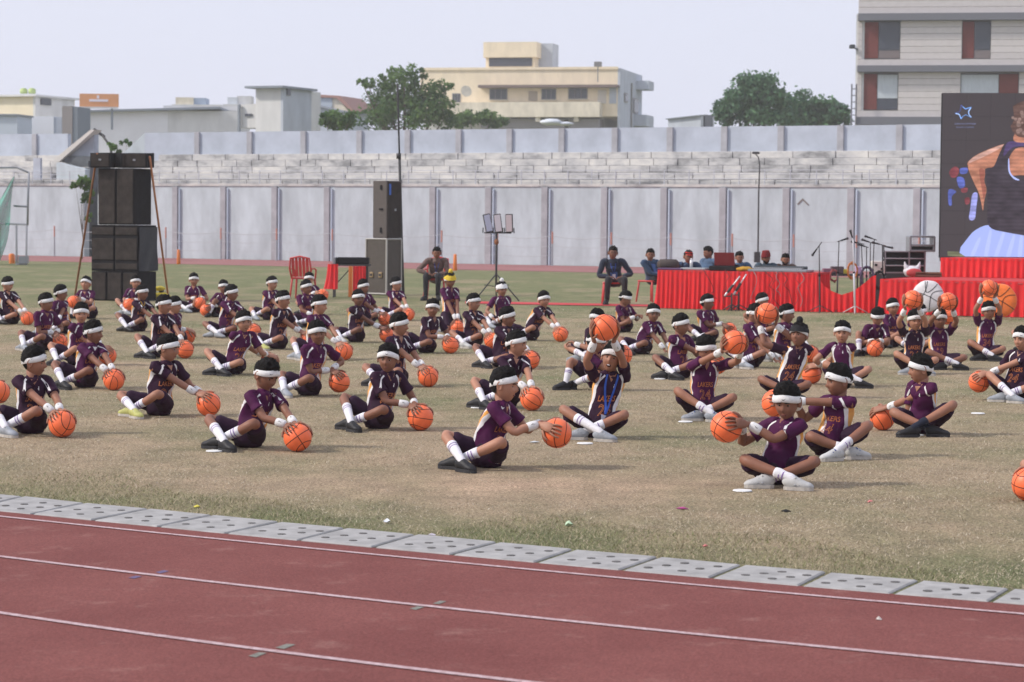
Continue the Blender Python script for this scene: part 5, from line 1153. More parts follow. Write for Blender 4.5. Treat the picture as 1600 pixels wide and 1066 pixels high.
# ------------------------------------------------------------------ the boys
# id: (foot pixel, head pixel, ball pixel, mode g ground / h held / o overhead, options, description)
K = {
1: ((18, 507), (12, 445), (43, 498), 'g', dict(T=40, H=50, P=15), 'large, at the frame edge, looking down past his ball'),
2: ((70, 549), (72, 474), (93, 535), 'g', dict(T=45, H=55, shoe='grey'), 'in grey shoes, before the one in dark glasses'),
3: ((102, 523), (95, 459), None, '', dict(T=60, H=85, specs=1, legs='up'), 'in dark glasses half hidden behind another, in profile'),
4: ((140, 499), (134, 444), (115, 472), 'h', dict(T=-20, H=-10, P=-8, light=1, legs='up'), 'gazing upwards beside the speaker tower'),
5: ((120, 573), (127, 491), (168, 556), 'g', dict(T=45, H=15, light=1), 'facing us behind the one in a white undershirt'),
6: ((133, 607), (146, 521), (178, 594), 'g', dict(T=50, H=75, tee=1, skin=2), 'with a white undershirt and big headband logo'),
7: ((48, 682), (54, 567), (97, 663), 'g', dict(T=30, H=80, shoe='grey', R=6, HS=1.0), 'in grey and green shoes nearest the frame corner'),
8: ((-48, 640), (-44, 540), (-3, 613), 'h', dict(T=40, H=50), 'cut off by the frame edge, only his hands in view'),
9: ((208, 493), (212, 442), (202, 476), 'h', dict(T=-10, H=20, light=1), 'right in front of the speaker tower base'),
10: ((216, 519), (222, 459), None, '', dict(T=50, H=55, collar=1, hands=(248, 500)), 'with a yellow collar'),
11: ((250, 560), (256, 478), (289, 547), 'g', dict(T=42, H=70), 'in profile between the yellow collar and the bespectacled one'),
12: ((276, 541), (274, 478), (293, 526), 'g', dict(T=60, H=80), 'mostly hidden, only headband and hair showing'),
13: ((248, 653), (263, 546), (326, 632), 'g', dict(T=45, H=60, specs=1, shoe='lime', skin=1), 'wearing clear glasses and lime shoes'),
14: ((303, 489), (303, 438), (312, 474), 'h', dict(T=0, H=10, light=1), 'farthest back on the tower side, facing us'),
15: ((345, 496), (351, 449), (322, 485), 'h', dict(T=-15, H=10, light=1, legs='up', mir=-1), 'half hidden, holding his ball away to the tower side'),
16: ((352, 527), (362, 459), (396, 518), 'g', dict(T=42, H=60, skin=2), 'smiling in profile, rear tower side'),
17: ((364, 587), (381, 504), (421, 567), 'g', dict(T=35, H=25), 'slim, looking back towards us with ball in both hands'),
18: ((420, 501), (425, 444), None, '', dict(T=40, H=50, hands=(450, 488)), 'in the last row before the red chair'),
19: ((434, 547), (442, 470), (480, 531), 'g', dict(T=48, H=70, shoe='lime'), 'with yellow green shoes in the middle rows'),
20: ((488, 492), (483, 437), (504, 461), 'h', dict(T=25, H=10, light=1), 'farthest back, seated at the empty red chair'),
21: ((482, 512), (479, 450), None, '', dict(T=30, H=30, hands=(492, 492)), 'in front of the one at the empty red chair'),
22: ((494, 563), (499, 478), (538, 550), 'g', dict(T=42, H=60, skin=0), 'with fringe falling over his headband, middle rows'),
23: ((482, 621), (496, 522), (530, 597), 'g', dict(T=30, H=15, skin=2, light=1, W=-40), 'stout, holding a ball up to his side, facing us'),
24: ((388, 704), (416, 588), (465, 684), 'g', dict(T=45, H=35, P=24, HS=1.03), 'front row, head bowed over his ball'),
25: ((590, 674), (606, 562), (657, 653), 'g', dict(T=35, H=-8, skin=2), 'frowning sideways, front row with fringe'),
26: ((618, 605), (624, 509), (669, 589), 'g', dict(T=48, H=58), 'looking past us behind the frowning one'),
27: ((556, 536), (560, 467), (604, 523), 'g', dict(T=50, H=25, skin=3, shoe='white'), 'dark skinned, in pale shoes, middle rows'),
28: ((572, 510), (568, 449), (601, 499), 'g', dict(T=40, H=30), 'behind the dark skinned one in pale shoes'),
29: ((619, 501), (619, 445), (638, 492), 'g', dict(T=30, H=55, light=1), 'upright before the black flight case'),
30: ((666, 553), (676, 483), (704, 540), 'g', dict(T=38, H=5), 'facing us, arms folded to his ball, below yellow turban'),
31: ((703, 522), (703, 439), (715, 512), 'g', dict(T=35, H=25, P=15, wear='yellow', legs='kneel', pz=.27, light=1, W=20), 'kneeling, in a yellow patka'),
32: ((738, 543), (740, 474), (769, 533), 'g', dict(T=40, H=45, shoe='white'), 'between the yellow patka and the white patka'),
33: ((785, 514), (784, 453), None, '', dict(T=20, H=25, wear='whitep', hands=(775, 497), light=1), 'in a white patka'),
34: ((828, 533), (850, 469), (876, 523), 'g', dict(T=45, H=25, skin=0), 'alone on the turf under the seated man in the dark jacket'),
35: ((783, 575), (793, 497), (829, 563), 'g', dict(T=40, H=55, skin=2), 'directly behind the smiling one in the second row'),
36: ((790, 635), (807, 539), (831, 624), 'g', dict(T=30, H=70, skin=0), 'smiling in profile, hand flat on his ball'),
37: ((760, 736), (788, 604), (870, 677), 'h', dict(T=68, H=72, P=4, reach=.43, HS=1.0, W=-32), 'front row, stretching his ball out at arm length'),
38: ((935, 688), (956, 561), (945, 512), 'o', dict(panel=1.6, T=8, H=-12, R=-12, P=-6, lanyard=1, laugh=1, skin=1, W=-10), 'laughing, with a blue lanyard'),
39: ((936, 611), (930, 534), (972, 555), 'g', dict(T=60, H=72, P=22, W=-50, legs='up'), 'turned away behind the laughing one'),
40: ((922, 566), (932, 499), None, '', dict(T=30, H=-40), 'almost hidden behind a raised ball'),
41: ((975, 520), (976, 467), None, '', dict(T=40, H=60, P=22, hands=(996, 495)), 'small, head bowed, below the man in the dark jacket'),
42: ((1003, 555), (1021, 491), None, '', dict(T=42, H=10, specs=1, light=1, hands=(1042, 545)), 'in glasses leaning on one hand'),
43: ((1062, 593), (1064, 509), (1121, 570), 'g', dict(T=40, H=40, light=1), 'with a curly knot, reaching behind the raised ball'),
44: ((1098, 658), (1103, 547), (1148, 535), 'o', dict(socktop=.6, panel=.9, shoe='grey', lace='blue', T=8, H=18, P=18, W=0, num='24'), 'in blue shoes, lifting his ball to one side'),
45: ((1107, 535), (1105, 474), (1140, 516), 'h', dict(T=30, H=72, skin=3), 'before the red table, in profile'),
46: ((1195, 527), (1190, 471), None, '', dict(T=40, H=50), 'almost hidden behind two others, nearest the red table'),
47: ((1172, 576), (1179, 492), None, '', dict(T=45, H=45, P=20, hands=(1214, 560), light=1), 'leaning forward under a raised ball'),
48: ((1225, 625), (1248, 525), (1198, 490), 'o', dict(T=-6, H=-28, P=-8, wear='knot', skin=2, panel=1.9, socktop=.55, W=0, reach=.46), 'with a black topknot'),
49: ((1224, 552), (1229, 492), (1266, 554), 'g', dict(T=45, H=60, light=1), 'turned away behind the one with the topknot'),
50: ((1212, 763), (1228, 629), (1135, 667), 'h', dict(T=-42, H=-22, P=15, light=1, shoe='white', swoosh=.1, W=0, notext=1, socktop=.66, S=1.0, HS=1.04, skin=2, reach=.42), 'nearest of all, in white shoes looking down'),
51: ((1296, 718), (1310, 597), (1212, 630), 'h', dict(T=-45, H=-70, shoe='white', lace='blue', W=10, S=1.0, panel=2.0, socktop=.6, HS=1.02, mir=-1, skin=2), 'in blue laced shoes right behind the nearest one'),
52: ((1315, 606), (1316, 521), (1268, 585), 'g', dict(T=-30, H=-12, light=1, tee=1, W=15, panel=1.8, notext=1, socktop=.6), 'with a white undershirt, facing us, ball at his side'),
53: ((1362, 553), (1368, 495), (1367, 545), 'g', dict(T=10, H=15, P=30, light=1, legs='up'), 'bent over his ball by the stage'),
54: ((1392, 544), (1395, 481), None, '', dict(T=35, H=15, hands=(1412, 528), light=1), 'nearest the stage skirt, looking at us'),
55: ((1426, 586), (1430, 502), (1426, 468), 'o', dict(T=-2, H=4, W=0, num='24', skin=0, socktop=.6, shoe='grey'), 'grinning, in grey trainers before the white disc'),
56: ((1466, 578), (1468, 500), (1481, 471), 'o', dict(T=2, H=4, W=20, num='19', socktop=.6), 'wearing number nineteen'),
57: ((1436, 556), (1436, 490), (1479, 495), 'h', dict(T=25, H=30, light=1), 'hidden behind two raised arms, only shoulders showing'),
58: ((1538, 564), (1545, 487), (1545, 450), 'o', dict(T=0, H=0, W=0, num='34', skin=1, socktop=.62, panel=1.5), 'before the big orange disc'),
59: ((1440, 682), (1435, 577), (1379, 653), 'g', dict(T=-55, H=-85, light=1, sock='navy', W=-12, notext=1, socktop=.68, mir=-1, skin=1), 'in profile with dark socks, sitting alone'),
60: ((1583, 629), (1597, 531), (1530, 597), 'g', dict(T=-40, H=-45, W=-20), 'at the stage side frame edge, ball at his knee'),
61: ((1618, 549), (1612, 500), None, '', dict(T=-20, H=-20), 'cut off by the frame edge below the stage'),
62: ((1672, 775), (1675, 648), (1607, 757), 'g', dict(T=-50, H=-50), 'outside the frame, only his ball reaching in'),
}
for i, (b, h, ball, md, o, desc) in K.items():
    sp = dict(id=i, b=b, h=h, ball=ball, m=md, label='boy ' + desc, **o)
    verb = {'g': 'orange basketball on the grass, of the boy ', 'h': 'orange basketball held by the boy ', 'o': 'orange basketball held overhead by the boy '}.get(md, '')
    sp['blabel'] = ' '.join((verb + desc.replace(',', '')).split()[:16])
    person(sp)
print('GRIP', GRIP_ERR)
# ------------------------------------------------------------------ men, chairs, sound equipment
M_rplast = mat('red_plastic', (.52, .045, .045), .4, spec=.4); M_oplast = mat('orange_plastic', (.70, .20, .05), .45)
M_redcloth = mat('red_satin', (.66, .018, .022), .5, noise_amt=.10, nscale=3, sheen=0); M_redcl2 = mat('red_carpet', (.50, .05, .055), .9, noise_amt=.1, nscale=3)
M_blk = mat('equipment_black', (.020, .020, .022), .9, spec=.08, noise_amt=.2, nscale=6); M_grille = mat('speaker_grille', (.035, .028, .025), .85, noise_amt=.35, nscale=5, bump=.3, bscale=200); M_steel = mat('steel_grey', (.32, .33, .35), .35, metal=.6); M_chrome = mat('pale_tube', (.62, .62, .64), .3, metal=.3); M_dk = mat('stand_dark', (.05, .05, .052), .5)
M_fcase = mat('flight_case_laminate', (.085, .072, .062), .6, noise_amt=.1, nscale=9); M_wood = mat('brown_pole', (.27, .12, .06), .8, noise_amt=.2, nscale=8); M_wood2 = mat('orange_pole', (.48, .20, .10), .7, noise_amt=.15, nscale=8)
M_navyj = clothmat('navy_jacket', (.022, .030, .050)); M_bluj = clothmat('blue_jacket', (.035, .065, .12)); M_chk = clothmat('brown_check', (.13, .085, .075), .35, 14); M_trou = clothmat('dark_trousers', (.020, .020, .024)); M_teal = clothmat('slate_shirt', (.045, .075, .10)); M_bls = clothmat('denim_shirt', (.07, .12, .20)); M_brs = clothmat('brown_shirt', (.10, .06, .045))

def plastic_chair(p, rz, label, mt=M_rplast, back=True):
    r = empty('plastic_chair' if back else 'plastic_stool', p, rz); tag(r, label, 'chair' if back else 'stool', 'red plastic chairs')
    m = MB(); m.box((0, 0, .43), (.44, .42, .035), 0, 0, .015); m.build('seat', mt, r)
    for sx in (-1, 1):
        for sy in (-1, 1): m = MB(); m.tube([(sx * .19, sy * .18, .42), (sx * .225, sy * .225, 0)], [(.022, .022), (.016, .016)], 8); m.build('leg', mt, r, True)
    if not back: return r
    m = MB(); m.tube([(-.2, .18, .43), (-.225, .25, .62), (-.20, .29, .84), (0, .30, .88), (.20, .29, .84), (.225, .25, .62), (.2, .18, .43)], .02, 8); m.build('back_frame', mt, r, True)
    for k in range(5): x = (k - 2) * .075; m = MB(); m.box((x, .255, .66), (.058, .014, .40), Matrix.Rotation(rad(-12), 3, 'X')); m.build('back_slat', mt, r)
    for sx in (-1, 1): m = MB(); m.tube([(sx * .215, .23, .62), (sx * .24, .05, .63), (sx * .23, -.14, .60), (sx * .21, -.17, .43)], .017, 8); m.build('armrest', mt, r, True)
    return r
def man(i, b, h, label, seat=True, **o):
    sp = dict(id=i, b=b, h=h, ball=None, label=label, adult=1, chair=1, **o); sp.setdefault('S', .98); sp.setdefault('W', 0); sp.setdefault('trousers', M_trou); sp.setdefault('sleeve', 1.75)
    person(sp)
    base = U(*b); 
    if seat: plastic_chair(V(base.x + .0, base.y + .32 + .10, 0), rad(sp['W']) , ('red plastic chair under ' if i == 101 else 'red plastic stool under ' + label.split(' with')[0]).replace('man in a blue jacket', 'the blue jacketed man at the table end'), M_rplast, i == 101)
man(101, (680, 470), (683, 396), 'slim young man in brown checked shirt with an id card', off=.42, shirt=M_chk, skin=2, T=5, H=0, P=8, idcard=1, W=-8, wear='none')
man(102, (960, 477), (957, 396), 'stout man in a dark jacket and blue shirt, hands on thighs', off=.42, shirt=M_navyj, skin=3, T=-4, H=0, P=0, idcard=1, openjacket=1, wear='none', S=1.04)
man(103, (1020, 473), (1015, 399), 'man in a blue jacket with moustache at the end of the red table', off=.42, shirt=M_bluj, skin=2, T=30, H=0, P=0, W=45, wear='none', openjacket=1)
man(104, (1072, 480), (1074, 402), 'man in a red cap and blue jacket with his arms on the table', off=.2, shirt=M_bluj, skin=2, T=0, H=5, P=4, wear='cap', openjacket=1)
man(105, (1110, 480), (1106, 396), 'man in profile leaning over behind the open laptop', off=.2, shirt=M_bls, skin=2, T=-50, H=-65, P=8, wear='none')
man(106, (1157, 479), (1154, 403), 'man in a denim shirt with short hair between laptop and mixer', off=.2, shirt=M_bls, skin=1, T=5, H=5, P=5, wear='none', S=.92)
man(107, (1200, 480), (1195, 404), 'bearded man in a maroon turban behind the mixer', off=.2, shirt=M_teal, skin=2, T=5, H=8, P=6, wear='turban', beard=1, S=.92)
man(108, (1228, 480), (1225, 406), 'bearded man with curly hair at the right end of mixer'.replace('right', 'far'), off=.2, shirt=M_brs, skin=1, T=-5, H=0, P=10, wear='none', beard=1, S=.92)
ch = plastic_chair(U(472, 468) + V(0, .3, 0), rad(170), 'empty red plastic chair turned away near the flight case')

def skirt(name, path, z0, z1, par, amp=.035, wl=.13, mt=M_redcloth, tops=None, flare=.06, seed=0):
    """pleated cloth hanging from a path of (x, y); tops: optional height of the top edge along the path 0..1"""
    P = [V(p[0], p[1], 0) for p in path]; seg = [(P[i + 1] - P[i]).length for i in range(len(P) - 1)]; L = sum(seg); n = max(8, int(L / wl * 8)); rows = 8; v = []; f = []
    rg = random.Random(seed); ph = 0; wob = []; rgw = [rg.uniform(.55, 1.25) for _ in range(97)]; rgw = [sum(rgw[(q + o) % 97] for o in range(-3, 4)) / 7 for q in range(97)]
    for i in range(n + 1): ph += 2 * PI / 8 * rg.uniform(.35, 1.75); wob.append(ph)
    for i in range(n + 1):
        s = L * i / n; k = 0; ss = s
        while k < len(seg) - 1 and ss > seg[k]: ss -= seg[k]; k += 1
        c = lerp(P[k], P[k + 1], min(1, ss / seg[k])); d = (P[k + 1] - P[k]).normalized(); nn = V(d.y, -d.x, 0); zt = tops(i / n) if tops else z1
        for r in range(rows + 1):
            t = r / rows; a = amp * rgw[i % 97] * (.25 + .75 * t) * (math.sin(wob[i]) + .4 * math.sin(wob[i] * .37 + 1)); q = c + nn * (a + flare * t * t); v.append((q.x, q.y, lerp(zt, z0, t)))
    for i in range(n):
        for r in range(rows): f.append((i * (rows + 1) + r, i * (rows + 1) + r + 1, (i + 1) * (rows + 1) + r + 1, (i + 1) * (rows + 1) + r))
    m = MB(); m.add(v, f); return m.build(name, mt, par, True)
# long skirted table
A, Bp = U(1029, 482), U(1276, 488); e_ = (Bp - A).normalized(); n_ = V(-e_.y, e_.x, 0)
tb = empty('sound_table', (A.x, A.y, 0)); tag(tb, 'long table draped in a pleated red satin skirt with sound equipment on it', 'table'); o_ = V(A.x, A.y, 0)
def rel(p): return (p.x - o_.x, p.y - o_.y)
L_ = (Bp - A).length; ang = math.atan2(e_.y, e_.x)
m = MB(); c = A + e_ * L_ / 2 + n_ * .42; m.box((c.x - o_.x, c.y - o_.y, .715), (L_ + .02, .84, .03), ang); m.build('table_top', M_redcl2, tb)
skirt('table_skirt', [rel(A + n_ * .84 - e_ * .12), rel(A - e_ * .02), rel(Bp + n_ * .0), rel(Bp + n_ * .84)], .01, .735, tb, .028, .10, seed=1)
TZ = .735
def ont(px, d=.35, py=430): # a point on the table top
    q = on_plane(px, py, A + n_ * d, n_); return V(q.x, q.y, TZ)
m = MB(); m.box((0, 0, .125), (.40, .02, .25), Matrix.Rotation(rad(12), 3, 'X')); lp = empty('laptop', ont(1132, .30), ang); tag(lp, 'open laptop with a dark red lid seen from behind', 'laptop')
m.build('lid', mat('laptop_red', (.16, .02, .025), .4), lp).location = (0, -.02, .10); m = MB(); m.box((0, .14, .015), (.40, .28, .025)); m.build('keyboard_base', M_blk, lp).location = (0, 0, .09)
m = MB(); m.box((0, 0, .045), (.50, .38, .09), 0, 0, .01); tag(m.build('equipment_box', M_blk, None, False, ont(1132, .38)), 'flat black equipment box under the open laptop', 'equipment').rotation_euler = (0, 0, ang)
mx_ = empty('sound_mixer', ont(1216, .32), ang); tag(mx_, 'long black mixing console with rows of knobs on the red table', 'mixer')
m = MB(); m.box((0, 0, .03), (1.02, .40, .05), Matrix.Rotation(rad(5), 3, 'X'), 0, .01); m.build('console', M_blk, mx_); m = MB(); m.box((0, .20, .07), (1.02, .05, .07), 0, 0, .01); m.build('meter_bridge', mat('console_slate', (.06, .07, .08), .5), mx_)
km = MB(); km.cyl((0, 0, 0), .007, .02, 6); kme = km.mesh('knob', M_chrome)
for i in range(24):
    for j in range(3): link('knob', kme, mx_, V(-.46 + i * .04, -.12 + j * .09, .054 + (j - 1) * .008))
m = MB(); m.box((0, 0, .035), (1.15, .5, .05), 0, 0, .01); o = tag(m.build('mixer_case_tray', M_steel, None, False, ont(1220, .27)), 'silver edged case tray under the long mixing console', 'case'); o.rotation_euler = (0, 0, ang); o.location.z -= .012
m = MB(); m.ell((0, 0, .045), (.17, .12, .05), 14, 8); m.v = rough_disp(m.v, .02, 12); tag(m.build('cloth_bundle', mat('mustard_cloth', (.45, .24, .03), .9, noise_amt=.2, nscale=20), None, True, ont(1164, .12)), 'crumpled mustard yellow cloth on the red table', 'cloth')
m = MB(); m.box((0, 0, .10), (.42, .26, .20), 0, 0, .06); tag(m.build('backpack', mat('bag_brown', (.07, .055, .05), .8), None, True, ont(1044, .45)), 'dark brown soft bag at the end of the red table', 'bag')
m = MB(); m.box((0, 0, .03), (.50, .3, .04), 0, 0, .01); tag(m.build('signal_processor', mat('grey_unit', (.35, .37, .38), .4, metal=.3), None, False, ont(1086, .22)), 'flat pale grey electronic unit with cables beside the laptop', 'equipment').rotation_euler = (0, 0, ang)
m = MB(); m.box((0, 0, .02), (.5, .3, .035), 0, 0, .01); tag(m.build('purple_case', mat('case_purple', (.10, .05, .12), .6), None, False, ont(1050, .17)), 'flat purple tinted case on the near end of the table', 'case').rotation_euler = (0, 0, ang)
m = MB(); m.cyl((0, 0, 0), .03, .15, 10); m.cyl((0, 0, .15), .015, .03, 8); tag(m.build('water_bottle', M_chrome, None, True, ont(1080, .18) + V(0, 0, .052)), 'small clear bottle standing on the pale grey unit', 'bottle')
rg = random.Random(5)
for i, px in enumerate((1100, 1134, 1178, 1196, 1209, 1214, 1222, 1246, 1252)):
    p = ont(px, -.05); m = MB(); q = [p + V(0, .15, .02), p + V(0, -.02, -.01)]
    for k in range(1, 6): q.append(p + V(rg.uniform(-.07, .07) + (.05 * k if i % 3 == 0 else 0), -.10, -k * rg.uniform(.09, .13)))
    m.tube([(z_[0], z_[1], max(.01, z_[2])) for z_ in cr([tuple(a) for a in q], 4)], .006, 5)
    tag(m.build('cable', mat(('cable_dark', 'cable_red', 'cable_grey')[i % 3], ((.05, .02, .02), (.25, .04, .04), (.25, .22, .22))[i % 3], .6), None, True), 'thin cable hanging down the red table skirt ' + ('below the pale grey unit', 'below the laptop', 'nearest the mustard cloth', 'at the mixer end by the cloth', 'under the mixer, first of a pair', 'under the mixer, second of a pair', 'straight below the middle of the mixer', 'near the far mixer end', 'at the very end of the mixer')[i], 'cable', 'cables hanging over the red table skirt')
# drape with a sagging top edge and the small table behind it
dA, dB = U(1278, 488), U(1368, 490); dd = empty('sagging_drape', dA); tag(dd, 'red satin drape sagging in a deep curve between table and stage', 'drape')
prof = [(0, 430), (.11, 446), (.25, 455), (.42, 461), (.62, 455), (.80, 443), (.93, 432), (1, 430)]
def dtop(t):
    for (a, ya), (b, yb) in zip(prof[:-1], prof[1:]):
        if t <= b: y = lerp(ya, yb, (t - a) / (b - a)); break
    px = lerp(1274, 1366, t); return at(px, y, lerp(dA.y, dB.y, t)).z
skirt('cloth', [(-.02, .02), (dB.x - dA.x, dB.y - dA.y)], .01, .7, dd, .03, .11, tops=dtop, seed=3, flare=.02)
sp_ = at(1310, 431, 46.6); st = empty('small_table', V(sp_.x, 46.9, 0)); tag(st, 'small dark table with clutter behind the sagging drape', 'table')
m = MB(); m.box((0, 0, .66), (.95, .5, .04)); m.build('table_top', M_dk, st)
for sx in (-1, 1):
    for sy in (-1, 1): m = MB(); m.tube([(sx * .44, sy * .2, 0), (sx * .44, sy * .2, .65)], .016, 6); m.build('leg', M_dk, st)
for (px, w_, h_, c_, nm, lb) in ((1292, .16, .10, (.22, .10, .14), 'stage_box', 'small mauve box on the small dark table'), (1308, .24, .14, (.10, .07, .08), 'cable_box', 'dark box of cables on the small table'), (1321, .12, .09, (.42, .36, .05), 'yellow_box', 'small yellow box beside the cable box'), (1341, .10, .14, (.42, .28, .46), 'lilac_box', 'lilac carton near the stage end of the drape')):
    m = MB(); m.box((0, 0, h_ / 2), (w_, .2, h_), 0, 0, .01); tag(m.build(nm, mat('c_' + nm, c_, .7), None, False, V(at(px, 420, 46.8).x, 46.8, .683)), lb, 'box')
m = MB(); m.prism([(0, 0, 0), (.25, 0, 0), (.25, 0, .72), (0, 0, .72)], (0, 1.0, 0)); 
# stage, lower and upper tier
sA = U(1374, 491); sa = rad(-25); se = V(math.cos(sa), math.sin(sa), 0); sn = V(-se.y, se.x, 0)
stg = empty('stage', sA); tag(stg, 'two tier platform stage skirted in bright red pleated satin', 'stage')
def sq(s, d): q = se * s + sn * d; return (q.x, q.y)
m = MB(); c = se * 5 + sn * 2.8; m.box((c.x, c.y, .61), (10, 5.6, .05), sa, 0, .01); m.build('lower_deck', M_redcl2, stg)
skirt('lower_skirt', [sq(0, 5.4), sq(0, 0), sq(10, 0)], .01, .645, stg, .030, .15, seed=4, flare=.05)
u0 = .35
m = MB(); c = se * (5 + u0) + sn * 4.2; m.box((c.x, c.y, .98), (10, 2.6, .05), sa, 0, .01); m.build('upper_deck', M_redcl2, stg)
skirt('upper_skirt', [sq(u0, 5.4), sq(u0, 2.9), sq(10, 2.9)], .64, 1.01, stg, .025, .13, seed=5, flare=.03)
# LED screen
LY = 48.6; la = rad(-5); p0 = at(1468, 402, LY); le = V(math.cos(la), math.sin(la), 0); ln = V(-le.y, le.x, 0)
led = empty('led_screen', p0, la); tag(led, 'huge dark LED video wall showing a player from behind', 'screen')
def lp_(px, py, d=0.0):
    q = on_plane(px, py, p0 - ln * d, ln); r = q - p0; return (r.dot(le), -d, r.z)
LW = 5.4; LT = lp_(1471, 145)[2]; LB = lp_(1468, 403)[2]
m = MB(); m.box((LW / 2, .13, (LT + LB) / 2), (LW, .22, LT - LB), 0, 0, .01); m.build('cabinet', M_blk, led)
def emat(name, c, s=1.0):
    m = mat(name, tuple(x * .15 for x in c), .5, spec=.25, emis=(c, s))
    n = m.node_tree; b = n.nodes['Principled BSDF']; tc = n.nodes.new('ShaderNodeTexCoord'); mp = n.nodes.new('ShaderNodeMapping'); mp.inputs['Scale'].default_value = (2.2, 1, 5.0); n.links.new(tc.outputs['Object'], mp.inputs[0])
    t = n.nodes.new('ShaderNodeTexNoise'); t.inputs['Scale'].default_value = 1.6; t.inputs['Detail'].default_value = 5; n.links.new(mp.outputs[0], t.inputs['Vector']); wv = n.nodes.new('ShaderNodeTexWave'); wv.bands_direction = 'Z'; wv.inputs['Scale'].default_value = 4.0; wv.inputs['Distortion'].default_value = .4; n.links.new(tc.outputs['Object'], wv.inputs['Vector'])
    r = n.nodes.new('ShaderNodeMapRange'); r.inputs['From Min'].default_value = .3; r.inputs['From Max'].default_value = .7; r.inputs['To Min'].default_value = .55; r.inputs['To Max'].default_value = 1.35; n.links.new(t.outputs['Fac'], r.inputs['Value'])
    r2 = n.nodes.new('ShaderNodeMapRange'); r2.inputs['To Min'].default_value = .86; r2.inputs['To Max'].default_value = 1.12; n.links.new(wv.outputs['Fac'], r2.inputs['Value']); mu = n.nodes.new('ShaderNodeMath'); mu.operation = 'MULTIPLY'; n.links.new(r.outputs[0], mu.inputs[0]); n.links.new(r2.outputs[0], mu.inputs[1])
    if 'led_black' not in name and 'short' not in name: n.links.new(mu.outputs[0], b.inputs['Emission Strength'])
    return m
E_bg = emat('led_black', (.058, .050, .056)); pan = MB(); pan.box((0, 0, 0), (.477, .012, .477)); pme = pan.mesh('led_module', E_bg)
nx = int(LW / .48); nz = round((LT - LB) / .48); hz = (LT - LB) / nz; pan = MB(); pan.box((0, 0, 0), (.477, .014, hz - .004)); pme = pan.mesh('led_module', E_bg)
for i in range(nx):
    for j in range(nz): link('led_module', pme, led, V(.245 + i * .48, .008, LB + (j + .5) * hz))
E = {k: emat('led_' + k, c, 1.0) for k, c in dict(skin=(.46, .20, .13), skinl=(.60, .36, .30), skind=(.32, .11, .08), vest=(.050, .042, .056), purple=(.085, .060, .16), hair=(.12, .07, .06), hairl=(.25, .17, .15), short=(.36, .44, .86), shortl=(.43, .51, .92), blue=(.09, .12, .40), red=(.24, .06, .075), lilac=(.30, .32, .68), olive=(.16, .17, .10), star=(.18, .38, .85), starl=(.6, .75, 1.0), txt=(.16, .18, .32)).items()}
dep = [.004]
def shape(name, pts, k, smooth=True):
    dep[0] += .0012; P = [(float(a), float(b)) for a, b in pts]
    if smooth:
        Q = P + P[:3]; out = []
        for i in range(len(P)):
            p0_, p1, p2, p3 = [np.array(P[(i + j) % len(P)]) for j in (-1, 0, 1, 2)]
            for t in (0, .25, .5, .75): out.append(.5 * ((2 * p1) + (-p0_ + p2) * t + (2 * p0_ - 5 * p1 + 4 * p2 - p3) * t * t + (-p0_ + 3 * p1 - 3 * p2 + p3) * t ** 3))
        P = [tuple(q) for q in out]
    m = MB(); m.poly([lp_(a, b, dep[0]) for a, b in P][::-1]); return m.build(name, E[k], led)
def Z(x, y): return (1460 + x / 7.614, 140 + y / 7.614)
def Y7(x, y): return (1240 + x / 2.8806, 130 + y / 2.8806)
shape('light_blur', [Y7(700, 400), Y7(725, 375), Y7(745, 390), Y7(735, 420), Y7(712, 425)], 'red'); shape('light_blur', [Y7(750, 385), Y7(782, 382), Y7(780, 405), Y7(752, 408)], 'blue')
shape('light_blur', [Y7(735, 425), Y7(765, 428), Y7(770, 465), Y7(745, 470)], 'blue'); shape('light_blur', [Y7(755, 475), Y7(782, 472), Y7(780, 490), Y7(758, 492)], 'red'); shape('light_blur', [Y7(698, 480), Y7(732, 488), Y7(712, 510), Y7(712, 548), Y7(698, 545)], 'blue')
shape('light_blur', [Y7(805, 500), Y7(828, 498), Y7(822, 560), Y7(815, 612), Y7(790, 612), Y7(796, 560)], 'lilac'); shape('light_blur', [Y7(770, 520), Y7(790, 515), Y7(792, 540), Y7(775, 545)], 'red')
shape('stage_floor_glow', [Y7(693, 757), Y7(800, 762), Y7(800, 782), Y7(693, 778)], 'olive', False)
# figure seen from behind
shape('shorts', [Y7(775, 782), Y7(790, 690), Y7(850, 645), Y7(900, 642), Y7(960, 665), Y7(1160, 690), Y7(1330, 700), Y7(1400, 790), Y7(1200, 792)], 'short')
for a in ((830, 700, 800, 775), (880, 670, 860, 780), (940, 672, 905, 782), (985, 690, 960, 783), (1020, 690, 1012, 785)): shape('shorts_fold', [Y7(a[0], a[1]), Y7(a[0] + 12, a[1] + 4), Y7(a[2] + 14, a[3]), Y7(a[2] - 4, a[3])], 'shortl')
shape('upper_arm', [Y7(783, 368), Y7(800, 340), Y7(850, 310), Y7(945, 275), Y7(985, 285), Y7(950, 330), Y7(900, 385), Y7(860, 385), Y7(830, 392)], 'skin'); shape('arm_light', [Y7(786, 362), Y7(805, 337), Y7(860, 308), Y7(945, 276), Y7(925, 296), Y7(860, 330), Y7(810, 352)], 'skinl')
shape('forearm', [Y7(785, 372), Y7(830, 372), Y7(862, 390), Y7(858, 440), Y7(868, 480), Y7(858, 530), Y7(852, 575), Y7(845, 540), Y7(832, 490), Y7(808, 440)], 'skin'); shape('forearm_shade', [Y7(835, 390), Y7(860, 392), Y7(857, 440), Y7(866, 478), Y7(856, 520), Y7(846, 470)], 'skind')
shape('back_shoulder', [Y7(968, 345), Y7(990, 300), Y7(1050, 275), Y7(1200, 280), Y7(1250, 400), Y7(1180, 440), Y7(1040, 415), Y7(975, 412)], 'skin')
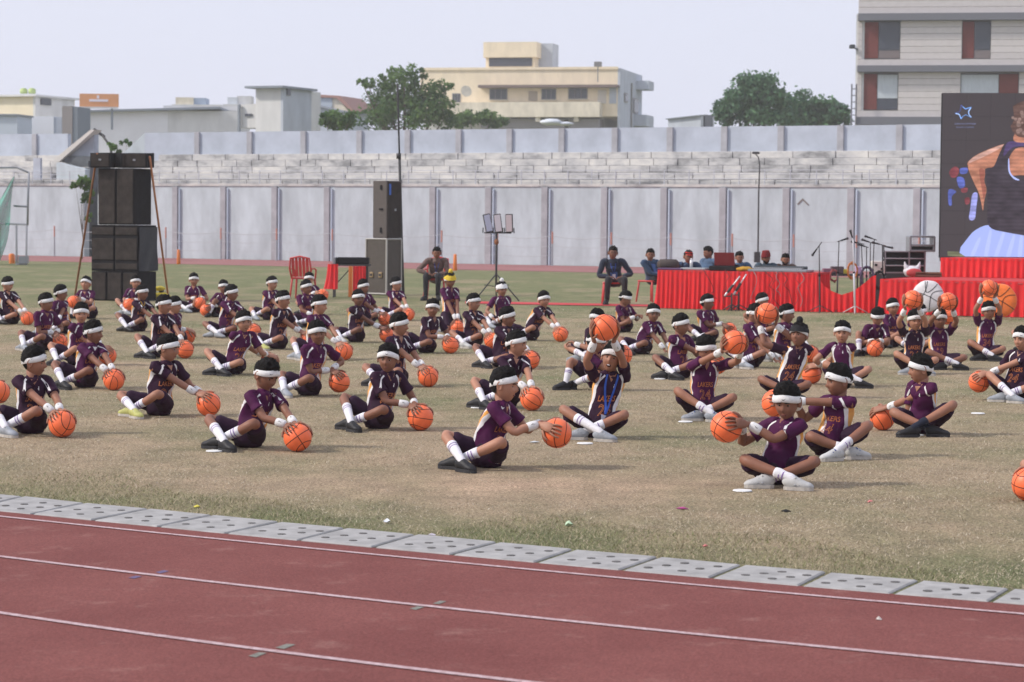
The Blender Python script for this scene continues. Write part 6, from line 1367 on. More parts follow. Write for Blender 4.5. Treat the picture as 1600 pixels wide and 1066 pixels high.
shape('vest', [Y7(955, 268), Y7(1010, 258), Y7(1100, 250), Y7(1060, 285), Y7(1000, 295), Y7(968, 345), Y7(972, 395), Y7(1010, 435), Y7(1150, 430), Y7(1330, 440), Y7(1340, 700), Y7(1150, 700), Y7(960, 672), Y7(880, 645), Y7(872, 560), Y7(872, 470), Y7(862, 390), Y7(900, 375), Y7(925, 320)], 'vest')
shape('vest_light', [Y7(960, 270), Y7(1005, 262), Y7(1090, 252), Y7(1050, 280), Y7(985, 290), Y7(945, 330)], 'purple'); shape('vest_piping', [Y7(966, 345), Y7(970, 345), Y7(974, 395), Y7(990, 420), Y7(1018, 436), Y7(1000, 436), Y7(980, 420), Y7(967, 395)], 'shortl')
shape('neck', [Y7(1005, 225), Y7(1120, 230), Y7(1110, 262), Y7(1000, 265)], 'skin')
shape('hair', [Y7(990, 110), Y7(1010, 90), Y7(1060, 78), Y7(1120, 90), Y7(1150, 150), Y7(1130, 230), Y7(1060, 245), Y7(1010, 240), Y7(985, 215), Y7(982, 190), Y7(992, 160)], 'hair')
rg = random.Random(3)
for k in range(16): a, b = rg.uniform(985, 1045), rg.uniform(88, 225); r_ = rg.uniform(5, 12); shape('hair_curl', [Y7(a + r_ * math.cos(t * PI / 3), b + r_ * math.sin(t * PI / 3)) for t in range(6)], rg.choice(['hairl', 'hair', 'skinl' if b < 130 else 'hairl']))
def lpoly(pts, wd, k, name='emblem_line'):
    dep[0] += .0006; P = [lp_(*Z(a, b), d=dep[0]) for a, b in pts]; m = MB()
    for a, b in zip(P[:-1], P[1:]):
        a, b = Vector(a), Vector(b); t = (b - a).normalized(); n3 = V(-t.z, 0, t.x) * wd; m.poly([a - n3, b - n3, b + n3, a + n3])
    return m.build(name, E[k], led)
lpoly([(245, 283), (290, 292), (305, 312), (318, 350)], .010, 'star'); lpoly([(255, 285), (292, 296), (306, 318)], .005, 'starl'); lpoly([(318, 350), (335, 322), (372, 300), (410, 318), (440, 332)], .006, 'star'); lpoly([(440, 332), (412, 300), (405, 262), (438, 212)], .011, 'star'); lpoly([(436, 328), (410, 296), (410, 255), (436, 214)], .005, 'starl')
lpoly([(438, 212), (398, 222), (368, 232), (338, 205)], .009, 'star'); lpoly([(338, 205), (318, 185), (310, 240), (300, 265), (245, 283)], .006, 'blue')
for txt, yy, sz in (('Ghanshyam', 408, .095), ('the School', 450, .085)):
    pass
def led_text(rows):
    rg_ = random.Random(8)
    for (x0, x1, y) in rows:                                                        # the caption is too small to read in the photograph: short strokes
        x = x0
        while x < x1:
            w_ = rg_.uniform(7, 15); lpoly([(x, y - 9), (x, y + 9)], .004, 'txt', 'caption_stroke'); lpoly([(x, y + rg_.choice([-9, 0, 9])), (x + w_ * .7, y + rg_.choice([-9, 0, 9]))], .004, 'txt', 'caption_stroke'); x += w_ + 5
led_text([(245, 490, 408), (262, 470, 450)])
# lettering under the screen
tv, tf = text_mesh('OTH', .12); m = MB(); m.add([(p[0], 0, p[1]) for p in tv], tf); pp_ = at(1533, 405.2, LY - .6); lb = empty('screen_rail', pp_); tag(lb, 'dark rail with small pale letters OTH below the screen', 'sign')
m.build('lettering', mat('pale_letters', (.45, .42, .40), .7), lb).location = (0, -.05, 0); m = MB(); m.box((1.2, 0, 0), (4.0, .06, .10), la); m.build('rail', M_dk, lb)
# things on the stage
p = on_plane(1425, 430, V(0, 46.6, 0), V(0, 1, 0)); bg_ = empty('plastic_bag', V(p.x, 46.6, .64)); tag(bg_, 'knotted white plastic bag over a red cushion on the stage', 'bag')
m = MB(); m.ell((0, 0, .10), (.17, .14, .11), 16, 10); m.v = rough_disp(m.v, .02, 14); m.build('bag', mat('bag_white', (.62, .60, .62), .5, noise_amt=.06, nscale=9), bg_, True)
for s in (-1, 1): m = MB(); m.tube([(s * .09, 0, .15), (s * .13, 0, .21), (s * .15, 0, .29)], [.07, .035, .006], 8); m.build('handle', mat('bag_white', (1, 1, 1)), bg_, True)
m = MB(); m.ell((.02, -.10, .08), (.15, .07, .085), 14, 8); m.v = rough_disp(m.v, .012, 16); m.build('cushion', mat('cushion_red', (.45, .06, .06), .8), bg_, True)
pl = empty('plank_pile', V(at(1452, 430, 46.0).x, 46.0, .64)); tag(pl, 'small pile of brown sticks on the stage edge', 'sticks'); rg = random.Random(2)
for k in range(7): m = MB(); m.tube([(-.25, rg.uniform(-.1, .1), .02 + .012 * k), (.22, rg.uniform(-.1, .1), .02 + .012 * k)], .016, 6); m.build('stick', mat('stick_brown', (.16, .08, .05), .8), pl)
# big fabric basketball discs leaning on the skirt
for (px, py, Yd, r_, c_, lb, nm) in ((1450, 463, 43.3, .285, (.66, .63, .64), 'big white fabric disc with black basketball seams leaning on the stage', 'white'), (1562, 470, 42.4, .30, (.88, .20, .045), 'big orange fabric disc with black basketball seams leaning on the stage', 'orange')):
    c = at(px, py, Yd); c.z = max(c.z, r_ * .98); d_ = empty('basketball_disc', c, rad(-12)); tag(d_, lb, 'disc'); d_.rotation_euler = (rad(-6), 0, rad(-12))
    m = MB(); n = 40; v = []
    for (rr, yy) in ((.0, -.075), (.35, -.070), (.7, -.055), (.93, -.03), (1.0, 0.0), (.93, .02)): v += [(r_ * max(rr, .02) * math.cos(2 * PI * i / n), yy, r_ * max(rr, .02) * math.sin(2 * PI * i / n)) for i in range(n)]
    m.add(v, [(j * n + i, j * n + (i + 1) % n, (j + 1) * n + (i + 1) % n, (j + 1) * n + i) for j in range(5) for i in range(n)] + [tuple(range(n))[::-1]]); m.v = rough_disp(m.v, .010, 7); fm_ = m.build('fabric', clothmat('disc_' + nm, c_), d_, True)
    bvd = BVHTree.FromPolygons([Vector(q) for q in m.v], m.f)
    for path in ([(-.95, .25), (-.4, .15), (.2, -.1), (.9, -.55)], [(-.05, 1.0), (-.12, .5), (-.35, 0), (-.8, -.5)], [(.95, .35), (.5, .30), (.2, 0), (.1, -.95)], [(.6, .8), (.3, .45), (-.1, .25), (-.2, .98)]):
        v, f = strip([(a * r_ * .95, b * r_ * .95) for a, b in path], .012, 8); dm = decal(bvd, V(0, -.1, 0), V(1, 0, 0), V(0, 0, 1), V(0, -1, 0), v, f, .004); dm.build('seam', M_ink, d_)
# equipment racks
rk = empty('equipment_rack', V(at(1410, 425, 50).x, 50, .0)); tag(rk, 'low wide steel equipment rack with dark units beside the screen', 'rack')
k = 50 / FPX; zt = lambda y: at(1410, y, 50).z
m = MB()
m.box((0, 0, zt(424) / 2), (62 * k, .5, zt(424)), 0, 0, .01); m.build('plinth', M_dk, rk)
for (ya, yb) in ((394, 403), (405, 414), (416, 425)):
    for (xa, xb) in ((-29, 6), (9, 31)):
        m = MB(); m.box(((xa + xb) / 2 * k, 0, (zt(ya) + zt(yb)) / 2), ((xb - xa) * k, .45, zt(ya) - zt(yb)), 0, 0, .01); m.build('rack_unit', M_blk, rk)
for x in (-30, 7.5, 32): m = MB(); m.box((x * k, -.2, (zt(393) + zt(425)) / 2), (.03, .06, zt(392) - zt(426))); m.build('upright', M_steel, rk)
for y in (393, 404, 415, 426): m = MB(); m.box((0, -.24, zt(y)), (62 * k, .03, .02)); m.build('shelf_edge', M_steel, rk)
rk = empty('steel_frame_rack', V(at(1437, 392, 50).x, 49.9, zt(392))); tag(rk, 'open silver framed case standing on the low equipment rack', 'rack')
for s in (-1, 1): m = MB(); m.box((s * 18.5 * k, 0, 11 * k), (.05, .45, 24 * k), 0, 0, .01); m.build('upright', M_steel, rk)
for z_ in (0.5, 9, 22.5): m = MB(); m.box((0, 0, z_ * k), (38 * k, .45, .04), 0, 0, .008); m.build('crossbar', M_steel, rk)
m = MB(); m.box((0, 0, 4.5 * k), (33 * k, .4, 5 * k), 0, 0, .01); m.build('unit', M_blk, rk)
wb_ = empty('control_box', V(at(1371, 428, 48.5).x, 48.5, 0)); tag(wb_, 'pale cream control box with two dark dials behind the microphone stands', 'box')
zz_ = lambda y: at(1371, y, 48.5).z; m = MB(); m.box((0, 0, (zz_(408) + zz_(428)) / 2), (19 * k, .3, zz_(408) - zz_(428)), 0, 0, .01); m.build('box', mat('cream_box', (.58, .55, .50), .6), wb_)
for x, y in ((-4, 414), (5, 420)): m = MB(); m.ell((x * k, -.16, zz_(y)), (.03, .02, .025), 10, 6); m.build('dial', M_blk, wb_)
m = MB(); m.box((0, 0, zz_(428) / 2), (.3, .3, zz_(428))); m.build('pedestal', M_dk, wb_)
# microphone stands
def mic_stand(bx_, by_, tx, ty, boom, label, mt=M_dk, k_=.012):
    b_ = U(bx_, by_); t_ = at(tx, ty, b_.y); r = empty('microphone_stand', b_); tag(r, label, 'microphone stand', 'microphone stands before the stage')
    t = t_ - b_; m = MB(); m.tube([(0, 0, .02), tuple(lerp(V(0, 0, .02), t, .55))], k_ * 1.25, 8); m.tube([tuple(lerp(V(0, 0, .02), t, .5)), tuple(t)], k_ * .8, 8); m.build('pole', mt, r, True)
    for a in (20, 140, 260): m = MB(); m.tube([(0, 0, .14), (.26 * math.cos(rad(a)), .26 * math.sin(rad(a)), .012)], .009, 6); m.build('leg', mt, r, True)
    m = MB(); m.ell(tuple(lerp(V(0, 0, .02), t, .55)), (.022, .022, .03), 8, 6); m.build('clutch', M_blk, r, True)
    bo = V(boom[0], 0, boom[1]); m = MB(); m.tube([tuple(t - bo * .5), tuple(t + bo * .5)], .010, 6); m.build('boom', mt, r, True)
    m = MB(); u = bo.normalized(); q = t + bo * .5; m.tube([tuple(q), tuple(q + u * .11)], [.013, .018], 8); mh = m.build('microphone', M_blk, r, True); m = MB(); m.ell(tuple(q + u * .13), (.026, .026, .026), 10, 8); m.build('microphone_head', mat('mic_mesh', (.07, .07, .075), .5, metal=.5), mh, True)
mic_stand(1281, 489, 1280, 384, (-.09, -.13), 'microphone stand with its microphone tilted down, nearest the mixer')
mic_stand(1307, 488, 1311, 377, (.06, .02), 'thin microphone stand with a tiny microphone in the dip of the drape')
mic_stand(1336, 490, 1333, 376, (-.03, .10), 'silver microphone stand holding an orange cable coil', M_chrome, .016)
mic_stand(1350, 487, 1346, 381, (-.10, .02), 'short microphone stand leaning left of the purple cable bundle')
mic_stand(1354, 489, 1354, 386, (-.07, .02), 'low upright microphone stand at the purple cable bundle')
mic_stand(1359, 486, 1360, 379, (-.06, .02), 'slightly taller stand rising behind the purple cable bundle')
mic_stand(1361, 484, 1366, 374, (-.09, .03), 'tallest leaning microphone stand in the cluster')
mic_stand(1380, 486, 1379, 383, (-.12, .03), 'thick double headed microphone stand by the stage corner', M_dk, .018)
mic_stand(1387, 484, 1381, 385, (.06, -.01), 'microphone stand nearest the equipment rack')
def coil(name, p, r_, mt, label, n=7, rx=1.0, seed=0):
    rg = random.Random(seed); m = MB()
    for k in range(n):
        a0 = rg.uniform(-.2, .2); q = [tuple(V((r_ * rx + rg.uniform(-.015, .015)) * math.cos(t), rg.uniform(-.03, .03), (r_ * 1.6 + rg.uniform(-.03, .03)) * math.sin(t) - r_ * 1.2)) for t in [i * 2 * PI / 12 + a0 for i in range(13)]]
        m.tube(q, .010, 5, cap=False)
    tag(m.build(name, mt, None, True, p), label, 'cable')
coil('cable_coil', at(1332, 414, 45.0), .09, mat('cable_orange', (.50, .17, .05), .6), 'orange coiled cable hung on the silver microphone stand', seed=1)
coil('cable_coil', at(1355, 421, 44.9), .12, mat('cable_purple', (.075, .055, .10), .6), 'dark purple bundle of coiled cables hung on the stands', 14, seed=2)
coil('cable_coil', at(1374, 428, 45.2), .10, M_blk, 'black coiled cable hanging at the stage corner', 9, seed=3)
coil('cable_coil', at(1303, 424, 46.2), .07, mat('cable_red2', (.32, .08, .08), .6), 'dull red tangle of cable over the small table edge', 6, seed=4)
# folded white legged stands in front of the long table
for i, (a, b, c, d, bx_) in enumerate((((1132, 463), (1156, 432), 0, 0, 1143), ((1146, 461), (1166, 429), 0, 0, 1154))):
    bb = U(bx_, 486 + i * 0); r = empty('folded_stand', bb); tag(r, ('folded stand with slanting white tube, nearer the laptop', 'folded stand with slanting white tube, nearer the mustard cloth')[i], 'stand', 'folded stands before the red table')
    p, q = at(a[0], a[1], bb.y) - bb, at(b[0], b[1], bb.y) - bb
    m = MB(); m.tube([tuple(lerp(p, q, .5)), tuple(q)], .014, 8); m.build('upper_tube', M_chrome, r, True); m = MB(); m.tube([tuple(lerp(p, q, .02)), tuple(lerp(p, q, .22))], .02, 8); m.build('lower_tube', M_chrome, r, True); m = MB(); m.tube([tuple(lerp(p, q, .2)), tuple(lerp(p, q, .55))], .026, 8); m.build('sleeve', M_dk, r, True)
    m = MB(); m.tube([(0, 0, .0), (0, 0, p.z + .05)], .016, 8); m.tube([(0, 0, p.z), tuple(p)], .014, 6); m.build('post', M_dk, r, True)
    for a_ in (10, 130, 250): m = MB(); m.tube([(0, 0, .12), (.22 * math.cos(rad(a_)), .22 * math.sin(rad(a_)), .01)], .012, 6); m.build('leg', M_dk, r, True)
# ---- left speaker tower
tY = U(195, 471).y; k = tY / FPX; zf_ = lambda y: at(195, y, tY).z
TW = empty('speaker_tower_origin') if False else None
ya = rad(20)
cb = at(195, 471, tY)
def cab(name, px0, pxm, px1, ytop, ybot, n, label, grp, gap=0, split=None):
    """n cabinets side by side; front face px0..pxm, side face pxm..px1"""
    q_ = (800 - pxm) / tY; fw = (pxm - px0) / (math.cos(ya) / k - q_ * math.sin(ya)); dp = (px1 - pxm) / (math.sin(ya) / k + q_ * math.cos(ya))
    corner = at(pxm, 400, tY); ex = V(-math.cos(ya), math.sin(-ya) * -1, 0); ex = V(-math.cos(ya), -math.sin(-ya), 0)
    ey = V(math.sin(ya), math.cos(ya), 0)
    ex = V(-math.cos(ya), math.sin(ya), 0)
    z0_, z1_ = max(0, zf_(ybot)), zf_(ytop); out = []
    for i in range(n):
        w_ = fw / n; c = V(corner.x, corner.y, 0) + ex * (w_ * (i + .5)) + ey * dp / 2; r = empty(name, V(c.x, c.y, z0_), -ya); tag(r, label[i], 'speaker', grp)
        m = MB(); m.box((0, 0, (z1_ - z0_) / 2), (w_ - .010, dp, z1_ - z0_ - .002), 0, 0, .008); m.build('cabinet', M_blk, r)
        hs = [(0, 1)] if not split else split
        for (a, b) in hs:
            m = MB(); m.box((0, -dp / 2 - .008, lerp(0, z1_ - z0_, (a + b) / 2)), (w_ - .05, .02, (b - a) * (z1_ - z0_) - .05), 0, 0, .006); m.build('grille', M_grille, r)
        out.append(r)
    return corner, ex, ey, fw, dp
cab('subwoofer', 142, 216, 245, 425, 472, 3, ['bottom row black subwoofer of the speaker tower, nearest the yellow bag', 'middle black subwoofer in the bottom row of the tower', 'bottom row black subwoofer, farthest from the yellow bag'], 'stacked black speakers of the tower')
cab('bass_speaker', 142, 216, 245, 352, 424.5, 2, ['large black bass speaker with fabric cover, second row, nearer the orange pole', 'large black bass speaker, second row, nearer the brown pole'], 'stacked black speakers of the tower', split=[(.02, .20), (.22, .74), (.76, .98)])
c_, ex, ey, fw, dp = cab('tall_speaker', 153, 210, 237, 263, 351.5, 2, ['tall black speaker of the third row, nearer the orange pole', 'tall black speaker of the third row, nearer the brown pole'], 'stacked black speakers of the tower')
for i, (a, b, yw, lb) in enumerate(((147, 180, 10, 'wedge speaker on top of the tower, above the brown pole'), (180, 197, -35, 'narrow middle wedge speaker turned sideways on the tower'), (196, 236, 8, 'wedge speaker on top of the tower, beside the orange pole'))):
    w_ = (b - a) * k; cc = at((a + b) / 2, 250, tY + .35); r = empty('wedge_speaker', V(cc.x, cc.y, zf_(262.5)), rad(-yw)); tag(r, 'black ' + lb, 'speaker', 'wedge speakers on top of the tower'); h_ = zf_(237) - zf_(262.5)
    m = MB(); m.prism([(-w_ / 2, -.25, 0), (w_ / 2, -.25, 0), (w_ / 2, -.25, h_ - .03), (-w_ / 2, -.25, h_ - .03)], (0, .5, .02)); m.build('cabinet', M_blk, r); m = MB(); m.box((0, -.262, h_ / 2 - .01), (w_ - .05, .02, h_ - .07), 0, 0, .006); m.build('grille', M_grille, r)
    m = MB(); m.box((0, -.277, h_ / 2), (.05, .008, .035)); m.build('badge', M_steel, r)
m = MB(); q = at(233, 300, tY + .1)
sv = []; nn_ = 10
for i in range(nn_ + 1):
    for j in range(9):
        t = j / 8; s = i / nn_; pz_ = lerp(zf_(355), zf_(424), t); b_ = V(c_.x, c_.y, 0) + V(0, 0, 0)
        corner2 = at(216, 400, tY); e2 = V(math.sin(ya), math.cos(ya), 0); pt = V(corner2.x, corner2.y, 0) + e2 * (s * .74) + V(math.cos(ya), -math.sin(ya), 0) * (.025 + .02 * math.sin(s * 9 + t * 6) * t); sv.append((pt.x, pt.y, pz_))
m.add(sv, [(i * 9 + j, i * 9 + j + 1, (i + 1) * 9 + j + 1, (i + 1) * 9 + j) for i in range(nn_) for j in range(8)]); tag(m.build('speaker_cover', clothmat('cover_black', (.030, .033, .040)), None, True), 'loose wrinkled black cloth cover on the side of the bass speaker', 'cover')
for (a, b, mt_, lb) in (((152, 240), (117, 463), M_wood, 'thin brown wooden pole propping the speaker tower'), ((234, 245), (263, 466), M_wood2, 'orange wooden pole leaning beside the speaker tower')):
    m = MB(); t_ = at(a[0], a[1], tY + .1); f_ = U(*b); m.tube([tuple(f_), tuple(t_)], .022, 8); tag(m.build('wooden_pole', mt_, None, True), lb, 'pole')
yb = U(251, 468); r = empty('yellow_bag', yb); tag(r, 'yellow bag lying on the grass beside the speaker tower', 'bag'); my = mat('bag_yellow', (.62, .48, .05), .7, noise_amt=.15, nscale=12)
m = MB(); m.ell((0, 0, .07), (.20, .12, .07), 14, 8); m.v = rough_disp(m.v, .02, 12); m.build('lower_bundle', my, r, True); m = MB(); m.ell((-.03, .04, .22), (.13, .09, .05), 14, 8); m.v = rough_disp(m.v, .02, 12); m.build('upper_bundle', my, r, True); m = MB(); m.tube([(.02, .06, .08), (0, .05, .22)], .05, 8); m.build('strap', M_dk, r, True)
# ---- centre stack
fY = U(604, 462).y; k = fY / FPX; ya = rad(38); zf_ = lambda y: at(604, y, fY).z
corner = at(604, 400, fY); exl = V(-math.cos(ya), math.sin(ya), 0); exr = V(math.sin(ya), math.cos(ya), 0)
fw = 32 / (math.cos(ya) / k - 3.75 * math.sin(ya)); dp = 23 / (math.sin(ya) / k + 3.75 * math.cos(ya))
def boxc(name, z0_, z1_, w_, d_, mt, par, off=0.0, bev=.012, oo=None):
    c = V(corner.x, corner.y, 0) + exl * (w_ / 2 + off) + exr * (d_ / 2 + off); m = MB(); m.box((c.x - oo.x, c.y - oo.y, (z0_ + z1_) / 2 - oo.z), (w_, d_, z1_ - z0_), -ya, 0, bev); return m.build(name, mt, par)
fo = V(corner.x, corner.y, 0); fc = empty('flight_case', fo); tag(fc, 'tall dark flight case with pale aluminium edges on the grass', 'case')
Z0, Z1 = .03, zf_(374); boxc('case_body', Z0, Z1, fw, dp, M_fcase, fc, 0, .01, fo)
M_alu = mat('aluminium_edge', (.45, .43, .40), .4, metal=.5)
def edge(a, b, par, oo, t=.035):
    m = MB(); m.tube([tuple(a - oo), tuple(b - oo)], t * .6, 4); m.build('edge_trim', M_alu, par)
cs = [V(corner.x, corner.y, 0), V(corner.x, corner.y, 0) + exl * fw, V(corner.x, corner.y, 0) + exr * dp]
for c in cs: edge(c + V(0, 0, Z0), c + V(0, 0, Z1), fc, fo)
for z_ in (Z0, Z1): edge(cs[0] + V(0, 0, z_), cs[1] + V(0, 0, z_), fc, fo); edge(cs[0] + V(0, 0, z_), cs[2] + V(0, 0, z_), fc, fo)
for t in (.28, .72):
    c = cs[0] + exl * fw * t + V(0, 0, zf_(430)); m = MB(); m.box(tuple(c - fo - exr * .012), (.10, .03, .12), -ya, 0, .008); h_ = m.build('latch', mat('brass', (.42, .30, .17), .4, metal=.5), fc); m = MB(); m.box(tuple(c - fo - exr * .028), (.055, .02, .05), -ya); m.build('latch_plate', M_dk, h_)
Z2 = zf_(282.5); o2 = V(corner.x, corner.y, Z1 + .02); spk = empty('loudspeaker', o2); tag(spk, 'tall loudspeaker with grey side and black grille standing on the flight case', 'speaker')
fw2 = 22 / (math.cos(ya) / k - 3.75 * math.sin(ya)); boxc('cabinet', Z1 + .022, Z2, fw2, dp * .96, mat('cabinet_taupe', (.10, .085, .078), .65, noise_amt=.08, nscale=5), spk, .01, .012, o2)
c = V(corner.x, corner.y, 0) + exr * dp * .5 + V(math.cos(ya), -math.sin(ya), 0) * -.006; m = MB(); m.box((c.x - o2.x, c.y - o2.y, (Z1 + Z2) / 2 - o2.z + .01), (.03, dp * .9, Z2 - Z1 - .06), -ya, 0, .006); m.build('grille', M_grille, spk)
c = V(corner.x, corner.y, 0) + exr * dp * .18 + V(math.cos(ya), -math.sin(ya), 0) * .016; m = MB(); m.box((c.x - o2.x, c.y - o2.y, zf_(296) - o2.z), (.012, .055, .24), -ya); m.build('blue_badge', mat('badge_blue', (.05, .14, .50), .5), spk)
c = V(corner.x, corner.y, 0) + exr * dp * .55 + V(math.cos(ya), -math.sin(ya), 0) * .016; m = MB(); m.box((c.x - o2.x, c.y - o2.y, zf_(328) - o2.z), (.012, .05, .05), -ya); m.build('maker_badge', M_steel, spk)
for (yy, ww, hh) in ((293, .035, .10), (327, .09, .035), (360, .035, .11)):
    c = V(corner.x, corner.y, 0) + exl * fw2 * .42 - exr * .002; m = MB(); m.box((c.x - o2.x, c.y - o2.y, zf_(yy) - o2.z), (ww, .03, hh), -ya); m.build('handle_recess', M_blk, spk)
m = MB(); b_ = U(628, 462); t_ = at(620, 136, b_.y); m.tube([(b_.x, b_.y + .7, 0), tuple(at(627.5, 372, b_.y + .7)), tuple(at(624, 240, b_.y + .7))], .030, 8); m.tube([tuple(at(624, 240, b_.y + .7)), tuple(at(621, 132, b_.y + .7))], .020, 8); m.box(tuple(at(623, 244, b_.y + .7)), (.10, .10, .12)); tag(m.build('mast', M_dk, None, True), 'thin tall dark mast rising behind the loudspeaker on the flight case', 'mast')
# table with red cloth and black case beside it
tbp = U(545, 466); sm_ = empty('folding_table', V(tbp.x, tbp.y + .5, 0)); tag(sm_, 'folding table with a black frame and a red cloth beside the flight case', 'table'); kk_ = (tbp.y + .5) / FPX; zt3 = at(545, 414, tbp.y + .5).z
m = MB(); m.box((0, 0, zt3), (62 * kk_, .55, .035)); m.build('table_top', M_dk, sm_)
for s in (-1, 1): m = MB(); m.tube([(s * .34, -.22, 0), (s * .34, -.22, zt3)], .016, 6); m.build('leg', M_dk, sm_); m = MB(); m.tube([(s * .34, .22, 0), (s * .34, .22, zt3)], .016, 6); m.build('leg', M_dk, sm_)
m = MB(); m.tube([(-.32, -.22, .25), (.05, -.22, zt3 - .03)], .012, 6); m.build('brace', M_dk, sm_)
skirt('red_cloth', [(-.46, -.24), (-.38, -.31), (-.24, -.31)], .18, zt3 + .02, sm_, .03, .09, tops=None, seed=9, flare=.10)
m = MB(); m.box((.05, 0, zt3 + .09), (50 * kk_, .4, .14), 0, 0, .015); o = m.build('amplifier_case', M_blk, None, False, sm_.location.copy()); tag(o, 'flat black amplifier case with silver end lying on the folding table', 'case'); m = MB(); m.box((-.33, -.02, zt3 + .09), (.06, .42, .15), 0, 0, .01); m.build('corner', M_steel, o)
skirt('red_cloth', [(.07, -.29), (.34, -.29)], .05, zt3 - .02, sm_, .02, .08, seed=12, flare=.02)
skirt('orange_cloth', [(-.02, -.27), (.06, -.28)], .02, zt3 - .02, sm_, .015, .07, mt=M_oplast, seed=13, flare=.02)
# flood light stand
fb = U(775, 470); fl = empty('floodlight_stand', fb); tag(fl, 'tripod stand carrying three flat floodlight panels on a crossbar', 'lamp'); zz2 = lambda y: at(775, y, fb.y).z; k = fb.y / FPX
m = MB(); m.tube([(0, 0, .25), (0, 0, zz2(365))], .022, 8); m.build('pole', M_dk, fl, True)
for a in (-150, -20, 90): m = MB(); m.tube([(0, 0, zz2(428)), (.50 * math.cos(rad(a)), .50 * math.sin(rad(a)), .01)], .014, 6); m.build('leg', M_dk, fl, True); m = MB(); m.tube([(0, 0, zz2(448)), (.28 * math.cos(rad(a)), .28 * math.sin(rad(a)), .33)], .009, 6); m.build('brace', M_dk, fl, True)
m = MB(); m.tube([(-19 * k, 0, zz2(364)), (23 * k, 0, zz2(364))], .016, 6); m.build('crossbar', M_dk, fl, True)
m = MB(); m.ell((0, 0, zz2(378)), (.05, .05, .07), 8, 6); m.build('cable_knot', M_wood, fl, True)
for (dx_, yw, c3) in ((-14, 14, (.50, .55, .68)), (2, 0, (.60, .58, .62)), (20, -14, (.48, .42, .44))):
    q = empty('lamp_panel', (dx_ * k, 0, zz2(364)), rad(yw)); q.parent = fl
    m = MB(); m.box((0, -.02, .20), (.155, .04, .38), Matrix.Rotation(rad(-8 + dx_ * .3), 3, 'Y'), 0, .01); m.build('housing', M_dk, q); m = MB(); m.box((0, -.045, .20), (.125, .012, .34), Matrix.Rotation(rad(-8 + dx_ * .3), 3, 'Y')); m.build('lens', mat('lens_%d' % dx_, c3, .25), q)
    for s in (-1, 1): m = MB(); m.tube([(s * .10, 0, .0), (s * .10, -.02, .10)], .012, 6); m.build('bracket', M_dk, q)
# red carpet strip on the grass
m = MB(); m.poly([U(727, 474, .012), U(1024, 479, .012), U(1024, 476, .012), U(727, 470.5, .012)]); tag(m.build('red_carpet_strip', M_redcl2), 'thin red carpet strip laid across the grass behind the boys', 'carpet')
# cage frame and green net at the left
gY = U(30, 414).y; k = gY / FPX; cf = empty('net_cage', at(42, 414, gY)); cf.location.z = 0; o3 = cf.location.copy(); tag(cf, 'pale pipe cage frame at the frame edge with safety net', 'frame'); M_pp = mat('pale_pipe2', (.55, .54, .56), .5)
def G(px, py, d=0): return tuple(at(px, py, gY + d) - o3)
for pts, mt_ in (([(27, 262), (45, 270)], M_steel), ([(45, 270), (43, 352)], M_steel), ([(42, 352), (41, 414)], M_pp), ([(26, 353), (26, 412)], M_pp), ([(-20, 349), (42, 351)], M_pp), ([(25, 413), (42, 414)], M_pp), ([(22, 322), (43, 323)], M_steel), ([(-20, 262), (27, 262)], M_steel)):
    m = MB(); m.tube([G(*p) for p in pts], .035, 6); m.build('pipe', mt_, cf, True)
m = MB(); m.box(G(37, 406), (.3, .3, .25)); m.build('base_weight', M_steel, cf)
nm = mat('net_green', (.06, .34, .24), .8, noise_amt=.25, nscale=2); nn3 = nm.node_tree; tb3 = nn3.nodes.new('ShaderNodeBsdfTransparent'); mx3 = nn3.nodes.new('ShaderNodeMixShader'); mx3.inputs[0].default_value = .35; nn3.links.new(nn3.nodes['Principled BSDF'].outputs[0], mx3.inputs[1]); nn3.links.new(tb3.outputs[0], mx3.inputs[2]); nn3.links.new(mx3.outputs[0], nn3.nodes['Material Output'].inputs[0]); m = MB(); v = []
for i in range(9):
    for j in range(13):
        t = j / 12; xr_ = lerp(22, 3, t ** 1.4) if t < .5 else lerp(lerp(22, 3, .5 ** 1.4), 1, (t - .5) * 2) + 6 * math.sin(PI * (t - .5) * 2); xr_ = [23, 21, 19, 18, 17, 16.5, 16, 15, 14, 12, 9, 5, 1][j]; xl_ = [21, 14, 8, 2, -6, -12, -16, -18, -20, -20, -20, -20, -20][j]
        p = at(lerp(xl_, xr_, i / 8), lerp(276, 407, t), gY + .5 * math.sin(i * 1.1 + j * .4)); v.append(tuple(p - o3))
m.add(v, [(i * 13 + j, i * 13 + j + 1, (i + 1) * 13 + j + 1, (i + 1) * 13 + j) for i in range(8) for j in range(12)]); m.build('green_net', nm, cf, True)
m = MB(); m.tube([G(18, 398, 2), G(19, 414, 2)], .1, 6); o = m.build('orange_stake', M_oplast, None, True, o3); o.location = o3; tag(o, 'orange marker stake standing beside the pale pipe cage', 'stake', 'orange marker stakes')
for px, y0_, y1_, lb in ((279, 391, 413, 'orange marker stake on the far track near the tower'), (711, 398, 423, 'orange marker stake on the far track near the floodlight stand')):
    b_ = U(px, y1_); m = MB(); m.tube([(0, 0, 0), (0, 0, at(px, y0_, b_.y).z)], [.07, .05], 8); tag(m.build('orange_stake', M_oplast, None, True, b_), lb, 'stake', 'orange marker stakes')
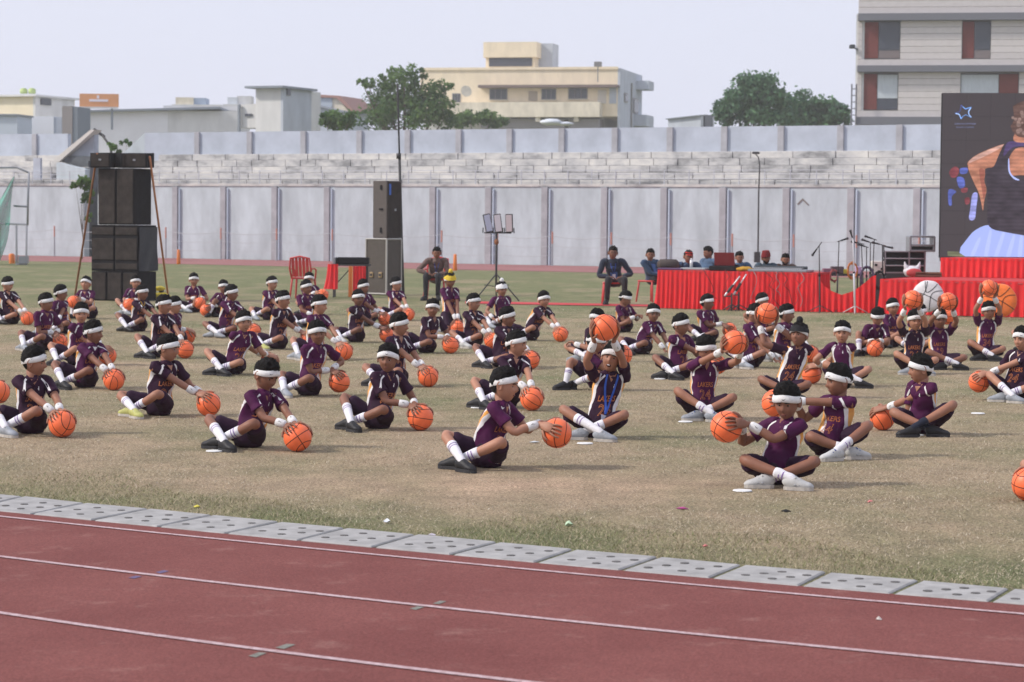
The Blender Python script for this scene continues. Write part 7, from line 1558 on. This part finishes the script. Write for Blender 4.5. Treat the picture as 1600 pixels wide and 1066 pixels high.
# street lamp behind the table
b_ = U(1184, 424); slp = empty('street_lamp', b_); tag(slp, 'slender dark lamp post with a curved arm before the wall', 'street lamp'); m = MB(); q = lambda px, py: tuple(at(px, py, b_.y) - b_)
m.tube([(0, 0, 0), q(1185.5, 300), q(1187, 258), q(1185, 246), q(1180, 240)], [.028, .026, .022, .018, .018], 8); m.build('post', M_band if False else M_dk, slp, True); m = MB(); m.box(q(1181, 239), (.26, .14, .08), rad(10), 0, .03); m.build('lamp_head', M_dk, slp); m = MB(); m.box(q(1183, 402), (.2, .15, .35)); m.build('switch_box', M_dk, slp)
m = MB(); b2 = P_(160, 240, 6); m.tube([tuple(P_(178, 262, 6)), tuple(P_(172, 228, 6)), tuple(P_(160, 212, 6))], .05, 6); m.box(tuple(P_(155, 208, 6)), (.6, .2, .12), Matrix.Rotation(rad(35), 3, 'Y'), 0, .03); tag(m.build('lamp_post', M_dk, None, True), 'slanting dark lamp seen through the stair gap', 'street lamp')
# chevron scratched on the wall
m = MB(); m.prism([on_plane(a, b, WA - WN * .02, WN) for a, b in ((1245, 319), (1254, 310), (1264, 320), (1262, 321), (1254, 313), (1247, 320))], WN * .03); o = m.build('chevron_mark', mat('chevron_brown', (.20, .17, .16), .9)); o.parent = wl; o.matrix_parent_inverse = Matrix.Translation(-Vector(wl.location))

# ------------------------------------------------------------------ paper spots and litter
M_spot = mat('paper_white', (.72, .72, .70), .8, noise_amt=.08, nscale=30)
SP = [(722, 734, 'before the black shoes of the front row boy'), (1160, 768, 'on the bare turf before the nearest boy'), (1315, 717, 'beside the blue laced shoe'), (1432, 681, 'under the dark socks of the boy sitting alone'), (1528, 647, 'on open grass near the stage side'), (914, 694, 'before the boy with the blue lanyard'), (746, 638, 'beside the smiling boy'), (1071, 660, 'before the boy in blue shoes'), (1031, 593, 'beside the curly haired boy'), (8, 682, 'at the frame corner beside grey shoes'), (335, 706, 'before the boy with bowed head'), (1199, 631, 'behind the nearest boy')]
for x, y, lb in SP:
    p = U(x, y); m = MB(); m.cyl((0, 0, .004), .062, .006, 20, r2=.058); o = m.build('paper_spot', M_spot, None, False, p); tag(o, 'flat white paper disc on the turf ' + lb, 'marker', 'white paper position markers')
def scrap(name, x, y, sx, sy, c_, lb, cat='litter', h_=.02, seed=0):
    p = U(x, y); m = MB(); rg = random.Random(seed + x); n = 7; v = [(0, 0, h_)]
    v += [(sx * math.cos(2 * PI * i / n) * rg.uniform(.6, 1.1), sy * math.sin(2 * PI * i / n) * rg.uniform(.6, 1.1), h_ * rg.uniform(.15, .7)) for i in range(n)] + [(0, 0, .002)]
    m.add(v, [(0, 1 + i, 1 + (i + 1) % n) for i in range(n)] + [(n + 1, 1 + (i + 1) % n, 1 + i) for i in range(n)]); tag(m.build(name, mat(name + '_col', c_, .6), None, False, p), lb, cat)
scrap('green_leaf_plastic', 889, 823, .028, .035, (.42, .56, .38), 'pale green plastic scrap on the grass near the kerb', h_=.035); scrap('white_plastic', 605, 818, .030, .025, (.62, .65, .70), 'crumpled white plastic scrap on the grass near the kerb', h_=.03)
scrap('dry_leaf', 308, 794, .030, .025, (.55, .48, .06), 'yellow leaf on the grass just above the kerb', 'leaf'); scrap('black_twig', 1228, 801, .045, .010, (.02, .02, .02), 'small dark twig on the turf below the nearest boy', 'twig')
scrap('pink_ribbon', 1067, 797, .055, .014, (.42, .08, .24), 'crumpled magenta ribbon on the turf near the kerb'); scrap('pink_petal', 1359, 786, .018, .016, (.65, .20, .20), 'pink paper petal on the bare turf', 'petal'); scrap('pink_confetti', 1102, 856, .016, .014, (.60, .18, .18), 'tiny pink confetti piece near the kerb edge', 'confetti')
scrap('paper_scrap', 1373, 970, .022, .016, (.55, .50, .45), 'small pale pebble lying in the first lane', 'pebble'); scrap('kerb_scrap', 674, 839, .03, .012, (.60, .55, .60), 'pale torn paper scrap lying on the drainage kerb'); scrap('wet_paper', 835, 693, .05, .018, (.50, .54, .56), 'flattened pale paper scrap beside the stretched out ball')

# ------------------------------------------------------------------ haze
hz_ = MB(); hz_.box((0, 190, 40), (420, 460, 84)); ho = hz_.build('haze', (lambda: None)() or bpy.data.materials.new('haze_air'))
hm = ho.data.materials[0]; hm.use_nodes = True; hn = hm.node_tree; hn.nodes.clear(); vo = hn.nodes.new('ShaderNodeVolumePrincipled'); vo.inputs['Density'].default_value = .00055; vo.inputs['Color'].default_value = (1, 1, 1, 1); vo.inputs['Anisotropy'].default_value = .2
om = hn.nodes.new('ShaderNodeOutputMaterial'); hn.links.new(vo.outputs[0], om.inputs['Volume']); tag(ho, kind='stuff')
